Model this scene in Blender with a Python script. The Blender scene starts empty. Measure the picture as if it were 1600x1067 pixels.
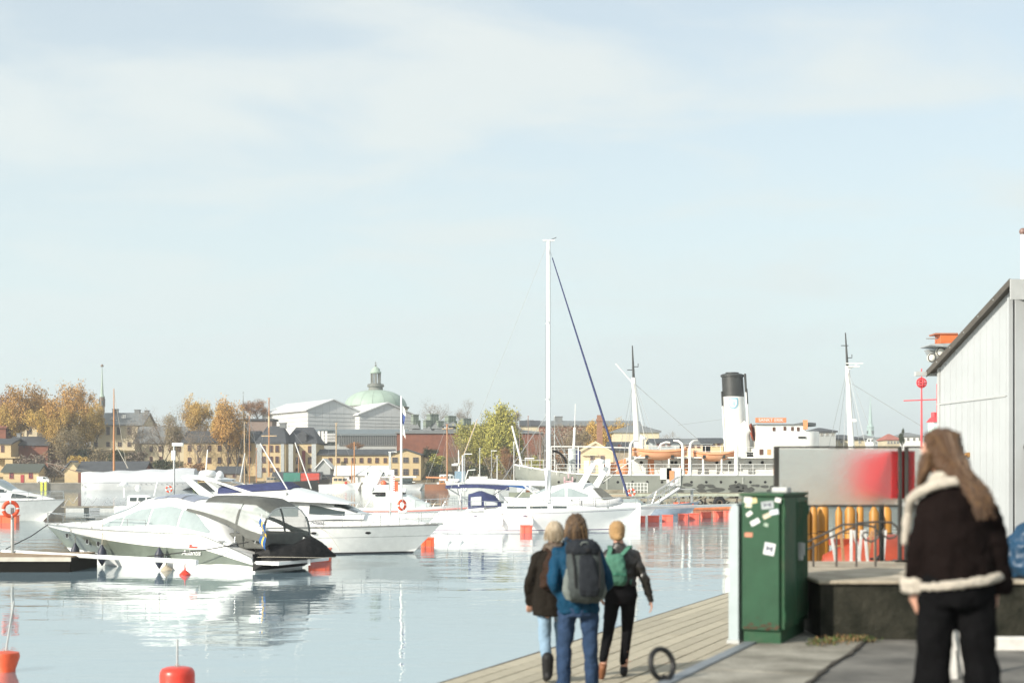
import bpy, math, random
from mathutils import Vector, Matrix, noise as mnoise
random.seed(7)
S = bpy.context.scene
COL = S.collection
R = math.radians
FPX = 2222.2; HOR = 745.0; CAMZ = 3.1

# ---------------------------------------------------------------- camera, world, sun, exposure
cam = bpy.data.cameras.new('camera'); camo = bpy.data.objects.new('camera', cam); COL.objects.link(camo)
camo.location = (0, 0, CAMZ); camo.rotation_euler = (R(90), 0, 0)
cam.lens = 50; cam.sensor_width = 36; cam.shift_y = 211.5 / 1600; cam.clip_end = 9000; cam.clip_start = 0.1
cam.dof.use_dof = True; cam.dof.focus_distance = 150; cam.dof.aperture_fstop = 1.7; cam.dof.aperture_blades = 9
S.camera = camo
SUN_AZ, SUN_EL = R(229), R(26)
w = bpy.data.worlds.new('World'); S.world = w; w.use_nodes = True
nt = w.node_tree; nt.nodes.clear()
def N(t, **k):
    n = nt.nodes.new(t)
    for a, b in k.items(): setattr(n, a, b)
    return n
out = N('ShaderNodeOutputWorld'); bg = N('ShaderNodeBackground'); sky = N('ShaderNodeTexSky')
sky.sky_type = 'NISHITA'; sky.sun_disc = False; sky.sun_elevation = SUN_EL; sky.sun_rotation = SUN_AZ
sky.air_density = 1.0; sky.dust_density = 1.0; sky.ozone_density = 1.0
tc = N('ShaderNodeTexCoord'); sp = N('ShaderNodeSeparateXYZ')
nt.links.new(tc.outputs['Generated'], sp.inputs[0])
zc = N('ShaderNodeMath', operation='MAXIMUM'); zc.inputs[1].default_value = 0.0
nt.links.new(sp.outputs['Z'], zc.inputs[0])
za = N('ShaderNodeMath', operation='ADD'); za.inputs[1].default_value = 0.16; nt.links.new(zc.outputs[0], za.inputs[0])
dv = N('ShaderNodeVectorMath', operation='DIVIDE'); cb = N('ShaderNodeCombineXYZ')
for i in range(3): nt.links.new(za.outputs[0], cb.inputs[i])
nt.links.new(tc.outputs['Generated'], dv.inputs[0]); nt.links.new(cb.outputs[0], dv.inputs[1])
mp = N('ShaderNodeMapping'); mp.inputs['Rotation'].default_value = (0, 0, R(-38)); mp.inputs['Scale'].default_value = (0.95, 1.35, 0.4); mp.inputs['Location'].default_value = (3.1, 1.3, 0)
nt.links.new(dv.outputs[0], mp.inputs[0])
nz = N('ShaderNodeTexNoise'); nz.inputs['Scale'].default_value = 1.9; nz.inputs['Detail'].default_value = 7; nz.inputs['Roughness'].default_value = 0.5; nz.inputs['Distortion'].default_value = 0.35
nt.links.new(mp.outputs[0], nz.inputs['Vector'])
cr = N('ShaderNodeValToRGB'); cr.color_ramp.interpolation = 'EASE'
cr.color_ramp.elements[0].position = 0.40; cr.color_ramp.elements[0].color = (0.60, 0.60, 0.60, 1)
cr.color_ramp.elements[1].position = 0.64; cr.color_ramp.elements[1].color = (1, 1, 1, 1)
nt.links.new(nz.outputs['Fac'], cr.inputs[0])
mx = N('ShaderNodeMix', data_type='RGBA'); nt.links.new(cr.outputs[0], mx.inputs[0])
tn = N('ShaderNodeMix', data_type='RGBA', blend_type='MULTIPLY'); tn.inputs[0].default_value = 1; tn.inputs[7].default_value = (1.0, 1.06, 1.0, 1)   # thin cyan cast of the pale autumn sky
nt.links.new(sky.outputs[0], tn.inputs[6]); nt.links.new(tn.outputs[2], mx.inputs[6]); mx.inputs[7].default_value = (4.3, 4.66, 4.68, 1)   # thin cloud, lit
hr = N('ShaderNodeMapRange'); hr.inputs['From Min'].default_value = 0.0; hr.inputs['From Max'].default_value = 0.34; hr.inputs['To Min'].default_value = 0.88; hr.inputs['To Max'].default_value = 0.0; hr.interpolation_type = 'SMOOTHSTEP'
nt.links.new(zc.outputs[0], hr.inputs['Value'])
mh = N('ShaderNodeMix', data_type='RGBA'); nt.links.new(hr.outputs[0], mh.inputs[0]); nt.links.new(mx.outputs[2], mh.inputs[6]); mh.inputs[7].default_value = (4.18, 4.92, 4.98, 1)   # milky air low over the horizon
nt.links.new(mh.outputs[2], bg.inputs[0]); bg.inputs[1].default_value = 0.085
nt.links.new(bg.outputs[0], out.inputs[0])
sl = bpy.data.lights.new('sun', 'SUN'); sl.energy = 3.1; sl.angle = R(0.6); sl.color = (1.0, 0.93, 0.82)
so = bpy.data.objects.new('sun', sl); COL.objects.link(so)
sdir = Vector((math.sin(SUN_AZ) * math.cos(SUN_EL), math.cos(SUN_AZ) * math.cos(SUN_EL), math.sin(SUN_EL)))
so.rotation_euler = sdir.to_track_quat('Z', 'Y').to_euler(); so.location = (-30, -10, 40)
vs = S.view_settings; vs.view_transform = 'Standard'; vs.look = 'None'; vs.exposure = 1.15; vs.gamma = 1; vs.use_curve_mapping = False

# ---------------------------------------------------------------- helpers
def P(x, y, d):
    """point seen at photo pixel (x, y) at distance d"""
    return Vector(((x - 800) / FPX * d, d, CAMZ + (HOR - y) / FPX * d))
def PX(x, d): return (x - 800) / FPX * d
def PZ(y, d): return CAMZ + (HOR - y) / FPX * d

MATS = {}
def mat(name, col, rough=0.6, metal=0.0, var=0.12, scale=3.0, bump=0.0, bscale=None, stretch=(1, 1, 1), spec=0.5, col2=None, coat=0.0, detail=5, lo=0.35, hi=0.7, trans=0.0, alpha=1.0, emit=None, rand=0.0, ior=None):
    if name in MATS: return MATS[name]
    m = bpy.data.materials.new(name); m.use_nodes = True; t = m.node_tree; b = t.nodes['Principled BSDF']
    b.inputs['Roughness'].default_value = rough; b.inputs['Metallic'].default_value = metal
    b.inputs['Specular IOR Level'].default_value = spec; b.inputs['Coat Weight'].default_value = coat
    b.inputs['Transmission Weight'].default_value = trans; b.inputs['Alpha'].default_value = alpha
    if ior: b.inputs['IOR'].default_value = ior
    c = Vector(col[:3])
    if col2 is None: c1, c2 = c * (1 - var), Vector([min(1, q * (1 + var)) for q in c])
    else: c1, c2 = c, Vector(col2)
    tcn = t.nodes.new('ShaderNodeTexCoord'); mpn = t.nodes.new('ShaderNodeMapping'); mpn.inputs['Scale'].default_value = stretch
    t.links.new(tcn.outputs['Object'], mpn.inputs[0])
    last = None
    if var > 0 or col2 is not None:
        n = t.nodes.new('ShaderNodeTexNoise'); n.inputs['Scale'].default_value = scale; n.inputs['Detail'].default_value = detail; n.inputs['Roughness'].default_value = 0.6
        t.links.new(mpn.outputs[0], n.inputs['Vector'])
        r = t.nodes.new('ShaderNodeValToRGB'); r.color_ramp.elements[0].position = lo; r.color_ramp.elements[1].position = hi
        r.color_ramp.elements[0].color = (*c1, 1); r.color_ramp.elements[1].color = (*c2, 1)
        t.links.new(n.outputs['Fac'], r.inputs[0]); last = r.outputs[0]
    if rand > 0:
        oi = t.nodes.new('ShaderNodeObjectInfo'); hs = t.nodes.new('ShaderNodeHueSaturation')
        mr = t.nodes.new('ShaderNodeMapRange'); mr.inputs['To Min'].default_value = 1 - rand; mr.inputs['To Max'].default_value = 1 + rand
        t.links.new(oi.outputs['Random'], mr.inputs['Value']); t.links.new(mr.outputs[0], hs.inputs['Value'])
        if last: t.links.new(last, hs.inputs['Color'])
        else: hs.inputs['Color'].default_value = (*c, 1)
        last = hs.outputs[0]
    if last: t.links.new(last, b.inputs['Base Color'])
    else: b.inputs['Base Color'].default_value = (*c, 1)
    if bump > 0:
        n2 = t.nodes.new('ShaderNodeTexNoise'); n2.inputs['Scale'].default_value = bscale or scale * 4; n2.inputs['Detail'].default_value = 4
        t.links.new(mpn.outputs[0], n2.inputs['Vector'])
        bu = t.nodes.new('ShaderNodeBump'); bu.inputs['Strength'].default_value = bump; bu.inputs['Distance'].default_value = 0.03
        t.links.new(n2.outputs['Fac'], bu.inputs['Height']); t.links.new(bu.outputs[0], b.inputs['Normal'])
    if emit: b.inputs['Emission Color'].default_value = (*emit, 1); b.inputs['Emission Strength'].default_value = 1
    MATS[name] = m; return m

class MB:
    def __init__(s): s.v = []; s.f = []; s.m = []
    def add(s, v, f, m=0):
        o = len(s.v); s.v += [tuple(p) for p in v]; s.f += [tuple(i + o for i in q) for q in f]; s.m += [m] * len(f); return s
    def box(s, c, d, m=0, rz=0, tap=1.0):
        x, y, z = [q / 2 for q in d]; cs, sn = math.cos(rz), math.sin(rz); V = []
        for k in (-1, 1):
            tt = tap if k > 0 else 1
            for a, b in ((-1, -1), (1, -1), (1, 1), (-1, 1)):
                px, py = a * x * tt, b * y * tt; V.append((c[0] + px * cs - py * sn, c[1] + px * sn + py * cs, c[2] + k * z))
        return s.add(V, [(3, 2, 1, 0), (4, 5, 6, 7), (0, 1, 5, 4), (1, 2, 6, 5), (2, 3, 7, 6), (3, 0, 4, 7)], m)
    def ring(s, rings, m=0, closed=True, cap=(True, True), mf=None):
        n = len(rings[0]); V = [p for r in rings for p in r]; F = []; M = []
        for i in range(len(rings) - 1):
            for j in range(n if closed else n - 1):
                k = (j + 1) % n; F.append((i * n + j, i * n + k, (i + 1) * n + k, (i + 1) * n + j)); M.append(mf(i, j) if mf else m)
        if cap[0]: F.append(tuple(range(n - 1, -1, -1))); M.append(m)
        if cap[1]: F.append(tuple((len(rings) - 1) * n + j for j in range(n))); M.append(m)
        o = len(s.v); s.v += [tuple(p) for p in V]; s.f += [tuple(i + o for i in q) for q in F]; s.m += M; return s
    def tube(s, pts, r, n=6, m=0, r2=None, cap=True):
        pts = [Vector(p) for p in pts]; L = len(pts); rings = []; up = None
        for i, p in enumerate(pts):
            a = pts[max(i - 1, 0)]; b = pts[min(i + 1, L - 1)]; t = (b - a)
            if t.length < 1e-9: t = Vector((0, 0, 1))
            t.normalize()
            if up is None: up = Vector((0, 0, 1)) if abs(t.z) < 0.95 else Vector((0, 1, 0))
            sx = t.cross(up).normalized(); uy = sx.cross(t).normalized(); up = uy
            rr = r if r2 is None else r + (r2 - r) * i / (L - 1)
            if isinstance(r, (list, tuple)): rr = r[i]
            rings.append([p + sx * rr * math.cos(2 * math.pi * k / n) + uy * rr * math.sin(2 * math.pi * k / n) for k in range(n)])
        return s.ring(rings, m, cap=(cap, cap))
    def lathe(s, prof, c=(0, 0, 0), n=16, m=0, sy=1.0, cap=(True, True)):
        return s.ring([[(c[0] + r * math.cos(2 * math.pi * k / n), c[1] + sy * r * math.sin(2 * math.pi * k / n), c[2] + z) for k in range(n)] for r, z in prof], m, cap=cap)
    def ball(s, c, r, n=12, m=0):
        if not isinstance(r, (tuple, list)): r = (r, r, r)
        h = max(4, n // 2)
        return s.ring([[(c[0] + r[0] * math.sin(math.pi * i / h) * math.cos(2 * math.pi * k / n), c[1] + r[1] * math.sin(math.pi * i / h) * math.sin(2 * math.pi * k / n), c[2] - r[2] * math.cos(math.pi * i / h)) for k in range(n)] for i in [0.12] + list(range(1, h)) + [h - 0.12]], m)
    def prism(s, poly, y0, y1, m=0):      # poly in (x, z), extruded along y
        n = len(poly); V = [(x, y0, z) for x, z in poly] + [(x, y1, z) for x, z in poly]
        F = [tuple(range(n)), tuple(range(2 * n - 1, n - 1, -1))] + [(i, i + n, (i + 1) % n + n, (i + 1) % n) for i in range(n)]
        return s.add(V, F, m)
    def prismz(s, poly, z0, z1, m=0):
        n = len(poly); V = [(x, y, z0) for x, y in poly] + [(x, y, z1) for x, y in poly]
        F = [tuple(range(n - 1, -1, -1)), tuple(range(n, 2 * n))] + [(i, (i + 1) % n, (i + 1) % n + n, i + n) for i in range(n)]
        return s.add(V, F, m)
    def torus(s, c, R_, r, nx=20, n=8, m=0, ax='y', a0=0, a1=2 * math.pi, mf=None):
        full = abs(a1 - a0 - 2 * math.pi) < 1e-6; rings = []
        for i in range(nx + 1):
            a = a0 + (a1 - a0) * i / nx; ca, sa = math.cos(a), math.sin(a); q = []
            for k in range(n):
                b = 2 * math.pi * k / n; rr = R_ + r * math.cos(b); h = r * math.sin(b)
                if ax == 'y': q.append((c[0] + rr * ca, c[1] + h, c[2] + rr * sa))
                elif ax == 'x': q.append((c[0] + h, c[1] + rr * ca, c[2] + rr * sa))
                else: q.append((c[0] + rr * ca, c[1] + rr * sa, c[2] + h))
            rings.append(q)
        return s.ring(rings, m, cap=(not full, not full), mf=mf)
    def mesh(s, name, mats=(), smooth=None):
        me = bpy.data.meshes.new(name); me.from_pydata(s.v, [], s.f)
        if not isinstance(mats, (list, tuple)): mats = [mats]
        for m in mats: me.materials.append(m)
        me.polygons.foreach_set('material_index', s.m)
        import bmesh
        bm = bmesh.new(); bm.from_mesh(me); bmesh.ops.recalc_face_normals(bm, faces=bm.faces); bm.to_mesh(me); bm.free()
        if smooth is not None:
            me.polygons.foreach_set('use_smooth', [True] * len(me.polygons))
            me.set_sharp_from_angle(angle=R(smooth))
        me.update(); return me
    def build(s, name, mats, parent=None, smooth=None, loc=None, rz=0, bevel=0):
        o = bpy.data.objects.new(name, s.mesh(name, mats, smooth)); COL.objects.link(o)
        if parent is not None: o.parent = parent
        if loc is not None: o.location = loc
        if rz: o.rotation_euler.z = rz
        if bevel:
            b = o.modifiers.new('bevel', 'BEVEL'); b.width = bevel; b.segments = 2; b.limit_method = 'ANGLE'
        return o
def inst(name, me, parent=None, loc=(0, 0, 0), rot=(0, 0, 0), sc=None):
    o = bpy.data.objects.new(name, me); COL.objects.link(o); o.location = loc; o.rotation_euler = rot
    if parent is not None: o.parent = parent
    if sc is not None: o.scale = sc
    return o
def tag(o, label, cat=None, group=None, kind=None):
    if label: o['label'] = label
    if cat: o['category'] = cat
    if group: o['group'] = group
    if kind: o['kind'] = kind
    return o
def thing(name, label, cat, loc=(0, 0, 0), rz=0, group=None):
    o = bpy.data.objects.new(name, None); COL.objects.link(o); o.location = loc; o.rotation_euler.z = rz; o.empty_display_size = 0.2
    return tag(o, label, cat, group)
def copy_tree(o, parent=None):
    c = o.copy(); COL.objects.link(c); c.parent = parent
    for ch in list(o.children): copy_tree(ch, c)
    return c
def struct(name, mb, m, **k): return tag(mb.build(name, m, **k), None, kind='structure')
def text_mesh(name, body, size, m, extr=0.004, shear=0.0, align='CENTER', offset=0.0):
    c = bpy.data.curves.new(name, 'FONT'); c.body = body; c.size = size; c.extrude = extr; c.shear = shear; c.align_x = align; c.align_y = 'CENTER'; c.offset = offset
    o = bpy.data.objects.new('tmp_text', c); COL.objects.link(o); bpy.context.view_layer.update()
    me = bpy.data.meshes.new_from_object(o.evaluated_get(bpy.context.evaluated_depsgraph_get()))
    bpy.data.objects.remove(o); me.name = name; me.materials.clear(); me.materials.append(m); return me
def remeshed(mb, vox, smooth=6, disp=0.0, dsize=0.1, dec=None, mats=(), name='m'):
    me = mb.mesh(name, mats); o = bpy.data.objects.new('tmp_r', me); COL.objects.link(o)
    a = o.modifiers.new('r', 'REMESH'); a.mode = 'VOXEL'; a.voxel_size = vox; a.use_smooth_shade = True
    b = o.modifiers.new('s', 'SMOOTH'); b.iterations = smooth; b.factor = 0.5
    if disp:
        t = bpy.data.textures.new('folds', 'CLOUDS'); t.noise_scale = dsize; t.noise_depth = 2
        c = o.modifiers.new('d', 'DISPLACE'); c.texture = t; c.strength = disp; c.mid_level = 0.5; c.texture_coords = 'LOCAL'
    if dec:
        e = o.modifiers.new('dec', 'DECIMATE'); e.ratio = dec
    bpy.context.view_layer.update()
    m2 = bpy.data.meshes.new_from_object(o.evaluated_get(bpy.context.evaluated_depsgraph_get()))
    bpy.data.objects.remove(o); m2.name = name; m2.polygons.foreach_set('use_smooth', [True] * len(m2.polygons))
    m2.materials.clear()
    for m in (mats if isinstance(mats, (list, tuple)) else [mats]): m2.materials.append(m)
    return m2
def capsule(mb, a, b, r0, r1, n=12, m=0):
    a, b = Vector(a), Vector(b); t = (b - a).normalized(); pts = []; rr = []
    for k in (1.0, 0.8, 0.45): pts.append(a - t * r0 * k * 0.98); rr.append(r0 * math.sqrt(max(0.03, 1 - k * k)))
    pts += [a, (a + b) / 2, b]; rr += [r0, (r0 + r1) / 2, r1]
    for k in (0.45, 0.8, 1.0): pts.append(b + t * r1 * k * 0.98); rr.append(r1 * math.sqrt(max(0.03, 1 - k * k)))
    mb.tube(pts, rr, n=n, m=m); return mb
def limb(mb, pts, rs, n=12):
    for i in range(len(pts) - 1): capsule(mb, pts[i], pts[i + 1], rs[i], rs[i + 1], n)
    return mb
def ell(mb, secs, n=20, m=0, p=2.0):       # secs: (z, cx, cy, rx, ry[, rot])
    rings = []
    for q in secs:
        z, cx, cy, rx, ry = q[:5]; ro = q[5] if len(q) > 5 else 0; g = []
        for k in range(n):
            a = 2 * math.pi * k / n; c, s_ = math.cos(a), math.sin(a)
            x = rx * math.copysign(abs(c) ** (2 / p), c); y = ry * math.copysign(abs(s_) ** (2 / p), s_)
            g.append((cx + x * math.cos(ro) - y * math.sin(ro), cy + x * math.sin(ro) + y * math.cos(ro), z))
        rings.append(g)
    return mb.ring(rings, m)

# materials
M_white = mat('white_gelcoat', (0.80, 0.80, 0.78), 0.25, var=0.04, scale=1.5, coat=0.3)
M_whitep = mat('white_paint', (0.78, 0.78, 0.75), 0.5, var=0.06, scale=2)
M_glass = mat('dark_window_glass', (0.05, 0.065, 0.065), 0.06, var=0.1, spec=0.8)
M_tint = mat('tinted_boat_window', (0.30, 0.35, 0.35), 0.12, var=0.08, spec=0.8)
M_steel = mat('stainless_steel', (0.62, 0.62, 0.60), 0.25, 0.9, var=0.05)
M_galv = mat('galvanised_steel', (0.42, 0.43, 0.42), 0.5, 0.5, var=0.12, scale=6)
M_black = mat('black_rubber', (0.015, 0.015, 0.016), 0.6, spec=.25, var=0.3)
M_navy = mat('navy_canvas', (0.035, 0.045, 0.12), 0.8, var=0.2, bump=0.2)
M_grcanv = mat('grey_canvas', (0.095, 0.098, 0.088), 0.8, var=0.2, bump=0.25, bscale=4)
M_blkcanv = mat('black_canvas', (0.010, 0.010, 0.0105), 0.6, spec=.2, var=0.3, bump=0.5, bscale=5)
M_clear = mat('clear_vinyl', (0.55, 0.58, 0.55), 0.18, var=0.1, alpha=0.55, bump=0.25, bscale=2.5)
M_orange = mat('orange_float_plastic', (0.78, 0.13, 0.05), 0.5, var=0.12, rand=0.08)
M_red = mat('red_plastic', (0.62, 0.045, 0.025), 0.4, var=0.12)
M_wood = mat('varnished_wood', (0.30, 0.14, 0.05), 0.4, var=0.2, stretch=(1, 1, 8))
M_teak = mat('grey_teak', (0.33, 0.27, 0.19), 0.7, var=0.2, stretch=(1, 8, 1))
M_rope = mat('rope', (0.5, 0.46, 0.38), 0.9, var=0.1)
M_dkmetal = mat('dark_bronze_metal', (0.05, 0.047, 0.042), 0.45, 0.4, var=0.2)
# ---------------------------------------------------------------- water
def water_mat():
    m = bpy.data.materials.new('harbour_water'); m.use_nodes = True; t = m.node_tree; b = t.nodes['Principled BSDF']
    b.inputs['Base Color'].default_value = (0.17, 0.24, 0.28, 1); b.inputs['Roughness'].default_value = 0.03; b.inputs['IOR'].default_value = 10.0; b.inputs['Specular Tint'].default_value = (0.97, 1.0, 1.0, 1)
    b.inputs['Specular IOR Level'].default_value = 0.5
    c = t.nodes.new('ShaderNodeTexCoord'); prev = None
    for sc, st, dist, strg, dt, seed in ((0.16, (1, 2.0, 1), 0.09, 0.42, 3, 0), (0.9, (1, 1.9, 1), 0.017, 0.38, 3, 5), (3.2, (1, 1.6, 1), 0.003, 0.3, 2, 9)):
        mp_ = t.nodes.new('ShaderNodeMapping'); mp_.inputs['Scale'].default_value = st; mp_.inputs['Location'].default_value = (seed, seed * 2, seed); mp_.inputs['Rotation'].default_value = (0, 0, R(4 + seed))
        n = t.nodes.new('ShaderNodeTexNoise'); n.inputs['Scale'].default_value = sc; n.inputs['Detail'].default_value = dt
        bu = t.nodes.new('ShaderNodeBump'); bu.inputs['Distance'].default_value = dist; bu.inputs['Strength'].default_value = strg
        t.links.new(c.outputs['Object'], mp_.inputs[0]); t.links.new(mp_.outputs[0], n.inputs['Vector']); t.links.new(n.outputs['Fac'], bu.inputs['Height'])
        if prev: t.links.new(prev.outputs[0], bu.inputs['Normal'])
        prev = bu
    t.links.new(prev.outputs[0], b.inputs['Normal'])
    return m
wm = MB(); wm.add([(-3400, -60, 0), (3400, -60, 0), (3400, 3850, 0), (-3400, 3850, 0)], [(0, 1, 2, 3)])
struct('water', wm, water_mat())

# ---------------------------------------------------------------- quay, kerb, boardwalk
QZ, DZ = 1.65, 0.94
QA = R(22.4); AX = Vector((math.sin(QA), math.cos(QA))); BX = Vector((math.cos(QA), -math.sin(QA)))
Q0 = Vector((-3.06, 0.0))
def Q(s, t): p = Q0 + AX * s + BX * t; return (p.x, p.y)      # along the edge, inland
M_asph = mat('worn_asphalt', (0.07, 0.067, 0.06), 0.9, col2=(0.19, 0.18, 0.16), scale=1.8, bump=0.5, bscale=60, detail=10)
M_conc = mat('weathered_concrete', (0.13, 0.12, 0.095), 0.9, col2=(0.34, 0.32, 0.27), scale=2.2, bump=0.5, bscale=30, detail=10)
M_concd = mat('mossy_shaded_concrete', (0.014, 0.015, 0.011), 0.95, spec=.1, col2=(0.05, 0.047, 0.036), scale=3, bump=0.6, bscale=18, detail=8)  # moss tone, with the platform face's shade also put into the dark colour
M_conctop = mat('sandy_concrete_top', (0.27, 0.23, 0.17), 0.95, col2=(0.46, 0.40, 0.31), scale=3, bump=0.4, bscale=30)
qm = MB(); qm.prismz([Q(-25, 0.95), Q(75, 0.95), (75, 75), (75, -25)], -1.5, QZ)
struct('pavement', qm, M_asph)
km = MB(); s = -6
M_edge = mat('steel_quay_edge', (0.20, 0.22, 0.24), 0.55, 0.3, var=0.15, scale=5)
kroot = struct('quay_wall', MB().prismz([Q(-25, 0.0), Q(75, 0.0), Q(75, 0.95), Q(-25, 0.95)], -1.5, QZ - 0.03), M_concd)
for i in range(26):
    a, b_ = s + i * 1.6, s + i * 1.6 + 1.585
    kb = MB().prismz([Q(a, 0.09), Q(b_, 0.09), Q(b_, 0.935 + random.uniform(-.012, .012)), Q(a, 0.935)], QZ - 0.028, QZ + 0.012 + random.uniform(0, .004))
    kb.build('kerb_stone', M_conc, kroot, bevel=0.012)
MB().prismz([Q(-25, -0.012), Q(75, -0.012), Q(75, 0.085), Q(-25, 0.085)], QZ - 0.10, QZ + 0.022).build('edge_strip', M_edge, kroot)
# planks of the boardwalk
bw = thing('boardwalk', None, None); del_keys = [bw.pop(k) for k in list(bw.keys())]; bw['kind'] = 'structure'
M_plank = mat('weathered_plank', (0.28, 0.25, 0.185), 0.85, col2=(0.52, 0.475, 0.36), scale=2.0, stretch=(1, 14, 1), bump=0.3, bscale=10, rand=0.12)
NP_, PW = 16, 0.218
pl = MB().box((0, 0, 0), (PW - 0.016, 3.985, 0.05)).mesh('plank', [M_plank])
for j in range(NP_):
    for i in range(11):
        s0 = 2 + i * 4 + (2 if j % 2 else 0) + 2
        x, y = Q(s0, -0.06 - PW * (j + 0.5))
        inst('plank', pl, bw, (x, y, DZ - 0.025 + random.uniform(-.003, .003)), (0, 0, -QA))
fb = MB()
for t0, t1, z0, z1 in ((-3.60, -3.555, DZ - 0.30, DZ - 0.005), (-0.05, -0.02, DZ - 0.3, DZ - 0.02)):
    fb.prismz([Q(2, t0), Q(48, t0), Q(48, t1), Q(2, t1)], z0, z1)
for i in range(24): fb.prismz([Q(2 + 2 * i, -3.5), Q(2.15 + 2 * i, -3.5), Q(2.15 + 2 * i, -0.06), Q(2 + 2 * i, -0.06)], DZ - 0.25, DZ - 0.06)
fb.build('joist', mat('dark_timber', (0.07, 0.055, 0.04), 0.9), bw)
pb = MB()
for i in range(12): pb.lathe([(0.14, -3), (0.13, DZ - 0.26)], (*Q(3 + 4 * i, -3.3), 0), 10)
pb.build('pile', MATS['dark_timber'], bw)

# mooring ring
t = thing('mooring_ring', 'black iron mooring ring standing up from the quay edge', 'mooring ring', (1.08, 10.05, QZ + 0.012), R(38))
MB().torus((0, 0, 0.118), 0.108, 0.020, 28, 10).build('ring', mat('black_iron', (0.018, 0.018, 0.018), 0.5, 0.3, var=0.3), t, 40).rotation_euler = (R(-14), 0, 0)
MB().torus((0, 0, 0.0), 0.035, 0.012, 12, 6, ax='x', a0=0, a1=math.pi).build('staple', MATS['black_iron'], t, 40)

# ---------------------------------------------------------------- green cabinet
M_green = mat('green_enamel', (0.014, 0.055, 0.026), 0.55, spec=.3, col2=(0.020, 0.076, 0.037), scale=3.5, detail=10, bump=0.08, bscale=14)
M_greenw = mat('weathered_green_enamel', (0.018, 0.07, 0.032), 0.6, spec=.3, col2=(0.055, 0.075, 0.04), scale=5, bump=0.15, detail=9, lo=0.45, hi=0.8)
# cabinet frame: local x = BX reversed is left; origin at its near right corner
cx_, cy_ = 2.33, 12.25
cab = thing('utility_cabinet', 'tall green metal utility cabinet covered in stickers beside the boardwalk', 'cabinet', (cx_, cy_, QZ), -QA)
CW, CL, CH = 0.36, 1.10, 1.285
MB().box((-CW / 2, CL / 2, CH / 2 + 0.06), (CW - 0.02, CL - 0.02, CH - 0.12)).build('housing', M_greenw, cab, bevel=0.006)
MB().box((-CW / 2, CL / 2, 0.06), (CW - 0.035, CL - 0.03, 0.12)).build('plinth', M_greenw, cab, bevel=0.005)
MB().box((-CW / 2, CL / 2, CH + 0.012), (CW + 0.03, CL + 0.03, 0.03)).build('lid', M_greenw, cab, bevel=0.008)
MB().box((-CW / 2 - 0.008, -0.006, CH / 2 + 0.055), (CW - 0.035, 0.022, CH - 0.14)).build('front_panel', M_green, cab, bevel=0.004)
for k, (a, b_) in enumerate(((0.012, 0.52), (0.535, 1.085))):
    d = MB().box((0.004, (a + b_) / 2, CH / 2 + 0.06), (0.024, b_ - a, CH - 0.15)).build('door', M_greenw, cab, bevel=0.005)
    if k == 1: MB().box((0.03, a + 0.10, 0.78), (0.045, 0.05, 0.16)).box((0.06, a + 0.10, 0.80), (0.02, 0.025, 0.11)).build('handle', M_galv, d, bevel=0.004)
    for zz in (0.2, 1.1): MB().lathe([(0.011, 0), (0.011, 0.09)], (0.016, b_ - 0.006 if k else a + 0.004, zz), 8).build('hinge', M_greenw, d)
for k in range(9): MB().box((0.018, 0.56 + k * .06, CH / 2 + 0.06), (0.008, 0.012, CH - 0.24)).build('door_rib', M_greenw, cab, bevel=.002)
rp = MB(); random.seed(2)
for k in range(26):
    x, z, s_ = random.uniform(-CW + .03, -.03), .135 + abs(random.gauss(0, .035)), random.uniform(.006, .028); rp.prism([(x + s_ * math.cos(a) * random.uniform(.6, 1.3), z + .5 * s_ * math.sin(a) * random.uniform(.5, 1.3)) for a in [q * 6.283 / 8 for q in range(8)]], -.0185 - .0004 * (k % 4), -.015)
rp.build('rust_patch', mat('rust', (.06, .035, .018), .9, var=.3, scale=20), cab)
MB().box((-0.06, 0.25, CH + 0.05), (0.14, 0.18, 0.05)).build('lid_bracket', M_galv, cab, bevel=0.01)
# stickers: (px, py, w, h, tilt, colour)
def onfront(px, py):   # pixel -> local coordinates on the front face
    u = (px - 1166.0) / 57.0; return -CW + 0.022 + u * (CW - 0.035), (1009 - py) / 234.0 * CH
STK = [(1173, 781, 11, 9, 4, (.62, .62, .58)), (1183, 782, 7, 8, -8, (.6, .5, .25)), (1174, 789, 9, 8, 3, (.58, .55, .42)), (1203, 789, 17, 12, -6, (.33, .36, .37)), (1219, 781, 8, 7, 12, (.62, .62, .6)),
       (1175, 803, 9, 6, -35, (.68, .68, .66)), (1184, 816, 13, 8, -28, (.66, .68, .68)), (1213, 800, 12, 8, -10, (.55, .6, .66)), (1202, 806, 11, 7, -25, (.55, .48, .36)), (1174, 836, 11, 7, 2, (.5, .2, .12)), (1206, 858, 15, 19, 10, (.6, .61, .62)), (1201, 820, 6, 5, 20, (.3, .38, .3))]
for k, (px, py, ww, hh, ti, c) in enumerate(STK):
    x, z = onfront(px, py); sm = mat('sticker_%d' % k, c, 0.6, var=0.2, scale=25)
    wv, hv = ww / 57 * CW, hh / 234 * CH
    o = MB().box((0, 0, 0), (wv, 0.002, hv)).build('sticker', sm, cab, loc=(x, -0.0185, z)); o.rotation_euler = (0, R(ti), 0)
    if k in (3, 10):
        q = MB().prism([(-wv * .3, hv * .3), (-wv * .3, -hv * .25), (0, -hv * .02), (wv * .3, -hv * .3), (wv * .32, hv * .3), (0.0, hv * .12)], -0.0025, -0.0014).build('print', mat('sticker_ink', (0.10, 0.11, 0.14), 0.6), o)
gp = thing('cable_post', 'pale grey-blue sheet metal cable post tight against the green cabinet', 'post', (*Q(13.3, 0.12), QZ), -QA)
M_pale = mat('pale_grey_enamel', (0.36, 0.42, 0.43), 0.55, var=0.08, scale=5)
px0 = cx_ - 0.5 * 0.924; 
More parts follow.
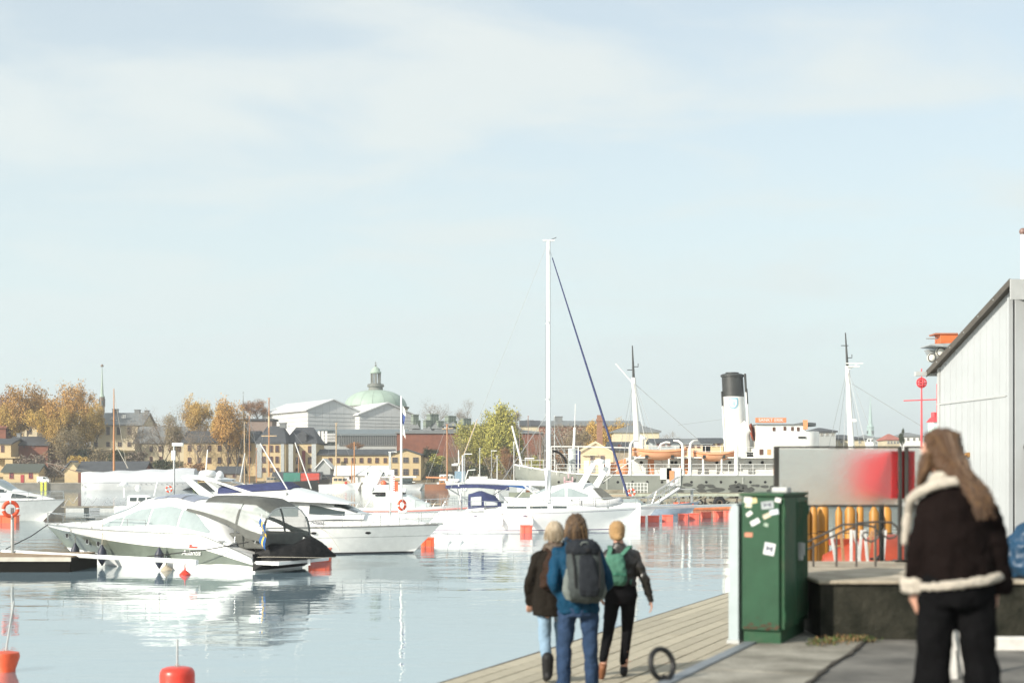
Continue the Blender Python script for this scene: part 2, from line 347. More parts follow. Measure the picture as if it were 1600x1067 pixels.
gp.location = (cx_ - 0.415 * math.cos(QA) - 0.01, cy_ + 0.415 * math.sin(QA) + 0.02, QZ)
MB().prism([(-0.045, 0), (0.045, 0), (0.045, 1.19), (0.02, 1.22), (-0.02, 1.2), (-0.045, 1.13)], 0.0, 0.30).build('post_housing', M_pale, gp, bevel=0.006)
MB().box((0, 0.15, 0.015), (0.11, 0.36, 0.03)).build('foot_plate', M_galv, gp)

# ---------------------------------------------------------------- raised concrete platform
PZT = 2.18
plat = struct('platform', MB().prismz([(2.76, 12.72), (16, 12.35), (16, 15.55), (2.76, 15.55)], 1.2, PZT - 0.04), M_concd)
for i in range(7):
    x0 = 2.73 + i * 1.95
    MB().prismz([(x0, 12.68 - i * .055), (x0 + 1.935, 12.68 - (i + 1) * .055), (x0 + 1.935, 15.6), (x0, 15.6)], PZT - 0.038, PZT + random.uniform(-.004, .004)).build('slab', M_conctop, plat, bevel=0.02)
wk = MB().box((7.1, 11.93, QZ + 0.055), (7.2, 0.13, 0.11)).build('white_kerb_rail', mat('chalky_white_paint', (0.62, 0.60, 0.56), 0.8, var=0.12, scale=8), None, loc=(0, 0, 0), bevel=0.01)
wk.location = (-0.0, 0, 0); tag(wk, 'low white painted rail lying along the pavement behind the woman', 'kerb rail')
af = MB(); af.prism([(0, 0), (0.07, 0), (0.035, 0.52), (0.0, 0.52)], 0, 0.03); af.prism([(0.13, 0), (0.20, 0), (0.055, 0.5), (0.02, 0.52)], 0.035, 0.065)
o = af.build('trestle', MATS['chalky_white_paint'], None, loc=(PX(1481, 10.2), 10.2, QZ + 0.003)); tag(o, 'white wooden trestle showing between the legs of the woman in black trousers', 'trestle')
bb = MB(); ell(bb, [(0.0, 0, 0, .20, .17), (0.1, 0, 0, .27, .22), (0.28, 0.02, 0, .27, .22), (0.42, 0.04, 0, .2, .17), (0.52, 0.06, 0, .09, .08), (0.56, .07, 0, .04, .04)], 18, p=2.4)
bag = bpy.data.objects.new('duffel_bag', remeshed(bb, 0.02, 4, 0.07, 0.09, mats=mat('blue_nylon', (0.006, 0.045, 0.10), 0.5, var=0.25), name='duffel_bag')); COL.objects.link(bag)
bag.location = (PX(1612, 13.0), 13.0, PZT + 0.01); tag(bag, 'bright blue nylon bag standing on the concrete platform by the white shed', 'bag')
# weeds at the cabinet foot
wd = MB(); random.seed(3)
for k in range(520):
    cx, cy = random.choice(((2.95, 12.55), (2.80, 12.35), (2.62, 12.2), (3.05, 12.5))); x, y = random.gauss(cx, .10), random.gauss(cy, .06); h = random.uniform(.01, .07); a = random.uniform(0, 6.3); ln = random.uniform(.02, .05)
    if x < 2.55 + (y - 12.25) * .41: continue
    dx, dy = math.cos(a) * ln, math.sin(a) * ln
    wd.add([(x, y, QZ), (x + dx * .5 - dy * .18, y + dy * .5 + dx * .18, QZ + h), (x + dx, y + dy, QZ + h * .8), (x + dx * .5 + dy * .18, y + dy * .5 - dx * .18, QZ + h * .9)], [(0, 1, 2, 3)], k % 2)
tag(wd.build('weeds', [mat('weed_green', (0.06, 0.09, 0.02), 0.8, var=0.3), mat('dead_leaf', (0.17, 0.10, 0.045), 0.9, var=0.3)]), 'low weeds and dead leaves at the foot of the cabinet', 'weeds', kind='stuff')
M_dirt = mat('soil_crack', (0.05, 0.042, 0.032), 1.0, var=0.3)
cr_ = MB(); pts = [(s_, 0.945 + 0.012 * math.sin(s_ * 3) + random.uniform(-.008, .008)) for s_ in [7.5 + .12 * k for k in range(58)]]
for k in range(len(pts) - 1):
    w1 = .014 + .006 * math.sin(k * 1.3); (a, ta), (b_, tb) = pts[k], pts[k + 1]
    cr_.prismz([Q(a, ta - w1), Q(b_, tb - w1), Q(b_, tb + w1), Q(a, ta + w1)], QZ + 0.001, QZ + 0.017)
struct('dirt_seam', cr_, M_dirt)

# ---------------------------------------------------------------- frosted windbreak on the platform
fd = 15.42
fen = thing('glass_windbreak', 'frosted glass windbreak in dark frames along the back of the concrete platform', 'windbreak', (0, 0, PZT + 0.004))
def LX(px): return PX(px, fd)
def LZ(py): return PZ(py, fd) - PZT - 0.004
M_frost = mat('frosted_glass', (0.86, 0.88, 0.84), 0.27, var=0.03, trans=1.0, bump=0.25, bscale=90, ior=1.3)
for px in (1213, 1406, 1416, 1502):
    MB().box((LX(px), fd, LZ(697) / 2), (0.055 if px == 1213 else 0.038, 0.05, LZ(697))).box((LX(px), fd, 0.01), (0.12, 0.12, 0.02)).build('post', M_dkmetal, fen, bevel=0.004)
for a, b_ in ((1217, 1403), (1419, 1499)):
    p = MB().box(((LX(a) + LX(b_)) / 2, fd, (LZ(701) + LZ(788)) / 2), (LX(b_) - LX(a) - .004, 0.012, LZ(701) - LZ(788))).build('glass_pane', M_frost, fen)
    for y in (698.5, 790): MB().box(((LX(a) + LX(b_)) / 2, fd, LZ(y)), (LX(b_) - LX(a), 0.035, 0.022)).build('rail', M_dkmetal, fen)
# clamp
MB().box((LX(1416), fd - .03, LZ(788)), (0.10, 0.03, 0.05)).build('clamp', M_galv, fen, bevel=.004)
rl = thing('scroll_railing', 'dark iron handrail with curled scrolls on the concrete platform', 'railing', (0, 0, PZT + 0.004))
rd = 14.55
def RP(px, py, dd=0): return (PX(px, rd + dd), rd + dd, PZ(py, rd + dd) - PZT - 0.004)
M_iron = mat('worn_iron', (0.09, 0.082, 0.075), 0.4, 0.5, var=0.2)
MB().tube([RP(1262, 846), RP(1290, 833), RP(1317, 819), RP(1338, 819), RP(1352, 820), RP(1366, 823), RP(1373, 832), RP(1371, 841), RP(1362, 846), RP(1352, 843), RP(1347, 836), RP(1351, 831), RP(1357, 832)], 0.011, 8).build('handrail', M_iron, rl, 50)
MB().tube([RP(1262, 858), RP(1300, 838), RP(1335, 822)], 0.010, 8).build('handrail', M_iron, rl, 50)
MB().tube([RP(1338, 817), RP(1370, 815), RP(1393, 816), RP(1401, 822), RP(1403, 831), RP(1398, 839), RP(1389, 841), RP(1381, 837), RP(1379, 830), RP(1383, 826)], 0.011, 8).build('scroll', M_iron, rl, 50)
for px, yt in ((1271, 846), (1307, 835), (1338, 820), (1368, 818)):
    MB().tube([(RP(px, 0)[0], rd, 0), RP(px, yt)], 0.012, 8).build('baluster', M_iron, rl)
# things beyond the windbreak, standing on the quay
yd = 22.0
M_yel = mat('yellow_plastic', (0.44, 0.20, 0.03), 0.5, var=0.2, scale=2, rand=0.15)
random.seed(11)
specs = [(1262, 12, 838, 'widest'), (1277, 9, 832, ''), (1296, 13, 820, ''), (1316, 8, 815, ''), (1334, 12, 812, ''), (1351, 8, 812, ''), (1368, 11, 806, ''), (1391, 13, 806, '')]
for k, (px, wp, yy, _) in enumerate(specs):
    r = wp * 1.55 / 2 / FPX * yd; h = PZ(791 - (k % 3) * 3, yd) - QZ
    b = thing('spar_buoy', 'upright yellow spar buoy stored on the quay, %s' % ('half hidden by the green cabinet', 'just right of the green cabinet', 'third from the green cabinet', 'under the left part of the frosted pane', 'above the bend of the handrail', 'behind the left curl of the railing', 'behind the right curl of the railing', 'next to the double fence posts')[k], 'spar buoy', (PX(px, yd), yd + random.uniform(0, .5), QZ), 0, 'yellow spar buoys behind the windbreak')
    MB().lathe([(r * .96, 0.02), (r, .1), (r, h * .55), (r * .98, h * .56)], n=14).build('drum', M_yel, b, 50)
    MB().lathe([(r * .92, h * .56), (r * .9, h * .9), (r * .3, h)], n=14).build('top_cone', M_yel, b, 50)
    MB().torus((0, 0, h * .56), r * .97, r * .08, 14, 6, ax='z').build('band', M_dkmetal, b)
for k in range(9):
    px = 1315 + k * 7.5; c = [(.5, .5, .48), (.33, .18, .09), (.55, .55, .53)][k % 3]
    o = MB().box((0, 0, 0.38), (0.035, 0.02, 0.76)).build('leaning_board', mat('board_%d' % (k % 3), c, 0.6, var=0.15), None, loc=(PX(px, 17.2), 17.2, PZT - 0.14), bevel=0.004)
    o.rotation_euler = (R(-8), R(-8 + (k % 5) * 5), 0); o.location.z = QZ
    tag(o, '%s narrow board leaning behind the scroll railing, %s' % (('grey', 'brown', 'white')[k % 3], ('nearest the cabinet', 'in the middle', 'nearest the double posts')[k // 3]), 'board', 'narrow boards leaning behind the railing')
    o.location.z = QZ + 0.02
    o.scale = (1, 1, 1.05)
# overturned orange dinghy with a chain
dg = thing('overturned_dinghy', 'orange-red dinghy overturned behind the railing with a chain across it', 'dinghy', (PX(1400, 18.5), 18.5, QZ), R(20))
h_ = MB(); rings = []
for i in range(11):
    u = i / 10; x = -1.1 + 2.2 * u; wd_ = 0.52 * (1 - abs(2 * u - 1) ** 2.6) + .04; rings.append([(x, wd_ * math.cos(a), 0.06 + (0.40 + .25 * (1 - abs(2 * u - 1) ** 2)) * max(0, math.sin(a)) ** .7) for a in [math.pi * k / 12 for k in range(13)]])
h_.ring(rings, closed=True); h_.build('hull', mat('faded_orange_red', (0.33, 0.05, 0.02), 0.55, var=0.25, scale=2), dg, 40)
h2 = MB().box((0, 0, 0.62), (2.0, 0.04, 0.08)).build('keel', MATS['faded_orange_red'], dg)
h3 = MB()
for k in range(16):
    a = k / 15; h3.torus((-0.7 + 1.4 * a, -0.56 + .1 * math.sin(a * 3), 0.30 + 0.13 * math.cos(a * 6.3)), 0.055, 0.014, 10, 5, ax='y' if k % 2 else 'z')
h3.build('chain', mat('black_iron2', (0.015, 0.014, 0.013), 0.6), dg)
rs = thing('red_hanging_sign', 'glossy red box sign showing through the frosted glass beside the double posts', 'sign', (PX(1391, 15.5), 15.46, PZT + 0.004), R(0))
MB().box((0.13, 0.9, (LZ(704) + LZ(779)) / 2), (0.26, 1.8, LZ(704) - LZ(779))).build('sign_box', mat('glossy_red', (0.55, 0.004, 0.01), 0.35, var=0.08), rs, bevel=0.01)
MB().tube([(0.13, 0.9, -0.5), (0.13, 0.9, LZ(779))], 0.03).build('sign_post', M_dkmetal, rs)

# ---------------------------------------------------------------- white shed on the right
M_shed = mat('white_sheet_metal', (0.40, 0.42, 0.425), 0.7, spec=.3, var=0.05, scale=1.2, bump=0.08, bscale=5)
M_shed2 = mat('light_grey_fascia', (0.42, 0.43, 0.42), 0.6, var=0.08)
M_barge = mat('brown_barge_board', (0.085, 0.075, 0.062), 0.7, var=0.15)
sh = thing('shed', 'white metal clad shed with a sloping dark roof edge at the right of the quay', 'shed', (10.49, 30.0, QZ), R(96))
LW = 3.72; zt = lambda s_: 5.37 + (4.03 - 5.37) * s_ / LW
MB().prism([(0.05, 0), (LW - .05, 0), (LW - .05, zt(LW) - .12), (0.05, zt(0) - .12)], -9, -0.06).build('frame', M_shed2, sh)
MB().prism([(0.0, 3.175), (LW - .13, 3.175), (LW - .13, zt(LW - .13)), (0.0, zt(0))], -0.06, 0.0).build('wall_panel', M_shed, sh)
for a, b_ in ((0.0, .62), (.635, 1.95), (1.965, LW - .12)):
    p = MB().prism([(a, 0), (b_, 0), (b_, 3.15), (a, 3.15)], -0.06, 0.006 if a < .6 else -0.002).build('wall_panel', M_shed, sh)
for k in range(11): s_ = .14 + k * .32; MB().box((s_, 0.003, (3.2 + zt(s_)) / 2 - .03), (.022, .014, zt(s_) - 3.32)).box((s_, 0.005, 1.58), (.022, .016, 3.1)).build('cladding_rib', M_shed, sh)
MB().box((LW - .055, -.02, zt(LW) / 2), (.11, .1, zt(LW))).build('corner_trim', M_shed2, sh)
MB().box((-.01, -.01, 2.62), (.09, .09, 5.24)).build('corner_trim', M_shed, sh)
MB().box((1.95, 0.01, 3.165), (LW - .1, .03, .03)).build('drip_rail', M_shed2, sh)
MB().box((2.0, 0.03, 1.95), (.10, .05, .10)).ball((2.0, .07, 1.95), .045).build('door_lock', mat('brass', (.5, .28, .10), .4, .6), sh)
for k in range(5):
    MB().box((-0.03, -1.0 - k * 1.8, 2.7), (.06, 1.78, 5.3)).build('front_panel', M_shed, sh)
sl_ = (4.03 - 5.37) / LW
def slab(x0, x1, dz0, dz1): return [(x0, zt(x0) + dz0), (x1, zt(x1) + dz0), (x1, zt(x1) + dz1), (x0, zt(x0) + dz1)]
rf = MB().prism(slab(-.40, 3.95, 0.005, .05), -9.2, 0.16).build('roof', mat('dark_roof_sheet', (.10, .10, .10), .6), sh)
MB().prism(slab(-.40, 4.0, -0.09, .055), 0.16, 0.19).build('barge_board', M_barge, sh)
MB().prism(slab(-.40, 3.95, -.03, .002), 0.002, 0.158).build('soffit', M_barge, sh)
MB().box((-.43, -4.52, zt(-.4) - .17), (.05, 9.4, .42)).build('top_fascia', M_shed2, sh)
MB().box((4.02, -4.3, zt(4.0) - .02), (.14, 9.5, .10)).build('gutter', M_shed2, sh)
for z0 in (4.55, 1.35):
    MB().prism([(-.06, z0 + .72), (-.72, z0 - 0.02), (-.76, z0 + .03), (-.10, z0 + .80)], -1.9, -.28).build('hatch', M_dkmetal, sh)
for k, s_ in enumerate((0.35, 1.1, 1.85, 2.6, 3.35)):
    MB().box((s_, .195, zt(s_) - .02), (.03, .012, .03)).build('bolt', M_galv, sh)
fp = thing('flagpole', 'white flagpole with a ball finial rising behind the shed roof', 'flagpole', (PX(1598, 38), 38, QZ))
hh = PZ(366, 38) - QZ
MB().tube([(0, 0, 0), (0, 0, hh)], 0.065, 10, r2=0.05).build('pole', M_whitep, fp, 60); MB().ball((0, 0, hh + .07), .095).build('finial', mat('brown_ball', (.2, .12, .1), .4), fp, 60)

# lamp tower behind the shed
lt = thing('floodlight_tower', 'tower head with an orange box, grey canopy and round lamps peeping over the shed roof', 'tower', (PX(1474, 60), 60, QZ))
def T(px, py, d=60): return (PX(px, d) - PX(1474, 60), PZ(py, d) - QZ)
x0, z0 = T(1465, 538); x1, z1 = T(1497, 524)
MB().tube([(.45, 0, 0), (.45, 0, T(0, 560)[1])], .14, 8).build('column', M_dkmetal, lt)
MB().box(((x0 + x1) / 2, 0, (z0 + z1) / 2), (x1 - x0, .8, z1 - z0)).build('orange_box', mat('orange_paint', (.60, .14, .04), .5, var=.1), lt, bevel=.02)
MB().box((.0, -.0, T(0, 523)[1]), (.95, .9, .06)).build('box_lid', mat('orange_dark', (.35, .12, .06), .5), lt)
MB().prism([T(1445, 542), T(1492, 546), T(1490, 538), T(1446, 540)], -.7, .7).build('canopy', mat('grey_canopy', (.3, .32, .32), .5), lt)
MB().tube([(*T(1447, 529)[:1], 0, T(0, 529)[1]), (T(1466, 0)[0], 0, T(0, 529)[1])], .03).build('arm', M_galv, lt)
for px, py, r in ((1467, 551, .21), (1453, 560, .19), (1480, 553, .18), (1463, 568, .14)):
    a, z = T(px, py); l = MB().ball((a, -.2, z), r, 14).build('lamp', mat('lamp_white', (.62, .60, .53), .3), lt, 60); MB().torus((a, -.3, z), r * .8, .03, 14, 5).build('lamp_rim', M_dkmetal, l)
MB().prism([T(1449, 546), T(1464, 572), T(1490, 574), T(1492, 546)], .1, .5).build('lamp_bracket', M_galv, lt)
# ---------------------------------------------------------------- people
M_skin = mat('skin', (0.50, 0.27, 0.19), 0.5, var=0.08, scale=20)
def cloth(name, c, rough=0.85, var=0.2, bump=0.35, bs=9, **k): return mat(name, c, rough, spec=(.5 if rough < .5 else .05), var=var, scale=5, bump=bump, bscale=bs, stretch=(1, 1, 0.5), **k)
def hand_mb(mb, wrist, d, side, palm_n, curl=0.5, s=1.0, grip=False):
    """wrist point, direction of the hand, side=+1/-1 where the thumb lies (along palm_n x d)"""
    W = Vector(wrist); d = Vector(d).normalized(); n = Vector(palm_n).normalized(); u = d.cross(n).normalized() * side
    L = 0.085 * s
    for k in range(4):     # palm: four rays side by side
        o = u * (0.030 - 0.020 * k) * s
        capsule(mb, W + o * 0.55, W + d * L + o, 0.013 * s, 0.0115 * s, 8)
        ln = (0.070, 0.080, 0.074, 0.058)[k] * s; p0 = W + d * L + o; dd = d
        for j, fr in enumerate((0.45, 0.32, 0.23)):
            dd = (dd * math.cos(curl * (0.7 + .3 * j)) + n * math.sin(curl * (0.7 + .3 * j))).normalized()
            p1 = p0 + dd * ln * fr; capsule(mb, p0, p1, (0.0088 - .0006 * j) * s, (0.0082 - .0007 * j) * s, 8); p0 = p1
    t0 = W + d * 0.025 * s + u * 0.026 * s; t1 = t0 + (d * 0.6 + u * 0.75 + n * .25).normalized() * 0.04 * s; t2 = t1 + (d * 0.95 + n * 0.35).normalized() * 0.034 * s
    capsule(mb, t0, t1, 0.0125 * s, 0.0105 * s, 8); capsule(mb, t1, t2, 0.010 * s, 0.0085 * s, 8)
def head_mb(mb, c, yaw, s=1.0, tilt=0.0):
    """skull, jaw, nose, ears, lips and brow; yaw: 0 looks along +y"""
    hm = MB()
    ell(hm, [(-0.105, 0, .045, .022, .028), (-0.085, 0, .038, .042, .052), (-0.055, 0, .026, .056, .072), (-0.02, 0, .01, .068, .09), (0.02, 0, .0, .075, .098), (0.06, 0, -.006, .074, .096), (0.09, 0, -.01, .058, .078), (0.11, 0, -.01, .03, .045), (.117, 0, -.01, .01, .015)], 20)
    capsule(hm, (0, .088, .005), (0, .108, -.028), .008, .013, 8)
    for sx in (-1, 1):
        hm.ball((sx * .075, -.005, -.005), (.010, .02, .032), 10); hm.ball((sx * .013, .104, -.033), .009, 8)
        hm.ball((sx * .03, .083, .012), (.016, .012, .010), 8); capsule(hm, (sx * .012, .094, .026), (sx * .045, .08, .028), .007, .006, 6)
    capsule(hm, (-.022, .085, -.058), (.022, .085, -.058), .007, .007, 8); capsule(hm, (-.018, .083, -.067), (.018, .083, -.067), .0075, .0075, 8)
    M_ = Matrix.Translation(c) @ Matrix.Rotation(yaw, 4, 'Z') @ Matrix.Rotation(tilt, 4, 'X') @ Matrix.Scale(s, 4)
    mb.add([M_ @ Vector(v) for v in hm.v], hm.f); return M_
def eyes(M_, parent):
    for sx in (-1, 1):
        e = MB(); e.ball((0, 0, 0), .0115, 12); e.v = [tuple(M_ @ (Vector(v) + Vector((sx * .031, .084, .012)))) for v in e.v]; eo = e.build('eye', mat('eye_white', (.7, .68, .64), .2, var=0), parent, 60)
        i = MB(); i.ball((0, 0, 0), .006, 10); i.v = [tuple(M_ @ (Vector(v) + Vector((sx * .031, .0915, .012)))) for v in i.v]; i.build('iris', mat('iris_brown', (.05, .03, .02), .2, var=0), eo, 60)
def person(label, loc, rz, J, cloths, group=None, skinvox=0.009, yaw=0.0, tilt=0.0, hs=1.0):
    t = thing('person', label, 'person', loc, rz, group)
    b = MB(); hp = Vector(J['head'])
    M_ = head_mb(b, hp, yaw, hs, tilt)
    capsule(b, J['neck'], hp + Vector((0, -.01, -.05)), .056, .052)
    sh = Vector(J['neck']) - Vector((0, 0, .06)); pel = Vector(J['pelvis'])
    ell(b, [(pel.z - .12, pel.x, pel.y, .12, .085), (pel.z, pel.x, pel.y, .145, .10), (pel.z + .12, pel.x * .6 + sh.x * .4, pel.y * .6 + sh.y * .4, .12, .085), (sh.z - .15, sh.x, sh.y, .135, .09), (sh.z - .06, sh.x, sh.y, .11, .075), (sh.z + .01, sh.x, sh.y, .06, .055)], 18)
    for s_ in ('l', 'r'):
        S_, E, W = J['sh' + s_], J['el' + s_], J['wr' + s_]
        limb(b, [sh + Vector((0, 0, -.02)), S_, E, W], [.045, .048, .036, .027])
        hd = J.get('hand' + s_, {}); d = hd.get('d', (Vector(W) - Vector(E))); hand_mb(b, W, d, hd.get('side', 1), hd.get('n', (0, 1, 0)), hd.get('curl', .45), hs)
        H, K, A, Tn = J['hip' + s_], J['kn' + s_], J['an' + s_], J['to' + s_]
        limb(b, [pel + (Vector(H) - pel) * .6, H, K, A], [.09, .085, .055, .038]); limb(b, [A, Tn], [.038, .028])
    o = bpy.data.objects.new('body', remeshed(b, skinvox, 3, mats=M_skin, name='body')); COL.objects.link(o); o.parent = t
    eyes(M_, t)
    return t, M_
def garment(name, mb, m, parent, vox=0.012, smooth=5, disp=0.03, ds=0.12):
    me = remeshed(mb, vox, smooth, disp, ds, mats=m, name=name); o = bpy.data.objects.new(name, me); COL.objects.link(o); o.parent = parent; return o
def strands(name, root_fn, n, m, parent, seed=1, seg=7, r=0.004):
    random.seed(seed); mb = MB()
    for i in range(n):
        pts = root_fn(random.random(), random.random(), seg); mb.tube(pts, [r * (1 - .5 * k / (len(pts) - 1)) for k in range(len(pts))], 4)
    return mb.build(name, m, parent, 60)
def V(*a): return Vector(a)
def shoe(name, A, Tn, m, parent, hgt=0.0, w=.047):
    A, Tn = Vector(A), Vector(Tn); mb = MB()
    heel = A + (A - Tn).normalized() * .045; heel.z = min(A.z, Tn.z + .5) - .04
    capsule(mb, heel, A + V(0, 0, -.01), .042, .046); capsule(mb, A, Tn + V(0, 0, .0), .046, .036); capsule(mb, heel, Tn + V(0, 0, -.01), .036, .030)
    if hgt: capsule(mb, A + V(0, -.005, -.02), A + V(0, -.015, hgt), .056, .066)
    me = remeshed(mb, .01, 3, mats=m, name=name)
    o = bpy.data.objects.new(name, me); COL.objects.link(o); o.parent = parent; return o
def strap(pts, wdt, th, nrm=(0, 1, 0)):
    mb = MB(); rings = []; L = len(pts)
    for i, p in enumerate(pts):
        p = Vector(p); t = (Vector(pts[min(i + 1, L - 1)]) - Vector(pts[max(i - 1, 0)])).normalized(); n = Vector(nrm[i] if isinstance(nrm[0], (tuple, list)) else nrm).normalized(); u = t.cross(n).normalized() * wdt / 2; n = u.cross(t).normalized() * th / 2
        rings.append([p - u - n, p + u - n, p + u + n, p - u + n])
    mb.ring(rings); return mb

# --- the man in the blue jacket with the big grey rucksack (hands in pockets)
gx, gd = PX(904, 13.7), 13.7
J = dict(pelvis=V(0, 0, .98), neck=V(-.01, .03, 1.52), head=V(-.02, .06, 1.675), shl=V(-.19, .01, 1.415), shr=V(.175, .01, 1.405), ell=V(-.25, -.07, 1.16), elr=V(.27, -.06, 1.15), wrl=V(-.10, .08, .99), wrr=V(.14, .08, .98),
         hipl=V(-.10, 0, .94), hipr=V(.10, 0, .94), knl=V(-.13, .08, .52), knr=V(.12, .03, .51), anl=V(-.15, -.02, .09), anr=V(.15, .10, .09), tol=V(-.17, .12, .045), tor=V(.18, .25, .045),
         handl=dict(d=(.7, .4, -.5), n=(0, 1, 0)), handr=dict(d=(-.7, .4, -.5), n=(0, 1, 0), side=-1))
man, Mh = person('man in blue jacket and jeans with shaggy brown hair walking away under a large rucksack', (gx, gd, DZ), R(4), J, None, 'people walking along the boardwalk', yaw=R(8), tilt=R(-10))
M_blue = cloth('blue_shell_fabric', (0.007, 0.040, 0.08), 0.6)
g = MB(); ell(g, [(.855, 0, .0, .20, .15), (.95, 0, 0, .205, .155), (1.08, 0, .0, .205, .15), (1.25, 0, .0, .225, .15), (1.38, -.005, 0, .215, .14), (1.46, -.01, .01, .16, .115), (1.52, -.01, .02, .10, .09)], 24)
for s_ in ('l', 'r'): limb(g, [V(0, .0, 1.42), J['sh' + s_], J['el' + s_], J['wr' + s_] + V(0, .0, -.03)], [.095, .075, .070, .060])
capsule(g, (-.09, .01, 1.53), (.07, .0, 1.52), .062, .055); capsule(g, (-.06, -.055, 1.50), (.05, -.06, 1.49), .06, .055)
garment('jacket', g, M_blue, man, .012, 4, .05, .10)
M_jean = cloth('blue_denim', (0.028, 0.05, 0.098), 0.9)
g = MB(); ell(g, [(.82, 0, 0, .165, .125), (.90, 0, 0, .185, .14), (1.0, 0, 0, .17, .13)], 20)
for s_ in ('l', 'r'): limb(g, [J['hip' + s_] + V(0, 0, -.02), J['kn' + s_], J['an' + s_] + V(0, 0, .0)], [.098, .074, .070])
garment('jeans', g, M_jean, man, .012, 4, .035, .09)
for s_ in ('l', 'r'): shoe('shoe', J['an' + s_], J['to' + s_], M_black, man)
M_hairb = mat('brown_hair', (0.085, 0.048, 0.022), 0.55, var=0.35, scale=30, stretch=(6, 6, .6), bump=.6, bscale=30)
g = MB(); hx, hy, hz = J['head']
ell(g, [(-.13, 0, -.03, .075, .05), (-.08, 0, -.03, .095, .085), (-.02, 0, -.028, .10, .105), (.05, 0, -.02, .098, .11), (.10, 0, -.015, .075, .09), (.13, 0, -.01, .035, .045)], 20)
g.v = [(x + hx, y + hy, z + hz) for x, y, z in g.v]
ho = garment('hair', g, M_hairb, man, .01, 2, .05, .035)
def hair_r(a, b, seg, c=(hx, hy - .02, hz), len_=.17):
    th = a * 2 * math.pi; ph = .15 + b * 1.35; p = V(c[0] + .1 * math.sin(ph) * math.cos(th), c[1] + .112 * math.sin(ph) * math.sin(th), c[2] + .125 * math.cos(ph)); out = [p]; v = V(math.cos(th) * .25, math.sin(th) * .25, -.3); 
    for k in range(seg - 1): v = v * .72 + V(-math.cos(th) * .05 + random.uniform(-.15, .15), -math.sin(th) * .04, -.45); p = p + v.normalized() * len_ / seg; out.append(p)
    return [q for q in out if not (q.y > hy + .06 and q.z < hz + .03)] if False else out
strands('hair_strands', hair_r, 380, M_hairb, ho, 5, 6, .0045)
strands('hair_strands', lambda a, b, s_: hair_r(a, b, s_, len_=.22), 200, mat('lighter_brown_strands', (.20, .12, .055), .5, var=.3, scale=30), ho, 15, 7, .004)  # lighter strands mixed into the brown hair for colour variety
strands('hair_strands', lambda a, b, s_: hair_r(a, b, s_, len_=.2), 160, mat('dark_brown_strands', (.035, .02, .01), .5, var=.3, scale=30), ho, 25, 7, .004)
# rucksack
M_rg = cloth('grey_pack_fabric', (0.06, 0.07, 0.07), 0.7); M_rd = cloth('dark_pack_fabric', (0.022, 0.025, 0.03), 0.65); M_rl = cloth('pale_pack_fabric', (0.15, 0.17, 0.16), 0.7)
pk = thing('rucksack', 'large grey and black rucksack on the back of the man in blue', 'rucksack', (gx, gd, DZ), R(4))
g = MB(); ell(g, [(.97, .035, -.20, .13, .07, .05), (1.02, .035, -.235, .175, .10, .05), (1.12, .035, -.255, .19, .12, .05), (1.28, .03, -.25, .18, .115, .05), (1.42, .025, -.235, .165, .10, .05), (1.50, .02, -.23, .14, .085, .05)], 28, p=2.6)
garment('pack_body', g, M_rg, pk, .012, 3, .03, .10)
g = MB(); ell(g, [(1.43, .02, -.235, .172, .115), (1.50, .015, -.235, .168, .112), (1.545, .01, -.225, .14, .09), (1.565, .01, -.22, .08, .05)], 28, p=2.6); garment('top_lid', g, M_rd, pk, .012, 3, .03, .07)
g = MB(); ell(g, [(1.04, .06, -.345, .085, .025), (1.1, .06, -.355, .10, .035), (1.22, .055, -.355, .10, .032), (1.36, .04, -.335, .085, .03), (1.43, .03, -.315, .06, .02)], 20, p=3); garment('front_pocket', g, M_rd, pk, .010, 2, .015, .06)
g = MB(); ell(g, [(1.0, -.115, -.25, .04, .065), (1.08, -.135, -.26, .05, .08), (1.2, -.135, -.25, .04, .07), (1.3, -.125, -.24, .02, .04)], 16); garment('side_pocket', g, M_rl, pk, .010, 2, .015, .06)
g = MB(); ell(g, [(1.0, .18, -.22, .035, .06), (1.08, .20, -.23, .04, .075), (1.2, .19, -.23, .03, .06)], 16); garment('side_pocket', g, M_rl, pk, .010, 2, .015, .06)
for sx in (-1, 1):
    strap([(sx * .08 + .02, -.13, 1.50), (sx * .105, -.05, 1.555), (sx * .125, .06, 1.54), (sx * .13, .15, 1.42), (sx * .15, .16, 1.25), (sx * .18, .05, 1.1), (sx * .15, -.1, 1.04)], .055, .02, ((0, -.2, 1), (0, -.2, 1), (0, .6, .8), (0, 1, 0.2), (0, 1, 0), (sx, .3, 0), (sx, 0, 0))).build('shoulder_strap', M_rd, pk, 60)
    strap([(sx * .13 + .03, -.33 , 1.46), (sx * .12 + .04, -.375, 1.30), (sx * .11 + .04, -.375, 1.12)], .016, .006, (0, -1, 0)).build('compression_strap', M_black, pk)
MB().tube([(-.02, -.32, 1.52), (.0, -.345, 1.55), (.04, -.345, 1.55), (.06, -.32, 1.52)], .007).build('haul_loop', M_rl, pk)
MB().box((.045, -.358, 1.475), (.035, .012, .025)).build('buckle', M_black, pk)

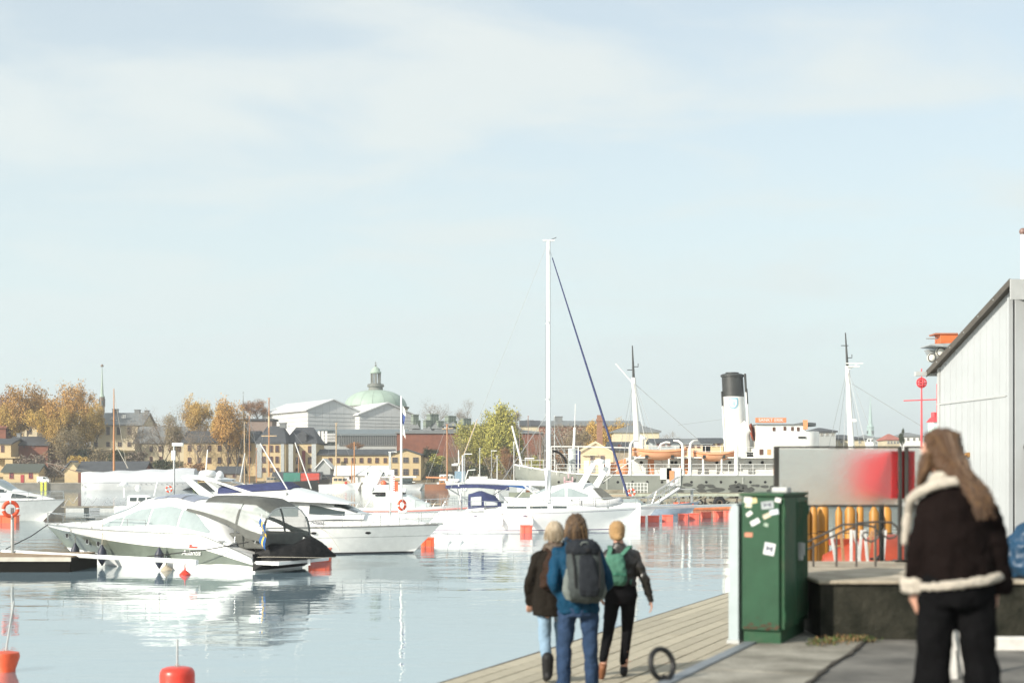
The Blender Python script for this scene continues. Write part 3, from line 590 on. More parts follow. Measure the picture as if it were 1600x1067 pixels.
# --- the white haired walker with dark coat, light jeans, brown leather backpack
wx, wd_ = PX(862, 15.0), 15.0
J = dict(pelvis=V(0, 0, .93), neck=V(.02, .02, 1.42), head=V(.035, .05, 1.57), shl=V(-.15, 0, 1.31), shr=V(.165, 0, 1.305), ell=V(-.235, -.01, 1.06), elr=V(.24, .02, 1.07), wrl=V(-.225, .09, .84), wrr=V(.22, .14, .86),
         hipl=V(-.08, 0, .88), hipr=V(.09, 0, .88), knl=V(-.07, .03, .48), knr=V(.12, .14, .5), anl=V(-.06, -.12, .12), anr=V(.13, .16, .09), tol=V(-.06, .02, .04), tor=V(.15, .30, .045))
wom, Mh = person('white haired person in dark coat and pale jeans with brown backpack walking on the boardwalk', (wx, wd_, DZ), R(6), J, None, 'people walking along the boardwalk', hs=.95)
M_coat = cloth('dark_wool', (0.016, 0.0135, 0.011), .95)
g = MB(); ell(g, [(.70, 0, 0, .20, .15), (.80, 0, 0, .205, .16), (.95, 0, 0, .20, .155), (1.1, 0, 0, .18, .14), (1.25, .005, 0, .185, .13), (1.34, .015, .0, .155, .11), (1.41, .02, .01, .085, .08)], 24)
for s_ in ('l', 'r'): limb(g, [V(.01, 0, 1.31), J['sh' + s_], J['el' + s_], J['wr' + s_]], [.085, .066, .06, .05])
garment('coat', g, M_coat, wom, .012, 4, .035, .1)
g = MB(); capsule(g, (-.05, -.02, 1.42), (.09, -.02, 1.42), .05, .05); capsule(g, (0, .05, 1.43), (.05, .05, 1.43), .05, .05); capsule(g, (.0, -.09, 1.40), (.07, -.08, 1.36), .04, .045); garment('scarf', g, cloth('dark_patterned_scarf', (.03, .025, .02), .9, col2=(.18, .14, .11)), wom, .01, 2, .04, .04)
M_pj = cloth('pale_denim', (0.22, 0.32, 0.42), .9); g = MB()
for s_ in ('l', 'r'): limb(g, [J['hip' + s_], J['kn' + s_], J['an' + s_] + V(0, 0, .03)], [.09, .066, .052])
garment('jeans', g, M_pj, wom, .012, 4, .03, .09)
for s_ in ('l', 'r'): shoe('boot', J['an' + s_], J['to' + s_], M_black, wom, .15)
M_hw = mat('white_blond_hair', (0.44, 0.36, 0.26), 0.6, var=0.25, scale=40, stretch=(5, 5, .8), bump=.5)
hx, hy, hz = J['head']; g = MB(); ell(g, [(-.10, 0, -.03, .06, .045), (-.06, 0, -.03, .085, .08), (0, 0, -.02, .092, .10), (.06, 0, -.02, .09, .10), (.10, 0, -.012, .065, .075), (.122, 0, -.01, .03, .04)], 20); g.v = [(x + hx, y + hy, z + hz) for x, y, z in g.v]
ho = garment('hair', g, M_hw, wom, .01, 2, .03, .03)
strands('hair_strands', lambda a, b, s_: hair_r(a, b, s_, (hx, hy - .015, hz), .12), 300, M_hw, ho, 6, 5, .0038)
strands('hair_strands', lambda a, b, s_: hair_r(a, b, s_, (hx, hy - .015, hz), .13), 160, mat('darker_blond_strands', (.24, .18, .11), .5, var=.3, scale=30), ho, 16, 5, .0038)  # darker blond strands mixed in to vary the hair colour
M_br = cloth('brown_leather', (0.035, 0.02, 0.014), .6, bump=.3)
pk = thing('backpack', 'slouchy brown leather backpack on the white haired walker', 'backpack', (wx, wd_, DZ), R(6))
g = MB(); ell(g, [(.98, .0, -.17, .10, .05), (1.02, .0, -.20, .15, .08), (1.12, .01, -.215, .155, .095), (1.24, .015, -.20, .13, .08), (1.34, .02, -.17, .09, .055), (1.38, .02, -.15, .06, .04)], 24, p=2.4); garment('pack_body', g, M_br, pk, .012, 3, .055, .08)
for sx in (-1, 1): strap([(sx * .05 + .02, -.15, 1.37), (sx * .09 + .01, -.03, 1.425), (sx * .10 + .01, .08, 1.38), (sx * .12, .12, 1.25), (sx * .15, .02, 1.08), (sx * .13, -.12, 1.02)], .03, .012, ((0, -.3, 1), (0, 0, 1), (0, 1, .5), (0, 1, 0), (sx, .3, 0), (sx, 0, 0))).build('shoulder_strap', M_br, pk, 60)
MB().tube([(-.02, -.16, 1.38), (0, -.18, 1.42), (.03, -.18, 1.42), (.05, -.15, 1.38)], .006).build('loop', M_br, pk)

# --- the blond walker in a black leather jacket with a mint backpack
bx_, bd = PX(971, 15.4), 15.4
J = dict(pelvis=V(0, 0, .94), neck=V(-.02, .02, 1.42), head=V(-.045, .045, 1.565), shl=V(-.155, 0, 1.315), shr=V(.14, 0, 1.315), ell=V(-.23, -.04, 1.07), elr=V(.245, -.03, 1.06), wrl=V(-.21, .1, .88), wrr=V(.325, .06, .83),
         hipl=V(-.09, 0, .89), hipr=V(.08, 0, .89), knl=V(-.14, .02, .48), knr=V(.07, .07, .49), anl=V(-.22, -.22, .16), anr=V(.03, .03, .085), tol=V(-.235, -.19, .03), tor=V(.05, .17, .035), handr=dict(d=(.15, .1, -1), n=(-1, 0, 0), curl=.35), handl=dict(n=(1, 0, 0)))
gl, Mh = person('blond person with hair bun in black leather jacket, right of the trio', (bx_, bd, DZ), R(2), J, None, 'people walking along the boardwalk', yaw=R(-28), hs=.95)
M_lea = cloth('black_leather', (0.02, 0.018, 0.016), .38, bump=.25, bs=14)
g = MB(); ell(g, [(.985, 0, 0, .165, .13), (1.06, 0, 0, .16, .125), (1.15, 0, 0, .165, .125), (1.27, 0, 0, .18, .125), (1.345, -.01, 0, .15, .10), (1.42, -.02, .01, .07, .07), (1.45, -.02, .01, .062, .062)], 24)
for s_ in ('l', 'r'): limb(g, [V(-.005, 0, 1.31), J['sh' + s_], J['el' + s_], J['wr' + s_]], [.08, .06, .052, .04])
garment('leather_jacket', g, M_lea, gl, .011, 3, .035, .06)
M_leg = cloth('black_jersey', (0.006, 0.006, 0.007), .8)
g = MB(); ell(g, [(.80, 0, 0, .15, .12), (.88, 0, 0, .18, .14), (.98, 0, 0, .165, .13), (1.03, 0, 0, .15, .12)], 20)
for s_ in ('l', 'r'): limb(g, [J['hip' + s_], J['kn' + s_], J['an' + s_] + V(0, .01, .06)], [.092, .062, .046])
garment('leggings', g, M_leg, gl, .012, 3, .015, .08)
shoe('shoe', J['anr'], J['tor'], M_black, gl)
g = MB(); A = J['anl']; capsule(g, A + V(-.01, -.035, -.03), A + V(-.015, .02, -.13), .04, .036); capsule(g, A + V(0, .01, 0), A + V(-.012, .01, -.1), .045, .04); garment('shoe', g, mat('brown_shoe_sole', (.20, .08, .035), .7), gl, .01, 3, 0)
M_hblo = mat('golden_blond_hair', (0.40, 0.24, 0.10), 0.5, var=0.35, scale=40, stretch=(1, 3, 5), bump=.5)
hx, hy, hz = J['head']; g = MB(); ell(g, [(-.085, 0.0, -.03, .06, .05), (-.05, 0, -.03, .08, .082), (0, 0, -.02, .087, .098), (.06, 0, -.018, .086, .098), (.10, 0, -.012, .062, .075), (.12, 0, -.01, .03, .04)], 20); g.v = [(x + hx, y + hy, z + hz) for x, y, z in g.v]
capsule(g, (hx - .01, hy - .10, hz - .055), (hx + .01, hy - .12, hz - .05), .042, .036)
ho = garment('hair', g, M_hblo, gl, .009, 2, .015, .03)
MB().torus((hx, hy - .102, hz - .053), .036, .006, 16, 6, ax='y').build('hair_tie', M_black, ho)
M_mint = cloth('mint_canvas', (0.075, 0.19, 0.135), .8)
pk = thing('backpack', 'small mint green backpack worn over the black leather jacket', 'backpack', (bx_, bd, DZ), R(2))
g = MB(); ell(g, [(1.0, -.08, -.15, .10, .04), (1.05, -.085, -.175, .125, .065), (1.16, -.09, -.185, .125, .07), (1.27, -.09, -.17, .11, .055), (1.335, -.085, -.15, .08, .035)], 24, p=2.6); garment('pack_body', g, M_mint, pk, .011, 3, .03, .06)
for p0, p1 in ((.0, .095), (-.13, -.13)): strap([(p0 - .03, -.16, 1.31), ((p0 + p1) / 2, -.11, 1.385), (p1, 0, 1.415), (p1 + .01, .10, 1.36), (p1 + .03, .13, 1.2), (p1 * 1.4, .02, 1.06), (p1 * .9, -.12, 1.03)], .045, .012, ((0, -.5, 1), (0, -.5, 1), (0, 0, 1), (0, 1, .4), (0, 1, 0), (1, .3, 0), (1, 0, 0))).build('shoulder_strap', M_mint, pk, 60)
strap([(-.20, -.23, 1.12), (-.09, -.262, 1.13), (.02, -.23, 1.12)], .02, .006, (0, -1, 0)).build('pocket_seam', cloth('mint_dark', (.06, .2, .14), .8), pk)

# --- the near woman in the brown sheepskin jacket
nx, nd = PX(1489, 7.4), 7.4
J = dict(pelvis=V(.02, 0, .92), neck=V(-.02, .01, 1.43), head=V(-.06, .03, 1.575), shl=V(-.11, .02, 1.28), shr=V(.155, -.01, 1.265), ell=V(-.165, .02, 1.05), elr=V(.225, -.02, 1.04), wrl=V(-.175, .06, .86), wrr=V(.235, .02, .86),
         hipl=V(-.07, 0, .88), hipr=V(.11, 0, .88), knl=V(-.09, .06, .47), knr=V(.13, -.02, .48), anl=V(-.10, .02, .08), anr=V(.16, -.10, .09), tol=V(-.13, .17, .04), tor=V(.18, .04, .03),
         handl=dict(d=(.12, -.05, -1), n=(.7, .5, 0), curl=.35, side=-1), handr=dict(d=(-.1, 0, -1), n=(-1, 0.2, 0), curl=.5))
fw, Mh = person('long haired woman in brown sheepskin jacket and black trousers at the right', (nx, nd, QZ + .004), 0.0, J, None, None, .007, yaw=R(42), tilt=R(-8), hs=.96)
M_suede = cloth('dark_brown_suede', (0.009, 0.006, 0.0055), .95, bump=.4, bs=25); M_fleece = mat('cream_fleece', (0.62, 0.56, 0.47), 1.0, var=.15, scale=60, bump=1.0, bscale=90)
g = MB(); ell(g, [(.915, .02, 0, .195, .155), (1.0, .02, 0, .19, .155), (1.12, .02, 0, .182, .15), (1.22, .02, 0, .18, .145), (1.30, .01, 0, .17, .145), (1.38, 0, .0, .13, .125), (1.44, -.01, 0, .085, .09)], 28)
for s_ in ('l', 'r'): limb(g, [V(.01, 0, 1.31), J['sh' + s_] + V(0, 0, -.01), J['el' + s_], J['wr' + s_] + V(0, 0, .045)], [.115, .078, .070, .066], 16)
garment('jacket', g, M_suede, fw, .010, 4, .04, .09)
# fleece collar, hem, cuffs
def band(name, secs, vox=.009, disp=.02): 
    g = MB(); ell(g, secs, 32); return garment(name, g, M_fleece, fw, vox, 2, disp, .02)
hem = [(.882, .025, 0, .196, .152), (.890, .025, 0, .224, .178), (.922, .025, 0, .226, .18), (.93, .025, 0, .196, .152)]
o = band('fleece_hem', hem); o.rotation_euler = (0, R(-8), 0); o.location = (0.135, 0, .005)
for s_, dx in (('l', 0), ('r', 0)):
    W = J['wr' + s_]; w_ = W + V(0, 0, .02); g = MB(); ell(g, [(w_.z - .045, w_.x, w_.y, .058, .055), (w_.z - .035, w_.x, w_.y, .078, .074), (w_.z + .03, w_.x, w_.y, .084, .08), (w_.z + .045, w_.x, w_.y, .07, .068)], 24)
    garment('fleece_cuff', g, M_fleece if s_ == 'l' else M_suede, fw, .008, 2, .015, .02)
g = MB()
cp = [(-.195, .12, 1.27), (-.205, .05, 1.33), (-.175, -.04, 1.375), (-.11, -.105, 1.41), (-.03, -.125, 1.425), (.05, -.10, 1.43), (.09, -.04, 1.44), (.08, .05, 1.44), (.0, .10, 1.44)]
for i in range(len(cp) - 1): capsule(g, cp[i], cp[i + 1], .027, .027)
cq = [(-.10, .06, 1.38), (-.09, -.02, 1.44), (-.04, -.07, 1.465), (.03, -.06, 1.47), (.07, .0, 1.465)]
for i in range(len(cq) - 1): capsule(g, cq[i], cq[i + 1], .034, .034)
for a in ((-.21, .14, 1.2), (-.21, .15, 1.1)): capsule(g, cp[0], a, .024, .02)
garment('fleece_collar', g, M_fleece, fw, .008, 3, .010, .02)
M_blk = cloth('black_trouser_cloth', (0.005, 0.005, 0.0055), .9)
g = MB(); ell(g, [(.78, .02, 0, .17, .14), (.87, .02, 0, .20, .15), (.95, .02, 0, .185, .145)], 24)
for s_ in ('l', 'r'): limb(g, [J['hip' + s_], J['kn' + s_], J['an' + s_] + V(0, 0, .02)], [.098, .09, .106], 16)
garment('trousers', g, M_blk, fw, .012, 4, .04, .1)
for s_ in ('l', 'r'): shoe('shoe', J['an' + s_], J['to' + s_], M_black, fw)
M_hn = mat('light_brown_hair', (0.085, 0.042, 0.018), 0.5, var=0.5, scale=30, stretch=(8, 8, .7), bump=.6, bscale=25)
hx, hy, hz = J['head']
Mr = Matrix.Translation(V(hx, hy, hz)) @ Matrix.Rotation(R(42), 4, 'Z')
g = MB(); ell(g, [(-.16, .0, -.055, .05, .035), (-.10, .0, -.05, .078, .06), (-.05, 0, -.042, .086, .075), (0, 0, -.03, .09, .092), (.06, 0, -.016, .090, .104), (.10, 0, -.012, .068, .085), (.125, 0, -.008, .033, .045)], 24)
g.v = [tuple(Mr @ Vector(q)) for q in g.v]
limb(g, [(-.05, -.06, 1.50), (.0, -.12, 1.45), (.06, -.15, 1.38), (.10, -.16, 1.33), (.12, -.16, 1.28)], [.05, .040, .026, .015, .007])
limb(g, [(-.12, .05, 1.54), (-.14, .06, 1.46), (-.16, .06, 1.37)], [.04, .035, .012])
ho = garment('hair', g, M_hn, fw, .009, 3, .025, .03)
def hl(a, b, seg):
    al = (a - .5) * .8; st = Mr @ V(.085 * math.sin(a * 6.28), -.02 + .085 * math.cos(a * 6.28), .105 - .07 * b); side = a > .2
    mid = V(-.03 + .10 * b, -.11 - .03 * a, 1.46); end = V(.07 + .10 * b * random.random() + .03 * b, -.17 - .02 * a, 1.36 - .13 * random.random())
    if b > .8: mid = V(-.125 - .02 * a, .05, 1.50); end = V(-.155 - .03 * a, .06, 1.36)
    pts = []
    for k in range(seg + 3):
        u = k / (seg + 2); p = st * (1 - u) ** 2 + mid * 2 * u * (1 - u) + end * u * u; w_ = .016 * math.sin(u * 16 + a * 9) * u; pts.append(p + V(w_, -.004 - .02 * math.sin(3.14 * u), w_ * .5))
    return pts
strands('hair_strands', hl, 330, M_hn, ho, 9, 8, .0034)
strands('hair_strands', hl, 170, mat('lighter_hair_strands', (0.19, 0.105, 0.045), .45, var=.3, scale=30), ho, 19, 8, .003)  # lighter brown strands scattered through the long hair
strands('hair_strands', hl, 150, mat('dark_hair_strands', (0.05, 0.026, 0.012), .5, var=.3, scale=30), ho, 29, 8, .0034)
# ---------------------------------------------------------------- boats
def lerp(a, b, t): return a + (b - a) * t
def interp(tab, x):
    if x <= tab[0][0]: return tab[0][1:]
    for a, b in zip(tab, tab[1:]):
        if x <= b[0]:
            t = (x - a[0]) / (b[0] - a[0]); t = t * t * (3 - 2 * t) * .5 + t * .5
            return tuple(lerp(p, q, t) for p, q in zip(a[1:], b[1:]))
    return tab[-1][1:]
class Hull:
    def __init__(s, L, B, zb, zs, rake=1.2, draft=.4, fine=.55, tm=.35, pw=2.2, flare=.16, sternw=.9, sag=0.0, srake=0.0, drop=0.0):
        s.__dict__.update(locals())
    def hb(s, t, u):
        p = 1.0 if t < s.tm else max(0, 1 - ((t - s.tm) / (1 - s.tm)) ** s.pw)
        p *= lerp(s.sternw, 1, min(1, t / .3))
        return s.B / 2 * (p ** (1 + (1 - u) * s.fine)) * (1 - s.flare * (1 - u))
    def sheer(s, t): return lerp(s.zs, s.zb, t ** 1.6) - s.sag * math.sin(math.pi * t) - s.drop * max(0, 1 - t / .2) ** 1.1
    def x(s, t, u): return t * (s.L - s.rake * (1 - u)) + s.srake * (1 - t) * (1 - u)
    def side(s, x, z, sg=1, off=.01):    # point on the topside at x, z
        t = min(1, max(0, x / s.L))
        for _ in range(4): u = min(1, max(0, z / s.sheer(t))); t = min(1, max(0, (x - s.srake * (1 - t) * (1 - u)) / (s.L - s.rake * (1 - u))))
        return (x, sg * (s.hb(t, min(1, z / s.sheer(t))) + off), z)
    def mb(s, levels=(1, .88, .7, .5, .3, .12, 0), n=26, seg=lambda i: 0, bottom=1):
        m = MB(); rings = []; lv = list(levels)
        # build each ring: starboard sheer -> keel -> port sheer
        R2 = []
        for i in range(n + 1):
            t = (i / n) ** .9; zsh = s.sheer(t); half = [(s.x(t, u), max(.004, s.hb(t, u)), zsh * u) for u in [q(t) if callable(q) else q for q in lv]]
            half += [(s.x(t, 0), max(.003, s.hb(t, 0) * .6), -s.draft * .6 * (1 - t * .8)), (s.x(t, 0), .0, -s.draft * (1 - t * .85))]
            R2.append([(x, -y, z) for x, y, z in half] + [(x, y, z) for x, y, z in half[:-1][::-1]])
        k = len(R2[0]); nl = len(lv) - 1
        def mf(i, j):
            jj = j if j < k / 2 else k - 2 - j
            jj = min(j, k - 2 - j)
            return seg(jj) if jj < nl else bottom
        m.ring(R2, closed=False, cap=(True, False), mf=mf)
        return m
    def deck_mb(s, n=24, drop=.03, x0=0.0, x1=1.0):
        m = MB(); R2 = []
        for i in range(n + 1):
            t = lerp(x0, x1, i / n); z = s.sheer(t) - drop; h = max(.003, s.hb(t, 1) - .01); R2.append([(s.x(t, 1), -h, z), (s.x(t, 1), -h * .5, z + .03), (s.x(t, 1), 0, z + .04), (s.x(t, 1), h * .5, z + .03), (s.x(t, 1), h, z)])
        return m.ring(R2, closed=False, cap=(False, False))
    def rub(s, u=1.0, r=.03, n=24, t0=0, t1=1, off=0.0):
        m = MB()
        for sg in (-1, 1): m.tube([(s.x(t, u), sg * (s.hb(t, u) + off), s.sheer(t) * u) for t in [lerp(t0, t1, i / n) for i in range(n + 1)]], r, 5)
        return m
    def pulpit(s, t0, t1, h=.6, r=.014, posts=5, inset=.08, mid=True):
        m = MB(); n = 14; top = {}
        for sg in (-1, 1):
            P_ = [(s.x(lerp(t0, t1, i / n), 1) - (.0), sg * max(0.02, s.hb(lerp(t0, t1, i / n), 1) - inset), s.sheer(lerp(t0, t1, i / n)) + h) for i in range(n + 1)]
            m.tube(P_, r, 5)
            if mid: m.tube([(x, y, z - h * .5) for x, y, z in P_], r * .6, 4)
            for k in range(posts): x, y, z = P_[int(k * n / (posts - 1))]; m.tube([(x, y, z - h - .02), (x, y, z)], r * .9, 5)
        return m
class Shell:     # superstructure: table of (x, half width, z base, z top, exponent, tumblehome)
    def __init__(s, tab): s.tab = tab
    def pt(s, x, a, inf=0):
        hw, zb, z1, n, tb = interp(s.tab, x); c, sn = math.cos(a), math.sin(a); hw += inf; z1 += inf
        y = hw * math.copysign(abs(c) ** (2 / n), c); z = zb + (z1 - zb) * abs(sn) ** (2 / n)
        y *= 1 - tb * (z - zb) / max(.01, z1 - zb); return (x, y, z)
    def yz(s, x, z, inf=.012):
        hw, zb, z1, n, tb = interp(s.tab, x); f = min(.999, max(0, (z - zb) / max(.01, z1 - zb)))
        return (hw * (1 - f ** n) ** (1 / n)) * (1 - tb * f) + inf
    def mb(s, n=28, k=18):
        m = MB(); x0, x1 = s.tab[0][0], s.tab[-1][0]
        rings = [[s.pt(lerp(x0, x1, i / n), math.pi * j / k) for j in range(k + 1)] for i in range(n + 1)]
        return m.ring(rings, closed=False, cap=(True, True))
    def patch(s, x0, x1, a0, a1, inf=.012, n=8, k=8, th=.0):
        m = MB(); f = (lambda v, i: v(i) if callable(v) else v)
        R2 = []
        for i in range(n + 1):
            u = i / n; x = lerp(x0, x1, u); b0, b1 = (a0(u), a1(u)) if callable(a0) else (a0, a1)
            R2.append([s.pt(x, lerp(b0, b1, j / k), inf) for j in range(k + 1)])
        return m.ring(R2, closed=False, cap=(False, False))
    def window(s, bot, top, side, n=14, inf=.012, m=None):     # bot/top: polylines [(x, z)...] over the same x range
        m = m or MB(); x0, x1 = bot[0][0], bot[-1][0]; R2 = []
        for i in range(n + 1):
            x = lerp(x0, x1, i / n); zb, = interp([(a, b) for a, b in bot], x); z1, = interp([(a, b) for a, b in top], x); z1 = max(z1, zb + .004)
            R2.append([(x, side * s.yz(x, lerp(zb, z1, j / 3), inf), lerp(zb, z1, j / 3)) for j in range(4)])
        return m.ring(R2, closed=False, cap=(False, False))
def fender(parent, x, y, z, m, r=.13, h=.6):
    o = MB().lathe([(.03, h * .5), (.05, h * .42), (r * .9, h * .2), (r, 0), (r * .8, -h * .25), (.04, -h * .45), (.02, -h * .5)], (x, y, z), 14).build('fender', m, parent, 60)
    MB().tube([(x, y, z + h * .5), (x, y * .98, z + h * .5 + .75)], .012, 5).build('rope', M_rope, o); return o
def portlight(h, x, z, sg, rx, rz, parent, rim=M_steel, glass=M_black):
    mb = MB(); p0 = Vector(h.side(x - .05, z, sg)); p1 = Vector(h.side(x + .05, z, sg)); u = (p1 - p0).normalized(); n = u.cross(Vector((0, 0, 1))).normalized() * -sg
    n = Vector((u.y, -u.x, 0)).normalized(); n = n if n.y * sg > 0 else -n; c = Vector(h.side(x, z, sg, 0.0))
    pts = [c + u * rx * math.cos(a) + Vector((0, 0, 1)) * rz * math.sin(a) for a in [2 * math.pi * k / 20 for k in range(20)]]
    if rim is not None:
        mb.ring([[q + n * .0 for q in pts], [c + (q - c) * 1.0 + n * .035 for q in pts]]); o = mb.build('porthole', rim, parent, 40)
    else: o = None
    g = MB(); g.ring([[c + (q - c) * .72 + n * .02 for q in pts], [c + (q - c) * .72 + n * .042 for q in pts]]); g.build('porthole_glass', glass, o or parent)
    return o

# ---- sport cruiser with grey-green hull band
M_hullg = mat('grey_green_hull_band', (0.15, 0.175, 0.145), 0.16, var=.15, scale=1.5, coat=.6)
sc = thing('sport_cruiser', 'sleek white sport cruiser with grey green hull band and grey canopy, bow to the left', 'motor boat', (-7.75, 47.4, 0), R(155))
H = Hull(10.2, 3.5, 1.42, 1.22, rake=1.75, draft=.35, fine=.9, tm=.3, pw=2.3, flare=.10, sternw=.93, drop=.72)
BT = lambda t: lerp(.50, lerp(.58, .93, max(0, (t - .2) / .8) ** 1.6), min(1, t / .18)); BB = lambda t: lerp(.17, .40, t ** 2) + .2 * max(0, 1 - t / .2)
H.mb((1, lambda t: BT(t) * .5 + .5, BT, lambda t: lerp(BT(t), BB(t), .33), lambda t: lerp(BT(t), BB(t), .66), BB, .16, .05, 0), n=36, seg=lambda i: (0, 0, 1, 1, 1, 0, 0, 0)[i], bottom=2).build('hull', [M_white, M_hullg, mat('antifouling_dark', (.03, .03, .035), .6)], sc, 40)
H.deck_mb().build('deck', M_white, sc, 40); H.rub(.985, .028).build('rub_rail', M_steel, sc, 60)
sh1 = Shell([(.9, 1.55, .85, 1.0, 3, .05), (1.6, 1.60, .9, 1.75, 3, .15), (2.6, 1.60, .9, 2.30, 3.2, .22), (3.8, 1.55, .95, 2.52, 3.2, .25), (5.0, 1.48, 1.0, 2.40, 3.2, .28), (6.2, 1.32, 1.05, 1.98, 3, .3), (7.4, 1.05, 1.1, 1.58, 2.6, .3), (8.6, .70, 1.2, 1.50, 2.2, .3), (9.5, .25, 1.3, 1.42, 2, .2)])
top = sh1.mb().build('superstructure', M_white, sc, 50)
for sg in (-1, 1):
    for a, b in ((1.75, 3.05), (3.12, 4.35), (4.42, 5.6), (5.66, 6.7)):
        zt_ = lambda x: interp([(1.7, 1.32), (2.6, 1.92), (3.6, 2.12), (4.8, 2.02), (5.8, 1.72), (6.8, 1.42)], x)[0]
        zb_ = lambda x: interp([(1.7, 1.24), (3.0, 1.42), (3.6, 1.50), (6.8, 1.38)], x)[0]
        xs = [lerp(a, b, k / 6) for k in range(7)]
        sh1.window([(x, zb_(x)) for x in xs], [(x, zt_(x)) for x in xs], sg).build('side_window', M_tint, sc, 60)
sh1.patch(5.35, 6.75, R(50), R(130), .014).build('windscreen', M_tint, sc, 60)
sh1.patch(2.9, 4.7, R(62), R(118), .014).build('sunroof', mat('roof_hatch_glass', (.25, .27, .33), .15), sc, 60)
for x in (3.4, 4.1): sh1.patch(x, x + .03, R(60), R(120), .03).build('roof_seam', M_grcanv, sc)
for x, z in ((8.75, 1.03), (7.45, .86), (6.75, .80)): portlight(H, x, z, 1, .13, .13, sc); portlight(H, x, z, -1, .13, .13, sc)
# hull name in script along the band
MB().box((8.3, 0, 1.60), (.5, .5, .05)).build('deck_hatch', M_glass, sc, bevel=.02)
for x in (9.2, 6.9, 1.2):
    for sg in (-1, 1): MB().tube([(x - .13, sg * (H.hb(x / 10.2, 1) - .1), H.sheer(x / 10.2) + .06), (x + .13, sg * (H.hb(x / 10.2, 1) - .1), H.sheer(x / 10.2) + .06)], .022, 6).box((x, sg * (H.hb(x / 10.2, 1) - .1), H.sheer(x / 10.2) + .02), (.08, .04, .06)).build('cleat', M_steel, sc)
MB().tube([sh1.pt(6.7, R(80), .03), sh1.pt(6.1, R(96), .03)], .012, 5).build('wiper', M_black, sc)
tm = text_mesh('name_lettering', 'Atlantis', .24, mat('white_lettering', (.75, .75, .73), .4), .003, .35)
a, b = Vector(H.side(1.6, .58, 1)), Vector(H.side(3.2, .58, 1)); uu = (b - a).normalized()
o = inst('name_lettering', tm, sc, Vector(H.side(2.35, .60, 1, .03))); o.rotation_euler = (R(90), 0, math.atan2(uu.y, uu.x) + math.pi)
o = MB().box((0, 0, 0), (.32, .004, .05)).box((.1, 0, .06), (.10, .004, .05)).build('name_mark', M_red, sc, loc=Vector(H.side(2.25, .79, 1, .03))); o.rotation_euler = (0, 0, math.atan2(uu.y, uu.x))
MB().box((-.45, 0, .32), (1.1, 3.0, .12)).build('swim_platform', M_white, sc, bevel=.03)
MB().prism([(.02, .05), (-.35, .25), (-.12, .28), (.02, .6)], -1.5, 1.5).build('transom_step', M_black, sc)
# canopy over cockpit: frame + fabric roof + clear sides
cpy = Shell([(-.35, 1.35, .9, 2.05, 3.2, .1), (.3, 1.42, .95, 2.36, 3.4, .15), (1.2, 1.46, .98, 2.42, 3.4, .18), (2.0, 1.48, 1.0, 2.44, 3.2, .2), (2.9, 1.52, 1.05, 2.42, 3, .2)])
cpy.patch(-.3, 2.3, R(50), R(130), .05, 14, 12).build('canopy_roof', M_grcanv, sc, 60)
for sg in (-1, 1):
    lo = (R(2), R(36)) if sg > 0 else (R(144), R(178))
    for a, b in ((-.28, .72), (.80, 2.9)):
        lowa = (lambda u, a=a, b=b: R(2 + 30 * max(0, (lerp(a, b, u) - .3) / 2.6))); mir = (lambda v: v) if sg > 0 else (lambda v: math.pi - v)
        w_ = cpy.patch(a, b, lambda u, f=lowa, m_=mir: m_(f(u)), lambda u, m_=mir: m_(R(49)), .03, 10, 6).build('clear_side', M_clear, sc, 60)
    for a in (-.34, .72): cpy.patch(a, a + .08, lo[0], lo[1], .05, 2, 8).build('canopy_seam', M_grcanv, sc, 60)
    cpy.patch(-.32, 2.9, lambda u, m_=mir: m_(R(1 + 31 * max(0, (lerp(-.32, 2.9, u) - .3) / 2.6))), lambda u, m_=mir: m_(R(7 + 30 * max(0, (lerp(-.32, 2.9, u) - .3) / 2.6))), .05, 14, 2).build('canopy_skirt', M_grcanv, sc, 60)
bk = MB()
bk.tube([cpy.pt(-.3, R(a), .02) for a in range(0, 181, 12)], .02, 6); bk.tube([cpy.pt(.76, R(a), .02) for a in range(0, 181, 12)], .02, 6); pass
bk.build('canopy_frame', M_steel, sc, 60)
MB().box((.6, 0, 1.0), (1.6, 2.3, .5)).build('cockpit_seat', M_grcanv, sc, bevel=.06)
for x in (9.6, 6.9, 4.3, 8.2, 5.6): H
H.pulpit(.42, .985, .38, .012, 6, .12, False).build('deck_rail', M_steel, sc, 60)
for x in (8.15, 6.3, 3.45): fender(sc, x, H.side(x, .75, 1, .20)[1] + .05, .42, mat('dark_blue_fender', (.03, .035, .055), .5), .16, .72)
MB().tube([(9.9, .15, 1.38), (9.7, 1.2, 1.0), (9.5, 2.6, .62)], .018, 5).build('mooring_line', M_black, sc)
MB().tube([(.1, 1.6, 1.0), (1.4, 2.0, .75), (3.4, 2.6, .5)], .018, 5).build('mooring_line', M_black, sc)
MB().box((9.85, 0, 1.38), (.35, .18, .12)).build('anchor_roller', M_steel, sc)
# flag on staff
fs = MB().tube([(.1, 1.25, .95), (-.25, 1.35, 1.9)], .015, 6).build('flag_staff', M_whitep, sc)
fl = MB(); 
for (z0, z1, k) in ((0, .22, 0), (.22, .34, 1), (.34, .56, 0)):
    R2 = [[(-.22 + .06 * math.sin(u * 5) + .05 * z, 1.37 + .05 * math.sin(u * 6), 1.75 - u * .85 - z * .0) for z in (z0, z1)] for u in [i / 8 for i in range(9)]]
    R2 = [[(-.20 - zz * .35 + .03 * math.sin(i), 1.37 + .05 * math.sin(i * 1.1 + zz * 3), 1.78 - i * .1 - zz * .45) for zz in (z0, z1)] for i in range(9)]
    fl.ring(R2, closed=False, cap=(False, False), mf=lambda i, j, k=k: 1 if k == 1 or i == 3 else 0)
fl.build('flag', [mat('flag_blue', (.02, .09, .26), .8), mat('flag_yellow', (.68, .45, .05), .8)], fs)

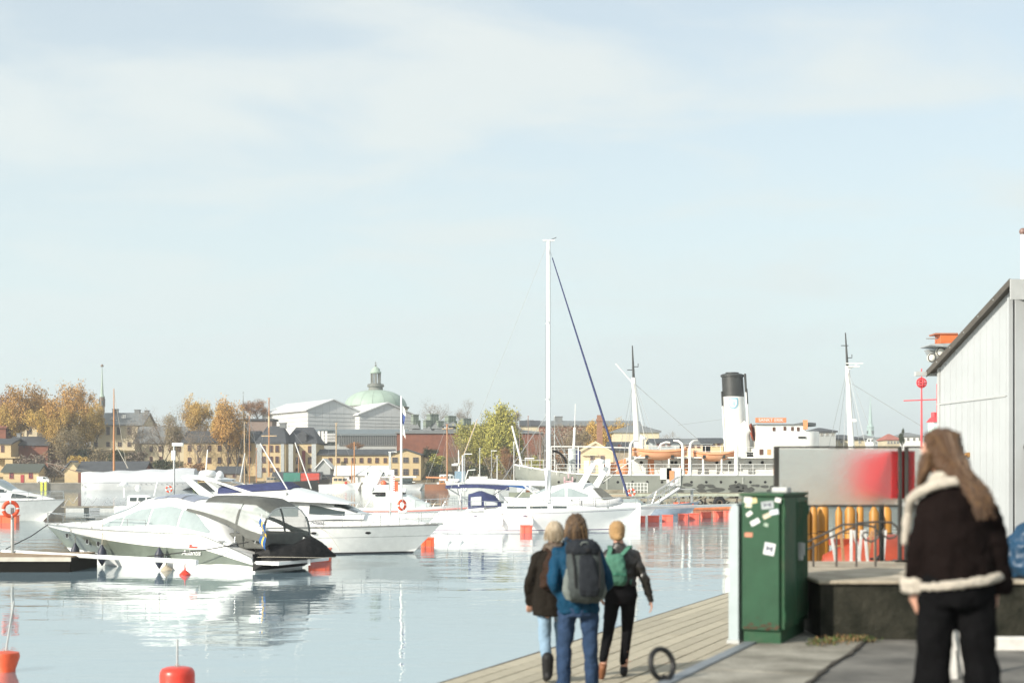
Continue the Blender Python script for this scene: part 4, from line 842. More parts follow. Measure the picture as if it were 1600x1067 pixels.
# covered tender lying on the swim platform
tnd = thing('covered_tender', 'tender boat under a tight black cover on the stern platform of the sport cruiser', 'tender', (-7.15, 46.9, .42), R(8)); tnd.scale = (.9, .9, .76)
g = MB(); ell(g, [(0, 0, 0, 1.0, .55), (.2, 0, 0, 1.25, .68), (.42, 0, 0, 1.18, .62), (.52, 0, 0, .8, .4)], 28, p=2.5)
rings = []
for i in range(17):
    u = i / 16; x = -1.45 + 2.95 * u; w_ = .72 * (1 - max(0, (u - .35) / .65) ** 2.4) * (min(1, .55 + u * 2.5)); zt_ = interp([(0, .42), (.2, .66), (.45, .58), (.68, .98), (.8, .72), (1, .12)], u)[0]
    rings.append([(x, w_ * math.copysign(abs(math.cos(a)) ** .8, math.cos(a)), .02 + zt_ * max(0, math.sin(a)) ** (1.1 if .5 < u < .8 else .6) if math.sin(a) > -.01 else -.18 * (1 - u) + .05) for a in [2 * math.pi * k / 24 for k in range(24)]])
me = remeshed(MB().ring(rings), .035, 3, .06, .25, mats=M_blkcanv, name='cover'); inst('cover', me, tnd)
MB().tube([(-1.42, 0.6, .1), (-1.0, .72, .12), (0, .74, .1), (1.0, .5, .05), (1.5, 0, .05), (1.0, -.5, .05), (0, -.74, .1), (-1.0, -.72, .12), (-1.42, -.6, .1)], .012, 5).build('cover_rope', M_rope, tnd)
MB().box((-.8, -.5, -.12), (.1, .1, .3)).box((.5, -.4, -.12), (.1, .1, .3)).box((-.8, .5, -.12), (.1, .1, .3)).box((.5, .4, -.12), (.1, .1, .3)).build('chock', M_white, tnd)

# ---- flybridge cruiser, bow to the right
fb_ = thing('flybridge_cruiser', 'big white flybridge motor yacht with navy bridge cover, bow to the right', 'motor boat', (-13.4, 58.7, 0), R(-3))
H = Hull(10.5, 3.7, 1.16, 1.05, rake=1.15, draft=.4, fine=.75, tm=.4, pw=2.6, flare=.14, sternw=.95)
M_lgrey = mat('pale_hull_paint', (.74, .74, .71), .25, var=.06, coat=.4)
H.mb((1, .9, .62, .6, .4, .2, .06, 0), seg=lambda i: (0, 0, 1, 0, 0, 0, 2)[i], bottom=2).build('hull', [M_lgrey, mat('grey_stripe', (.35, .35, .34), .4), MATS['antifouling_dark']], fb_, 40)
H.deck_mb().build('deck', M_white, fb_, 40); H.rub(1.0, .035).build('rub_rail', mat('rub_grey', (.22, .22, .21), .4), fb_, 60)
s0 = Shell([(.2, 1.7, 1.0, 1.3, 4, .05), (5.0, 1.68, 1.0, 1.55, 4, .1), (7.0, 1.45, 1.05, 1.60, 3, .2), (8.6, .95, 1.08, 1.48, 2.6, .3), (9.9, .35, 1.12, 1.25, 2.2, .3)]); s0.mb().build('trunk', M_white, fb_, 50)
s1 = Shell([(1.0, 1.55, 1.3, 2.16, 5, .05), (3.2, 1.55, 1.3, 2.2, 5, .08), (5.2, 1.50, 1.35, 2.14, 4.5, .1), (6.4, 1.40, 1.4, 2.02, 4, .15), (7.5, 1.15, 1.4, 1.62, 3.2, .2)]); s1.mb().build('saloon', M_white, fb_, 50)
s2 = Shell([(1.2, 1.5, 2.12, 2.5, 4, .05), (3.8, 1.58, 2.12, 2.62, 4, .05), (4.6, 1.58, 2.12, 2.66, 4, .05), (5.6, 1.5, 2.08, 2.42, 3.5, .1), (6.9, 1.2, 2.0, 2.06, 3, .1)]); s2.mb().build('flybridge', M_white, fb_, 50)
for sg in (-1, 1):
    for a, b in ((2.4, 3.6), (3.66, 4.9)):
        s1.window([(a, 1.55), (b, 1.52)], [(a, 1.90 if a > 3 else 1.70), (b, 1.95)], sg, inf=.015).build('side_window', M_tint, fb_, 60)
    s1.window([(5.35, 1.62), (6.75, 1.55)], [(5.35, 1.98), (6.75, 1.72)], sg, inf=.015).build('side_window', M_glass, fb_, 60)
    for x in (5.6, 7.7): portlight(H, x, .86, sg, .16, .07, fb_, None, M_black)
    a, b = Vector(H.side(5.6, .86, sg, .0)), Vector(H.side(7.7, .86, sg, .0))
s1.patch(6.3, 7.2, R(40), R(140), .015).build('windscreen', M_glass, fb_, 60)
cv = Shell([(1.6, 1.3, 2.40, 2.72, 4, .05), (2.6, 1.35, 2.5, 2.80, 4, .05), (4.2, 1.3, 2.58, 2.92, 3.5, .1), (4.55, 1.2, 2.6, 2.72, 3, .1)]); cv.mb().build('bridge_cover', M_navy, fb_, 50)
ar = MB()
for sg in (-1, 1): ar.prism([(.35, 3.18), (.15, 3.10), (1.1, 2.2), (1.75, 2.2)], sg * 1.45 - .05, sg * 1.45 + .05); ar.prism([(1.3, 2.95), (1.65, 2.93), (3.2, 2.45), (2.75, 2.45)], sg * 1.42 - .04, sg * 1.42 + .04)
ar.prism([(.15, 3.08), (.4, 3.2), (1.7, 3.0), (1.5, 2.90)], -1.45, 1.45); ar.build('radar_arch', M_white, fb_, bevel=.03)
MB().lathe([(.10, 0), (.30, .03), (.36, .10), (.36, .2), (.28, .28), (.05, .31)], (.85, 0, 3.08), 20).build('radar_dome', M_white, fb_, 50)
MB().lathe([(.05, 0), (.16, .1), (.17, .22), (.10, .34), (.02, .38)], (1.15, .8, 2.98), 16).build('satellite_dome', M_white, fb_, 50)
for p0, p1 in (((4.45, -1.35, 2.62), (3.35, -1.35, 4.45)), ((4.9, 1.35, 2.6), (4.2, 1.4, 4.55)), ((1.1, -1.3, 3.0), (1.2, -1.3, 4.2)), ((1.9, 1.2, 2.9), (2.1, 1.25, 4.1))):
    MB().tube([p0, p1], .028, 6, r2=.022).build('antenna', M_whitep, fb_, 60)
o = MB().ball((4.45, -1.5, 2.42), .07, 12).build('bridge_lamp', M_galv, fb_, 60)
tm = text_mesh('name_lettering', 'Coltina', .25, mat('dark_lettering', (.04, .04, .06), .4), .003, .4)
o = inst('name_lettering', tm, fb_, (5.6, -s0.yz(5.6, 1.28, .03), 1.27)); o.rotation_euler = (R(90), 0, 0)
H.pulpit(.5, .99, .5, .013, 8, .1, True).build('deck_rail', M_steel, fb_, 60)
MB().box((10.35, 0, 1.18), (.5, .2, .1)).build('anchor_roller', M_steel, fb_)
MB().box((-.4, 0, .35), (.9, 3.3, .12)).build('swim_platform', M_white, fb_, bevel=.03)
mb = MB(); 
for k in range(9): mb.tube([(5.6 + .12 * k, -1.9, 1.15 - .012 * k * k - .0), (5.6 + .12 * (k + 1), -1.9, 1.15 - .012 * (k + 1) ** 2)], .01, 4)
mb.build('mooring_line', M_rope, fb_)

# ---- sailing yacht
def mast_rig(parent, x, zb, zt_, r, spread=(.5,), m=M_whitep, L=11, bow=(10.7, 1.3), stern=(.2, 1.2), beam=3.4, furl=None, boom=None, wires=True, wr=.012):
    mm = MB().tube([(x, 0, zb), (x, 0, zt_)], r, 10, r2=r * .85).box((x, 0, zt_ + .02), (r * 5, r * 2, .06)).build('mast', m, parent, 60)
    for f in spread:
        z = lerp(zb, zt_, f); MB().tube([(x - .12, -beam * .30, z + .05), (x, 0, z), (x - .12, beam * .30, z + .05)], r * .28, 6).build('spreader', m, mm)
    if wires:
        wv = MB()
        for sg in (-1, 1):
            wv.tube([(x, 0, zt_), (x - .12, sg * beam * .3, lerp(zb, zt_, spread[-1])), (x - .1, sg * beam * .46, zb)], wr, 3)
        wv.tube([(x, 0, zt_), (stern[0], 0, stern[1])], wr, 3); wv.tube([(x, 0, zt_ - .3), (bow[0], 0, bow[1])], wr, 3); wv.build('rigging', M_galv, parent)
    if furl: MB().tube([(lerp(x, bow[0], u), 0, lerp(zt_ - .3, bow[1], u)) for u in (.045, .3, .6, .96)], [.03, .045, .065, .07], 8).build('furled_sail', furl, parent, 60)
    if boom: MB().tube([(x - .15, 0, boom[1]), (x - boom[0], 0, boom[1] + .12)], boom[2] if len(boom) > 2 else .13, 10).build('boom_sail', boom[3] if len(boom) > 3 else M_whitep, parent, 60)
sy = thing('sailing_yacht', 'long white sailing yacht with tall white mast and furled blue jib behind the walkers', 'sailing boat', (-4.2, 81.5, 0), R(1))
H = Hull(11.4, 3.5, 1.36, 1.12, rake=1.25, draft=.5, fine=.6, tm=.4, pw=2.0, flare=.12, sternw=.75, srake=-.9, sag=.05)
H.mb((1, .92, .9, .7, .5, .3, .10, .05, 0), seg=lambda i: (0, 1, 0, 0, 0, 0, 1, 0)[i], bottom=1).build('hull', [M_white, mat('violet_grey_stripe', (.18, .15, .22), .4)], sy, 40)
H.deck_mb().build('deck', M_white, sy, 40)
c_ = Shell([(2.6, 1.1, 1.05, 1.6, 4, .1), (5.0, 1.1, 1.1, 1.62, 4, .15), (7.2, .85, 1.15, 1.55, 3.5, .2), (9.0, .35, 1.2, 1.38, 2.5, .2)]); c_.mb().build('coachroof', M_white, sy, 50)
for sg in (-1, 1):
    for a, b in ((3.9, 5.0), (5.2, 6.2), (6.5, 7.3)): c_.window([(a, 1.32), (b, 1.32)], [(a, 1.45), (b, 1.44)], sg).build('cabin_window', M_glass, sy)
    for x in (2.1, 4.9): portlight(H, x, .92, sg, .17, .045, sy, None, MATS['violet_grey_stripe'])
sp_ = Shell([(1.7, 1.15, 1.3, 2.12, 3, .12), (2.4, 1.18, 1.35, 2.32, 3, .15), (3.2, 1.1, 1.4, 2.05, 3, .2), (3.6, .95, 1.45, 1.6, 3, .2)]); sp_.mb(10, 14).build('spray_hood', M_navy, sy, 50)
for sg in (-1, 1):
    for a, b in ((1.85, 2.45), (2.6, 3.35)): sp_.window([(a, 1.48), (b, 1.5)], [(a, 1.75 if a > 2 else 1.95), (b, 2.0 if a < 2 else 1.66)], sg, inf=.03).build('hood_window', mat('hood_pane', (.5, .52, .52), .2), sy)
mast_rig(sy, 6.3, 1.5, PZ(376, 81.5), .135, (.40, .69), M_white, bow=(11.05, 1.4), beam=3.5, furl=M_navy, boom=(4.7, 2.72, .16, M_white), wr=.011)
MB().tube([(6.25, 0, 1.55), (6.1, -.3, 3.6)], .06, 6).tube([(6.2, -.4, 1.6), (4.5, -.9, 2.9)], .05, 6).build('spinnaker_pole', M_white, sy)
H.pulpit(.03, .99, .62, .013, 12, .08, True).build('guard_rail', M_steel, sy, 60)
MB().box((7.4, 0, 17.2), (0, 0, 0)) 
for x in (3.6, 5.3, 7.6): fender(sy, x, H.side(x, .5, -1, .13)[1], .5, M_white, .11, .5)
wh = MB().torus((1.3, 0, 1.75), .42, .02, 20, 5, ax='x'); wh.tube([(1.3, 0, 1.2), (1.3, 0, 1.8)], .05).build('steering_wheel', M_steel, sy)
MB().tube([(.1, -.8, .6), (-.5, -.9, .35), (-.5, .9, .35), (.1, .8, .6)], .02).build('stern_ladder', M_steel, sy)
MB().prism([(-.9, .25), (-.05, .25), (.05, .45), (-.9, .40)], -1.1, 1.1).build('swim_platform', M_teak, sy)
MB().tube([(6.3, 0, PZ(376, 81.5)), (6.75, 0, PZ(372, 81.5) + .05)], .02).build('wind_vane', M_dkmetal, sy)

# ---- motor yacht at the left edge
ly = thing('motor_yacht', 'white motor yacht with swept windscreen cut off by the left edge', 'motor boat', (-43.6, 101.5, 0), R(-4))
H = Hull(12.0, 4.0, 1.5, 1.3, rake=1.6, draft=.5, fine=.8, tm=.4, pw=2.3, flare=.14); H.mb(seg=lambda i: 0).build('hull', [M_lgrey, M_black], ly, 40); H.deck_mb().build('deck', M_white, ly, 40); H.rub(1, .04).build('rub_rail', M_galv, ly)
s_ = Shell([(1.0, 1.7, 1.2, 2.5, 4, .1), (5.5, 1.75, 1.25, 3.15, 4, .12), (7.2, 1.7, 1.3, 2.95, 3.5, .2), (8.6, 1.4, 1.35, 2.2, 3, .25), (9.8, 1.0, 1.4, 1.9, 2.5, .3), (11.2, .3, 1.45, 1.6, 2, .3)]); s_.mb().build('superstructure', M_white, ly, 50)
for sg in (-1, 1):
    s_.window([(5.2, 2.15), (8.2, 2.0)], [(5.2, 2.85), (8.2, 2.2)], sg).build('side_window', M_glass, ly)
    s_.window([(8.6, 1.62), (10.2, 1.6)], [(8.6, 1.95), (10.2, 1.68)], sg).build('side_window', M_glass, ly)
s_.patch(7.1, 8.5, R(48), R(132), .015).build('windscreen', M_tint, ly)
H.pulpit(.5, .99, .6, .02, 7, .1, True).build('deck_rail', M_steel, ly)

# ---- white cruiser with slanted radar blades behind the yacht
rc = thing('blade_arch_cruiser', 'white motor cruiser with two slanted radar arch blades behind the sailing yacht', 'motor boat', (PX(1000, 96), 96.5, 0), R(178))
H = Hull(9.2, 3.4, 1.75, 1.35, rake=1.3, draft=.4, fine=.7, tm=.4, flare=.12); H.mb(seg=lambda i: 0).build('hull', [M_white, M_black], rc, 40); H.deck_mb().build('deck', M_white, rc, 40)
s_ = Shell([(2.6, 1.3, 1.3, 1.9, 4, .1), (3.2, 1.4, 1.4, 2.7, 4, .15), (4.6, 1.4, 1.5, 2.75, 4, .15), (5.9, 1.3, 1.5, 2.5, 3.5, .2), (7.4, .9, 1.6, 1.9, 3, .2)]); s_.mb().build('superstructure', M_white, rc, 50)
s_.patch(5.95, 7.0, R(45), R(135), .015).build('windscreen', M_tint, rc)
for sg in (-1, 1):
    s_.window([(3.5, 1.75), (4.9, 1.75)], [(3.5, 1.95), (4.9, 2.4)], sg).build('side_window', M_tint, rc); s_.window([(5.05, 1.75), (6.2, 1.75)], [(5.05, 2.4), (6.2, 1.95)], sg).build('side_window', M_tint, rc)
    x0 = 4.4 if sg > 0 else 3.3
    MB().prism([(x0, 2.3), (x0 - .55, 2.3), (x0 - 1.45, 4.0), (x0 - 1.15, 4.05)], sg * 1.2 - .08, sg * 1.2 + .08).build('arch_blade', M_white, rc, bevel=.03)
MB().lathe([(.1, 0), (.33, .04), (.4, .14), (.38, .26), (.25, .34), (.05, .37)], (2.7, .2, 3.95), 18).build('radar_dome', M_white, rc, 50)
MB().box((2.7, 0, 3.95), (.5, 2.4, .08)).build('arch_beam', M_white, rc)
MB().prism([(2.4, 1.55), (1.5, 1.5), (2.6, 2.35), (3.2, 2.35)], -1.15, 1.15).build('dark_companionway', M_grcanv, rc)
MB().tube([(2.4, -1.2, 3.0), (-.2, -1.2, 4.6)], .025).tube([(3.2, -1.2, 2.2), (1.5, -1.2, 3.4)], .02).build('stay_pole', M_whitep, rc)
ib = thing('inflatable_dinghy', 'grey and white inflatable dinghy carried beside the blade arch cruiser', 'dinghy', (PX(928, 90), 90, 1.22), R(-3))
MB().tube([(-1.5, -.6, .15), (.8, -.65, .2), (1.4, -.45, .3), (1.65, 0, .36), (1.4, .45, .3), (.8, .65, .2), (-1.5, .6, .15)], .22, 12).build('tube', mat('white_hypalon', (.55, .55, .55), .5), ib, 60)
MB().box((0, 0, .08), (2.4, 1.1, .12)).build('floor', M_grcanv, ib); MB().box((-1.4, 0, .25), (.08, 1.1, .4)).build('transom', M_grcanv, ib)
for x in (-.8, .1): MB().torus((x, -.62, .17), .225, .02, 16, 5, ax='x').build('strap', M_black, ib)
for x in (-.9, .9): MB().box((x, 0, -.2), (.1, 1.0, .6)).build('cradle', M_galv, ib)

# ---- generic small boats
def boat(name, label, cat, px, d, L, rz=0.0, hullm=M_white, zb=1.1, zs=.8, cabin=None, win=True, mast=None, canopy=None, bottom=M_black, group=None, rake=.9, B=None, rail=True, extra=None, boom=None, furl=None, mm=M_whitep, wins=3, flipx=False, wr=.03, deckm=None):
    B = B or L * .32
    t = thing(name, label, cat, (PX(px, d), d, 0), (math.pi if flipx else 0) + R(rz), group)
    H = Hull(L, B, zb, zs, rake=rake, draft=.4, fine=.6, tm=.4, pw=2.2, flare=.12, sternw=.8, sag=.05)
    H.mb((1, .8, .5, .2, 0), 14, seg=lambda i: 0).build('hull', [hullm, bottom], t, 40); H.deck_mb(10).build('deck', deckm or M_white, t, 40)
    if cabin:
        x0, x1, h, cm = cabin; s = Shell([(x0, B * .34, zs * .9, zs + h * .96, 4, .1), (lerp(x0, x1, .6), B * .34, zs * .9, zs + h, 4, .12), (x1, B * .2, zs * .95, zs + h * .35, 3, .2)]); s.mb(8, 10).build('cabin', cm, t, 50)
        if win:
            for sg in (-1, 1):
                for k in range(wins):
                    a = lerp(x0, x1, .08 + k * .8 / wins); b = lerp(x0, x1, .03 + (k + 1) * .8 / wins); s.window([(a, zs + h * .45), (b, zs + h * .45)], [(a, zs + h * .78), (b, zs + h * .78)], sg, 4, .02).build('window', M_glass, t)
    if mast:
        x, zt_ = mast[:2]; mast_rig(t, x, zs, zt_, mast[2] if len(mast) > 2 else .1, (.6,), mm, bow=(L * .97, zb), stern=(.1, zs), beam=B, boom=boom, furl=furl, wr=wr)
    if canopy:
        x0, x1, h, cm = canopy; s = Shell([(x0, B * .36, zs + h - .35, zs + h - .1, 3, 0), (lerp(x0, x1, .5), B * .38, zs + h - .3, zs + h + .05, 3, 0), (x1, B * .34, zs + h - .5, zs + h - .15, 3, 0)]); s.mb(6, 10).build('bimini', cm, t, 50)
        fm = MB(); xm = lerp(x0, x1, .5)
        for sg in (-1, 1):
            for xx in (x0 + .1, x1 - .1): fm.tube([(xm, sg * B * .35, zs), (xx, sg * B * .35, zs + h - .3)], .03, 5)
        fm.build('bimini_frame', M_steel, t)
    if rail: H.pulpit(.55, .98, .55, .02, 5, .06, False).build('pulpit', M_steel, t)
    if extra: extra(t, H)
    return t
def outboard(t, H): MB().box((-.25, 0, .85), (.4, .35, .5)).box((-.25, 0, .3), (.15, .12, 1.0)).build('outboard', M_dkmetal, t, bevel=.04)
def arch(t, H):
    MB().tube([(1.2, -1.1, .9), (.9, -1.0, 2.6), (.9, 1.0, 2.6), (1.2, 1.1, .9)], .05, 6).build('arch', M_white, t); MB().ball((.9, .3, 2.8), (.28, .28, .16), 12).build('radar_dome', M_white, t, 60)
boat('canopy_sailboat', 'white sailboat with a wide navy bimini awning left of the sailing yacht', 'sailing boat', 697, 112, 9.5, 6, cabin=(3.2, 7.5, .55, M_white), canopy=(.0, 4.9, 1.75, M_navy), extra=arch)
boat('canopy_sailboat', 'white sailboat with bright blue cockpit tent beyond the boom of the yacht', 'sailing boat', 757, 118, 9, 4, cabin=(3.2, 7.5, .6, M_white), canopy=(.6, 3.6, 1.8, mat('blue_canvas', (.03, .10, .28), .8)), mast=(5.2, PZ(648, 118), .07), extra=arch)
boat('speedboat', 'small white speedboat with pink red stripe and raked windscreen beyond the flybridge yacht', 'motor boat', 554, 105, 8.6, -5, cabin=(1.6, 5.6, 1.05, mat('pale_tinted_screen', (.5, .55, .54), .2)), win=False, extra=lambda t, H: (MB().box((2.6, 0, 1.9), (2.2, 1.9, .14)).build('hard_top', M_black, t, bevel=.04), H.rub(.75, .07).build('pink_stripe', mat('pink_stripe', (.62, .25, .22), .5), t), MB().ball((1.2, .5, 2.2), .22, 12).ball((3.8, -.3, 2.1), .18, 12).build('radar_dome', M_white, t, 60)))
boat('radar_boat', 'little white boat with radar gear showing over the bow of the sport cruiser', 'motor boat', 182, 112, 6, 0, cabin=(1.0, 3.5, .9, M_white), win=True, extra=lambda t, H: (MB().tube([(.6, 0, 1.5), (.6, 0, 3.0)], .07).tube([(2.9, .2, 1.6), (3.3, .2, 3.2)], .05).tube([(.2, -.5, 2.4), (1.6, .5, 2.4)], .05).build('radar_mast', M_white, t), MB().ball((.6, 0, 2.5), (.35, .35, .2), 12).ball((1.7, 0, 2.2), .25, 12).build('radar_dome', M_white, t, 60)))
boat('day_cruiser', 'white day cruiser between the inflatable dinghy and the gangway', 'motor boat', 950, 112, 4.2, 5, cabin=(1.2, 3.0, .6, M_tint), win=False, extra=outboard)
boat('work_boat', 'blue-grey open boat moored under the wooden pier by the gangway', 'motor boat', 1000, 118, 5.0, 0, hullm=mat('blue_grey_paint', (.22, .27, .33), .5), cabin=None, extra=lambda t, H: (MB().tube([(1.0, .4, .8), (1.4, .4, 1.9), (2.0, .4, 1.5)], .04).tube([(3.2, -.4, .8), (3.0, -.4, 1.8)], .04).build('frame', M_steel, t), MB().box((3.6, 0, .9), (1.6, .5, .2)).build('orange_cover', M_orange, t)))

# ---- pontoons, floats, buoys
M_board = mat('pontoon_boards', (.30, .22, .14), .9, var=.25, scale=2, stretch=(3, 1, 1)); M_float = mat('shaded_black_float', (.008, .008, .007), .8, spec=.1)  # black float; shade on the pontoon side is put into its colour
ptn = thing('pontoon', 'floating pontoon with dark sides and brown boards at the left edge', 'pontoon', (-31, 47.9, 0))
MB().box((8.15, 0, .20), (16.9, 3.0, .50)).build('float', M_float, ptn, bevel=.03)
bo = MB().box((0, 0, 0), (.14, 3.06, .04)).mesh('board', [M_board])
for k in range(112): inst('board', bo, ptn, (-.2 + .15 * k, 0, .475 + random.uniform(-.004, .004)))
MB().box((8.15, -1.55, .42), (16.95, .06, .14)).build('fender_board', mat('bleached_board', (.45, .42, .36), .8), ptn)
fg = thing('mooring_boom', 'long white tubular mooring boom running from the pontoon past the sport cruiser', 'mooring boom', (-17.7, 49.4, 0), math.atan2(-5.0, 7.9))
MB().tube([(0, 0, .50), (9.3, 0, .45)], .075, 10).tube([(0, .5, .50), (9.3, .0, .40)], .05, 8).build('tube', M_white, fg, 60)
bp = thing('life_buoy_post', 'galvanised post on the left pontoon holding an orange life buoy', 'post', (PX(21, 49), 48.9, .49))
MB().tube([(0, 0, 0), (0, 0, 1.55)], .06, 10).build('post', M_galv, bp, 60)
lb = thing('life_buoy', 'orange and white life buoy on the post of the left pontoon', 'life buoy', (PX(20, 49), 48.78, 2.0), R(35))
M_lb = [mat('life_buoy_orange', (.75, .10, .04), .5), M_white]
MB().torus((0, 0, 0), .24, .07, 32, 8, mf=lambda i, j: 1 if i % 8 == 0 else 0).build('ring', M_lb, lb, 60)
def buoy_small(name, label, px, py, d, m, r, cat='buoy'):
    t = thing(name, label, cat, (PX(px, d), d, 0)); MB().lathe([(r * .5, -.2), (r * .95, -.05), (r, .03), (r * .6, r * .55), (r * .15, r * .9), (.02, r * 1.6)], n=16).build('float', m, t, 50); MB().tube([(0, 0, r * .9), (0, 0, r * 2.4)], .02).build('eye_rod', M_galv, t); return t
buoy_small('cone_buoy', 'small red cone buoy in front of the sport cruiser hull', 289, 893, 2222 * 3.1 / (898 - 745), M_red, .18)
buoy_small('cone_buoy', 'small beige cone buoy left of the red one before the sport cruiser', 260, 888, 2222 * 3.1 / (891 - 745), mat('beige_plastic', (.42, .36, .27), .6), .2)
buoy_small('cone_buoy', 'small grey white cone buoy near the flybridge bow, the left one of two', 699, 845, 2222 * 3.1 / (847 - 745), M_white, .2)
buoy_small('cone_buoy', 'small grey white cone buoy near the flybridge bow, the right one of two', 718, 845, 2222 * 3.1 / (847 - 745), M_white, .2)
for (px, py, r, lean, lab) in ((277, 1041, .255, 2, 'big red cylindrical mooring buoy with upright rod at the bottom of the picture'), (9, 1017, .215, 9, 'orange red mooring buoy with leaning rod at the lower left corner')):
    d = 2.78 / (py - 745) * FPX; t = thing('mooring_buoy', lab, 'buoy', (PX(px, d), d, 0))
    if px > 100: MB().lathe([(r * .7, -.3), (r, -.2), (r * 1.0, .2), (r * .97, .25), (r * .86, .295), (r * .6, .315), (.03, .32)], n=28).build('float', mat('red_buoy_gloss', (.62, .05, .03), .35, var=.1), t, 50)
    else: MB().lathe([(r * .7, -.3), (r * .7, .03), (r * .85, .12), (r * 1.02, .24), (r * .95, .30), (r * .4, .325), (.03, .33)], n=28).build('float', mat('orange_buoy_gloss', (.62, .09, .03), .4, var=.15), t, 50)
    MB().tube([(0, 0, .3), (.0 if px > 100 else .13, .0, .72 if px > 100 else 1.12)], .015, 8).build('rod', M_galv, t, 60)
    MB().torus((0, 0, .33), .03, .012, 12, 6).build('eye', M_galv, t)
def ofloat(px, d, wpx, lab, hz=.62, grp=None, m=M_orange):
    t = thing('pontoon_float', lab, 'float', (PX(px, d), d, 0), R(random.uniform(-6, 6)), grp); w_ = wpx / FPX * d
    MB().box((0, 0, hz / 2 - .12), (w_, .7, hz)).build('tank', m, t, bevel=.05); MB().box((0, 0, hz - .10), (w_ * 1.04, .78, .06)).build('cap', m, t, bevel=.01)
    for x in (-w_ * .25, w_ * .25): MB().box((x, -.36, hz / 2 - .1), (.05, .03, hz * .85)).build('rib', m, t)
ofloat(500, 52.5, 34, 'orange float at the stern of the flybridge yacht under the black tender', .55)
ofloat(668, 64, 20, 'orange float behind the bow of the flybridge yacht', .45)
ofloat(822, 79, 18, 'orange red float against the side of the sailing yacht', .5, None, mat('coral_float', (.80, .15, .10), .5))
ofloat(12, 96, 32, 'orange float in front of the motor yacht at the left edge', .6)
rows = ((998, 97, 20), (1021, 98, 17), (1043, 100, 17), (1067, 103, 14), (1084, 104, 15), (1103, 108, 16), (1122, 110, 15), (1141, 112, 18))
nm = ('nearest the stern of the day cruiser', 'second from the left', 'third from the left', 'fourth from the left', 'fifth from the left', 'sixth from the left', 'next to last', 'closest to the green cabinet')
for (px, d, w_), q in zip(rows, nm): ofloat(px, d, w_, 'red float under the white gangway, ' + q, .52, 'red floats under the white gangway', MATS['coral_float'])
gw = thing('gangway', 'long pale gangway carried on the row of red floats', 'gangway', (PX(962, 97.5), 97.5, 0), math.atan2(15.5, PX(1180, 113) - PX(962, 97.5)))
GL = 19.0; MB().box((GL / 2, .3, .95), (GL, 1.2, .10)).build('deck', mat('pale_concrete', (.55, .53, .47), .8), gw); MB().box((GL / 2, -.32, .92), (GL, .06, .18)).build('edge_beam', M_whitep, gw)
def walkway(lab, px0, px1, d, z=.5, m=M_board, rails=0):
    x0, x1 = PX(px0, d), PX(px1, d); t = thing('walkway', lab, 'pontoon', (x0, d, 0)); L = x1 - x0
    MB().box((L / 2, 0, z - .08), (L, 1.8, .1)).build('deck', m, t); 
    for k in range(int(L / 3)): MB().box((1.2 + k * 3, 0, .1), (1.6, 1.6, .6)).build('float', M_galv, t)
    for k in range(rails):
        x = L * (k + .5) / rails; MB().tube([(x - .6, -.8, z), (x - .2, -.8, z + .7), (x + .2, -.8, z + .2), (x + .6, -.8, z + .8)], .025).build('bracket', M_steel, t)
walkway('low grey walkway crossing behind the bow of the sport cruiser', 100, 372, 126, .55, M_conc, 9)
walkway('brown log like walkway left of the canopy sailboats', 600, 690, 135, .62, M_teak, 0)
walkway('pale walkway behind the bow of the flybridge yacht', 552, 700, 112, .42, M_conc, 5)
sg = thing('sign_post', 'lamp post with white notice board and red and white scale by the flybridge yacht', 'sign post', (PX(610, 86), 86, .4))
def SP(px, py, d=86): return (PX(px, d) - PX(610, 86), PZ(py, d) - .4)
MB().tube([(0, 0, 0), (0, 0, SP(0, 706)[1])], .05, 8).tube([(0, 0, SP(0, 706)[1]), (.35, 0, SP(0, 705)[1])], .04, 6).build('post', M_galv, sg)
a, b = SP(604, 741), SP(616, 734); MB().box(((a[0] + b[0]) / 2, -.08, (a[1] + b[1]) / 2), (b[0] - a[0], .04, b[1] - a[1])).build('notice_board', M_white, sg)
a, b = SP(603, 785), SP(626, 767); MB().box(((a[0] + b[0]) / 2 , .1, (a[1] + b[1]) / 2), (b[0] - a[0], .3, b[1] - a[1])).build('meter_box', M_white, sg, bevel=.02)
a, b = SP(611, 768), SP(617, 742); MB().box(((a[0] + b[0]) / 2, -.08, (a[1] + b[1]) / 2), (b[0] - a[0], .04, b[1] - a[1])).build('scale_board', M_white, sg)
for k in range(7): MB().box((b[0] - .05, -.105, a[1] + .1 + k * .13), (.12, .01, .055)).build('scale_mark', M_red, sg)
a, b = SP(617, 767), SP(622, 752); MB().box(((a[0] + b[0]) / 2, -.05, (a[1] + b[1]) / 2), (b[0] - a[0], .06, b[1] - a[1])).build('orange_board', M_orange, sg)
fp = thing('flagpole', 'tall white flagpole with limp blue and white pennant behind the flybridge bow', 'flagpole', (PX(627, 84), 84, .4)); hh = PZ(619, 84) - .4
MB().tube([(0, 0, 0), (0, 0, hh)], .085, 8, r2=.05).build('pole', M_whitep, fp)
g = MB(); g.ring([[(.03, 0, hh - .5 - k * .22), (.10 + .06 * math.sin(k * 1.7), .05, hh - .55 - k * .22), (.20 + .05 * math.sin(k), -.05, hh - .75 - k * .22)] for k in range(9)], closed=False, cap=(False, False), mf=lambda i, j: 1 if 1 < i < 5 else 0); g.build('pennant', [M_whitep, mat('pennant_blue', (.04, .07, .22), .8)], fp)
lb = thing('life_buoy', 'orange and white life buoy on its stand by the flagpole', 'life buoy', (PX(627, 83), 83.5, PZ(789, 83)), R(50)); MB().torus((0, 0, 0), .27, .08, 32, 8, mf=lambda i, j: 1 if i % 8 == 0 else 0).build('ring', M_lb, lb, 60)
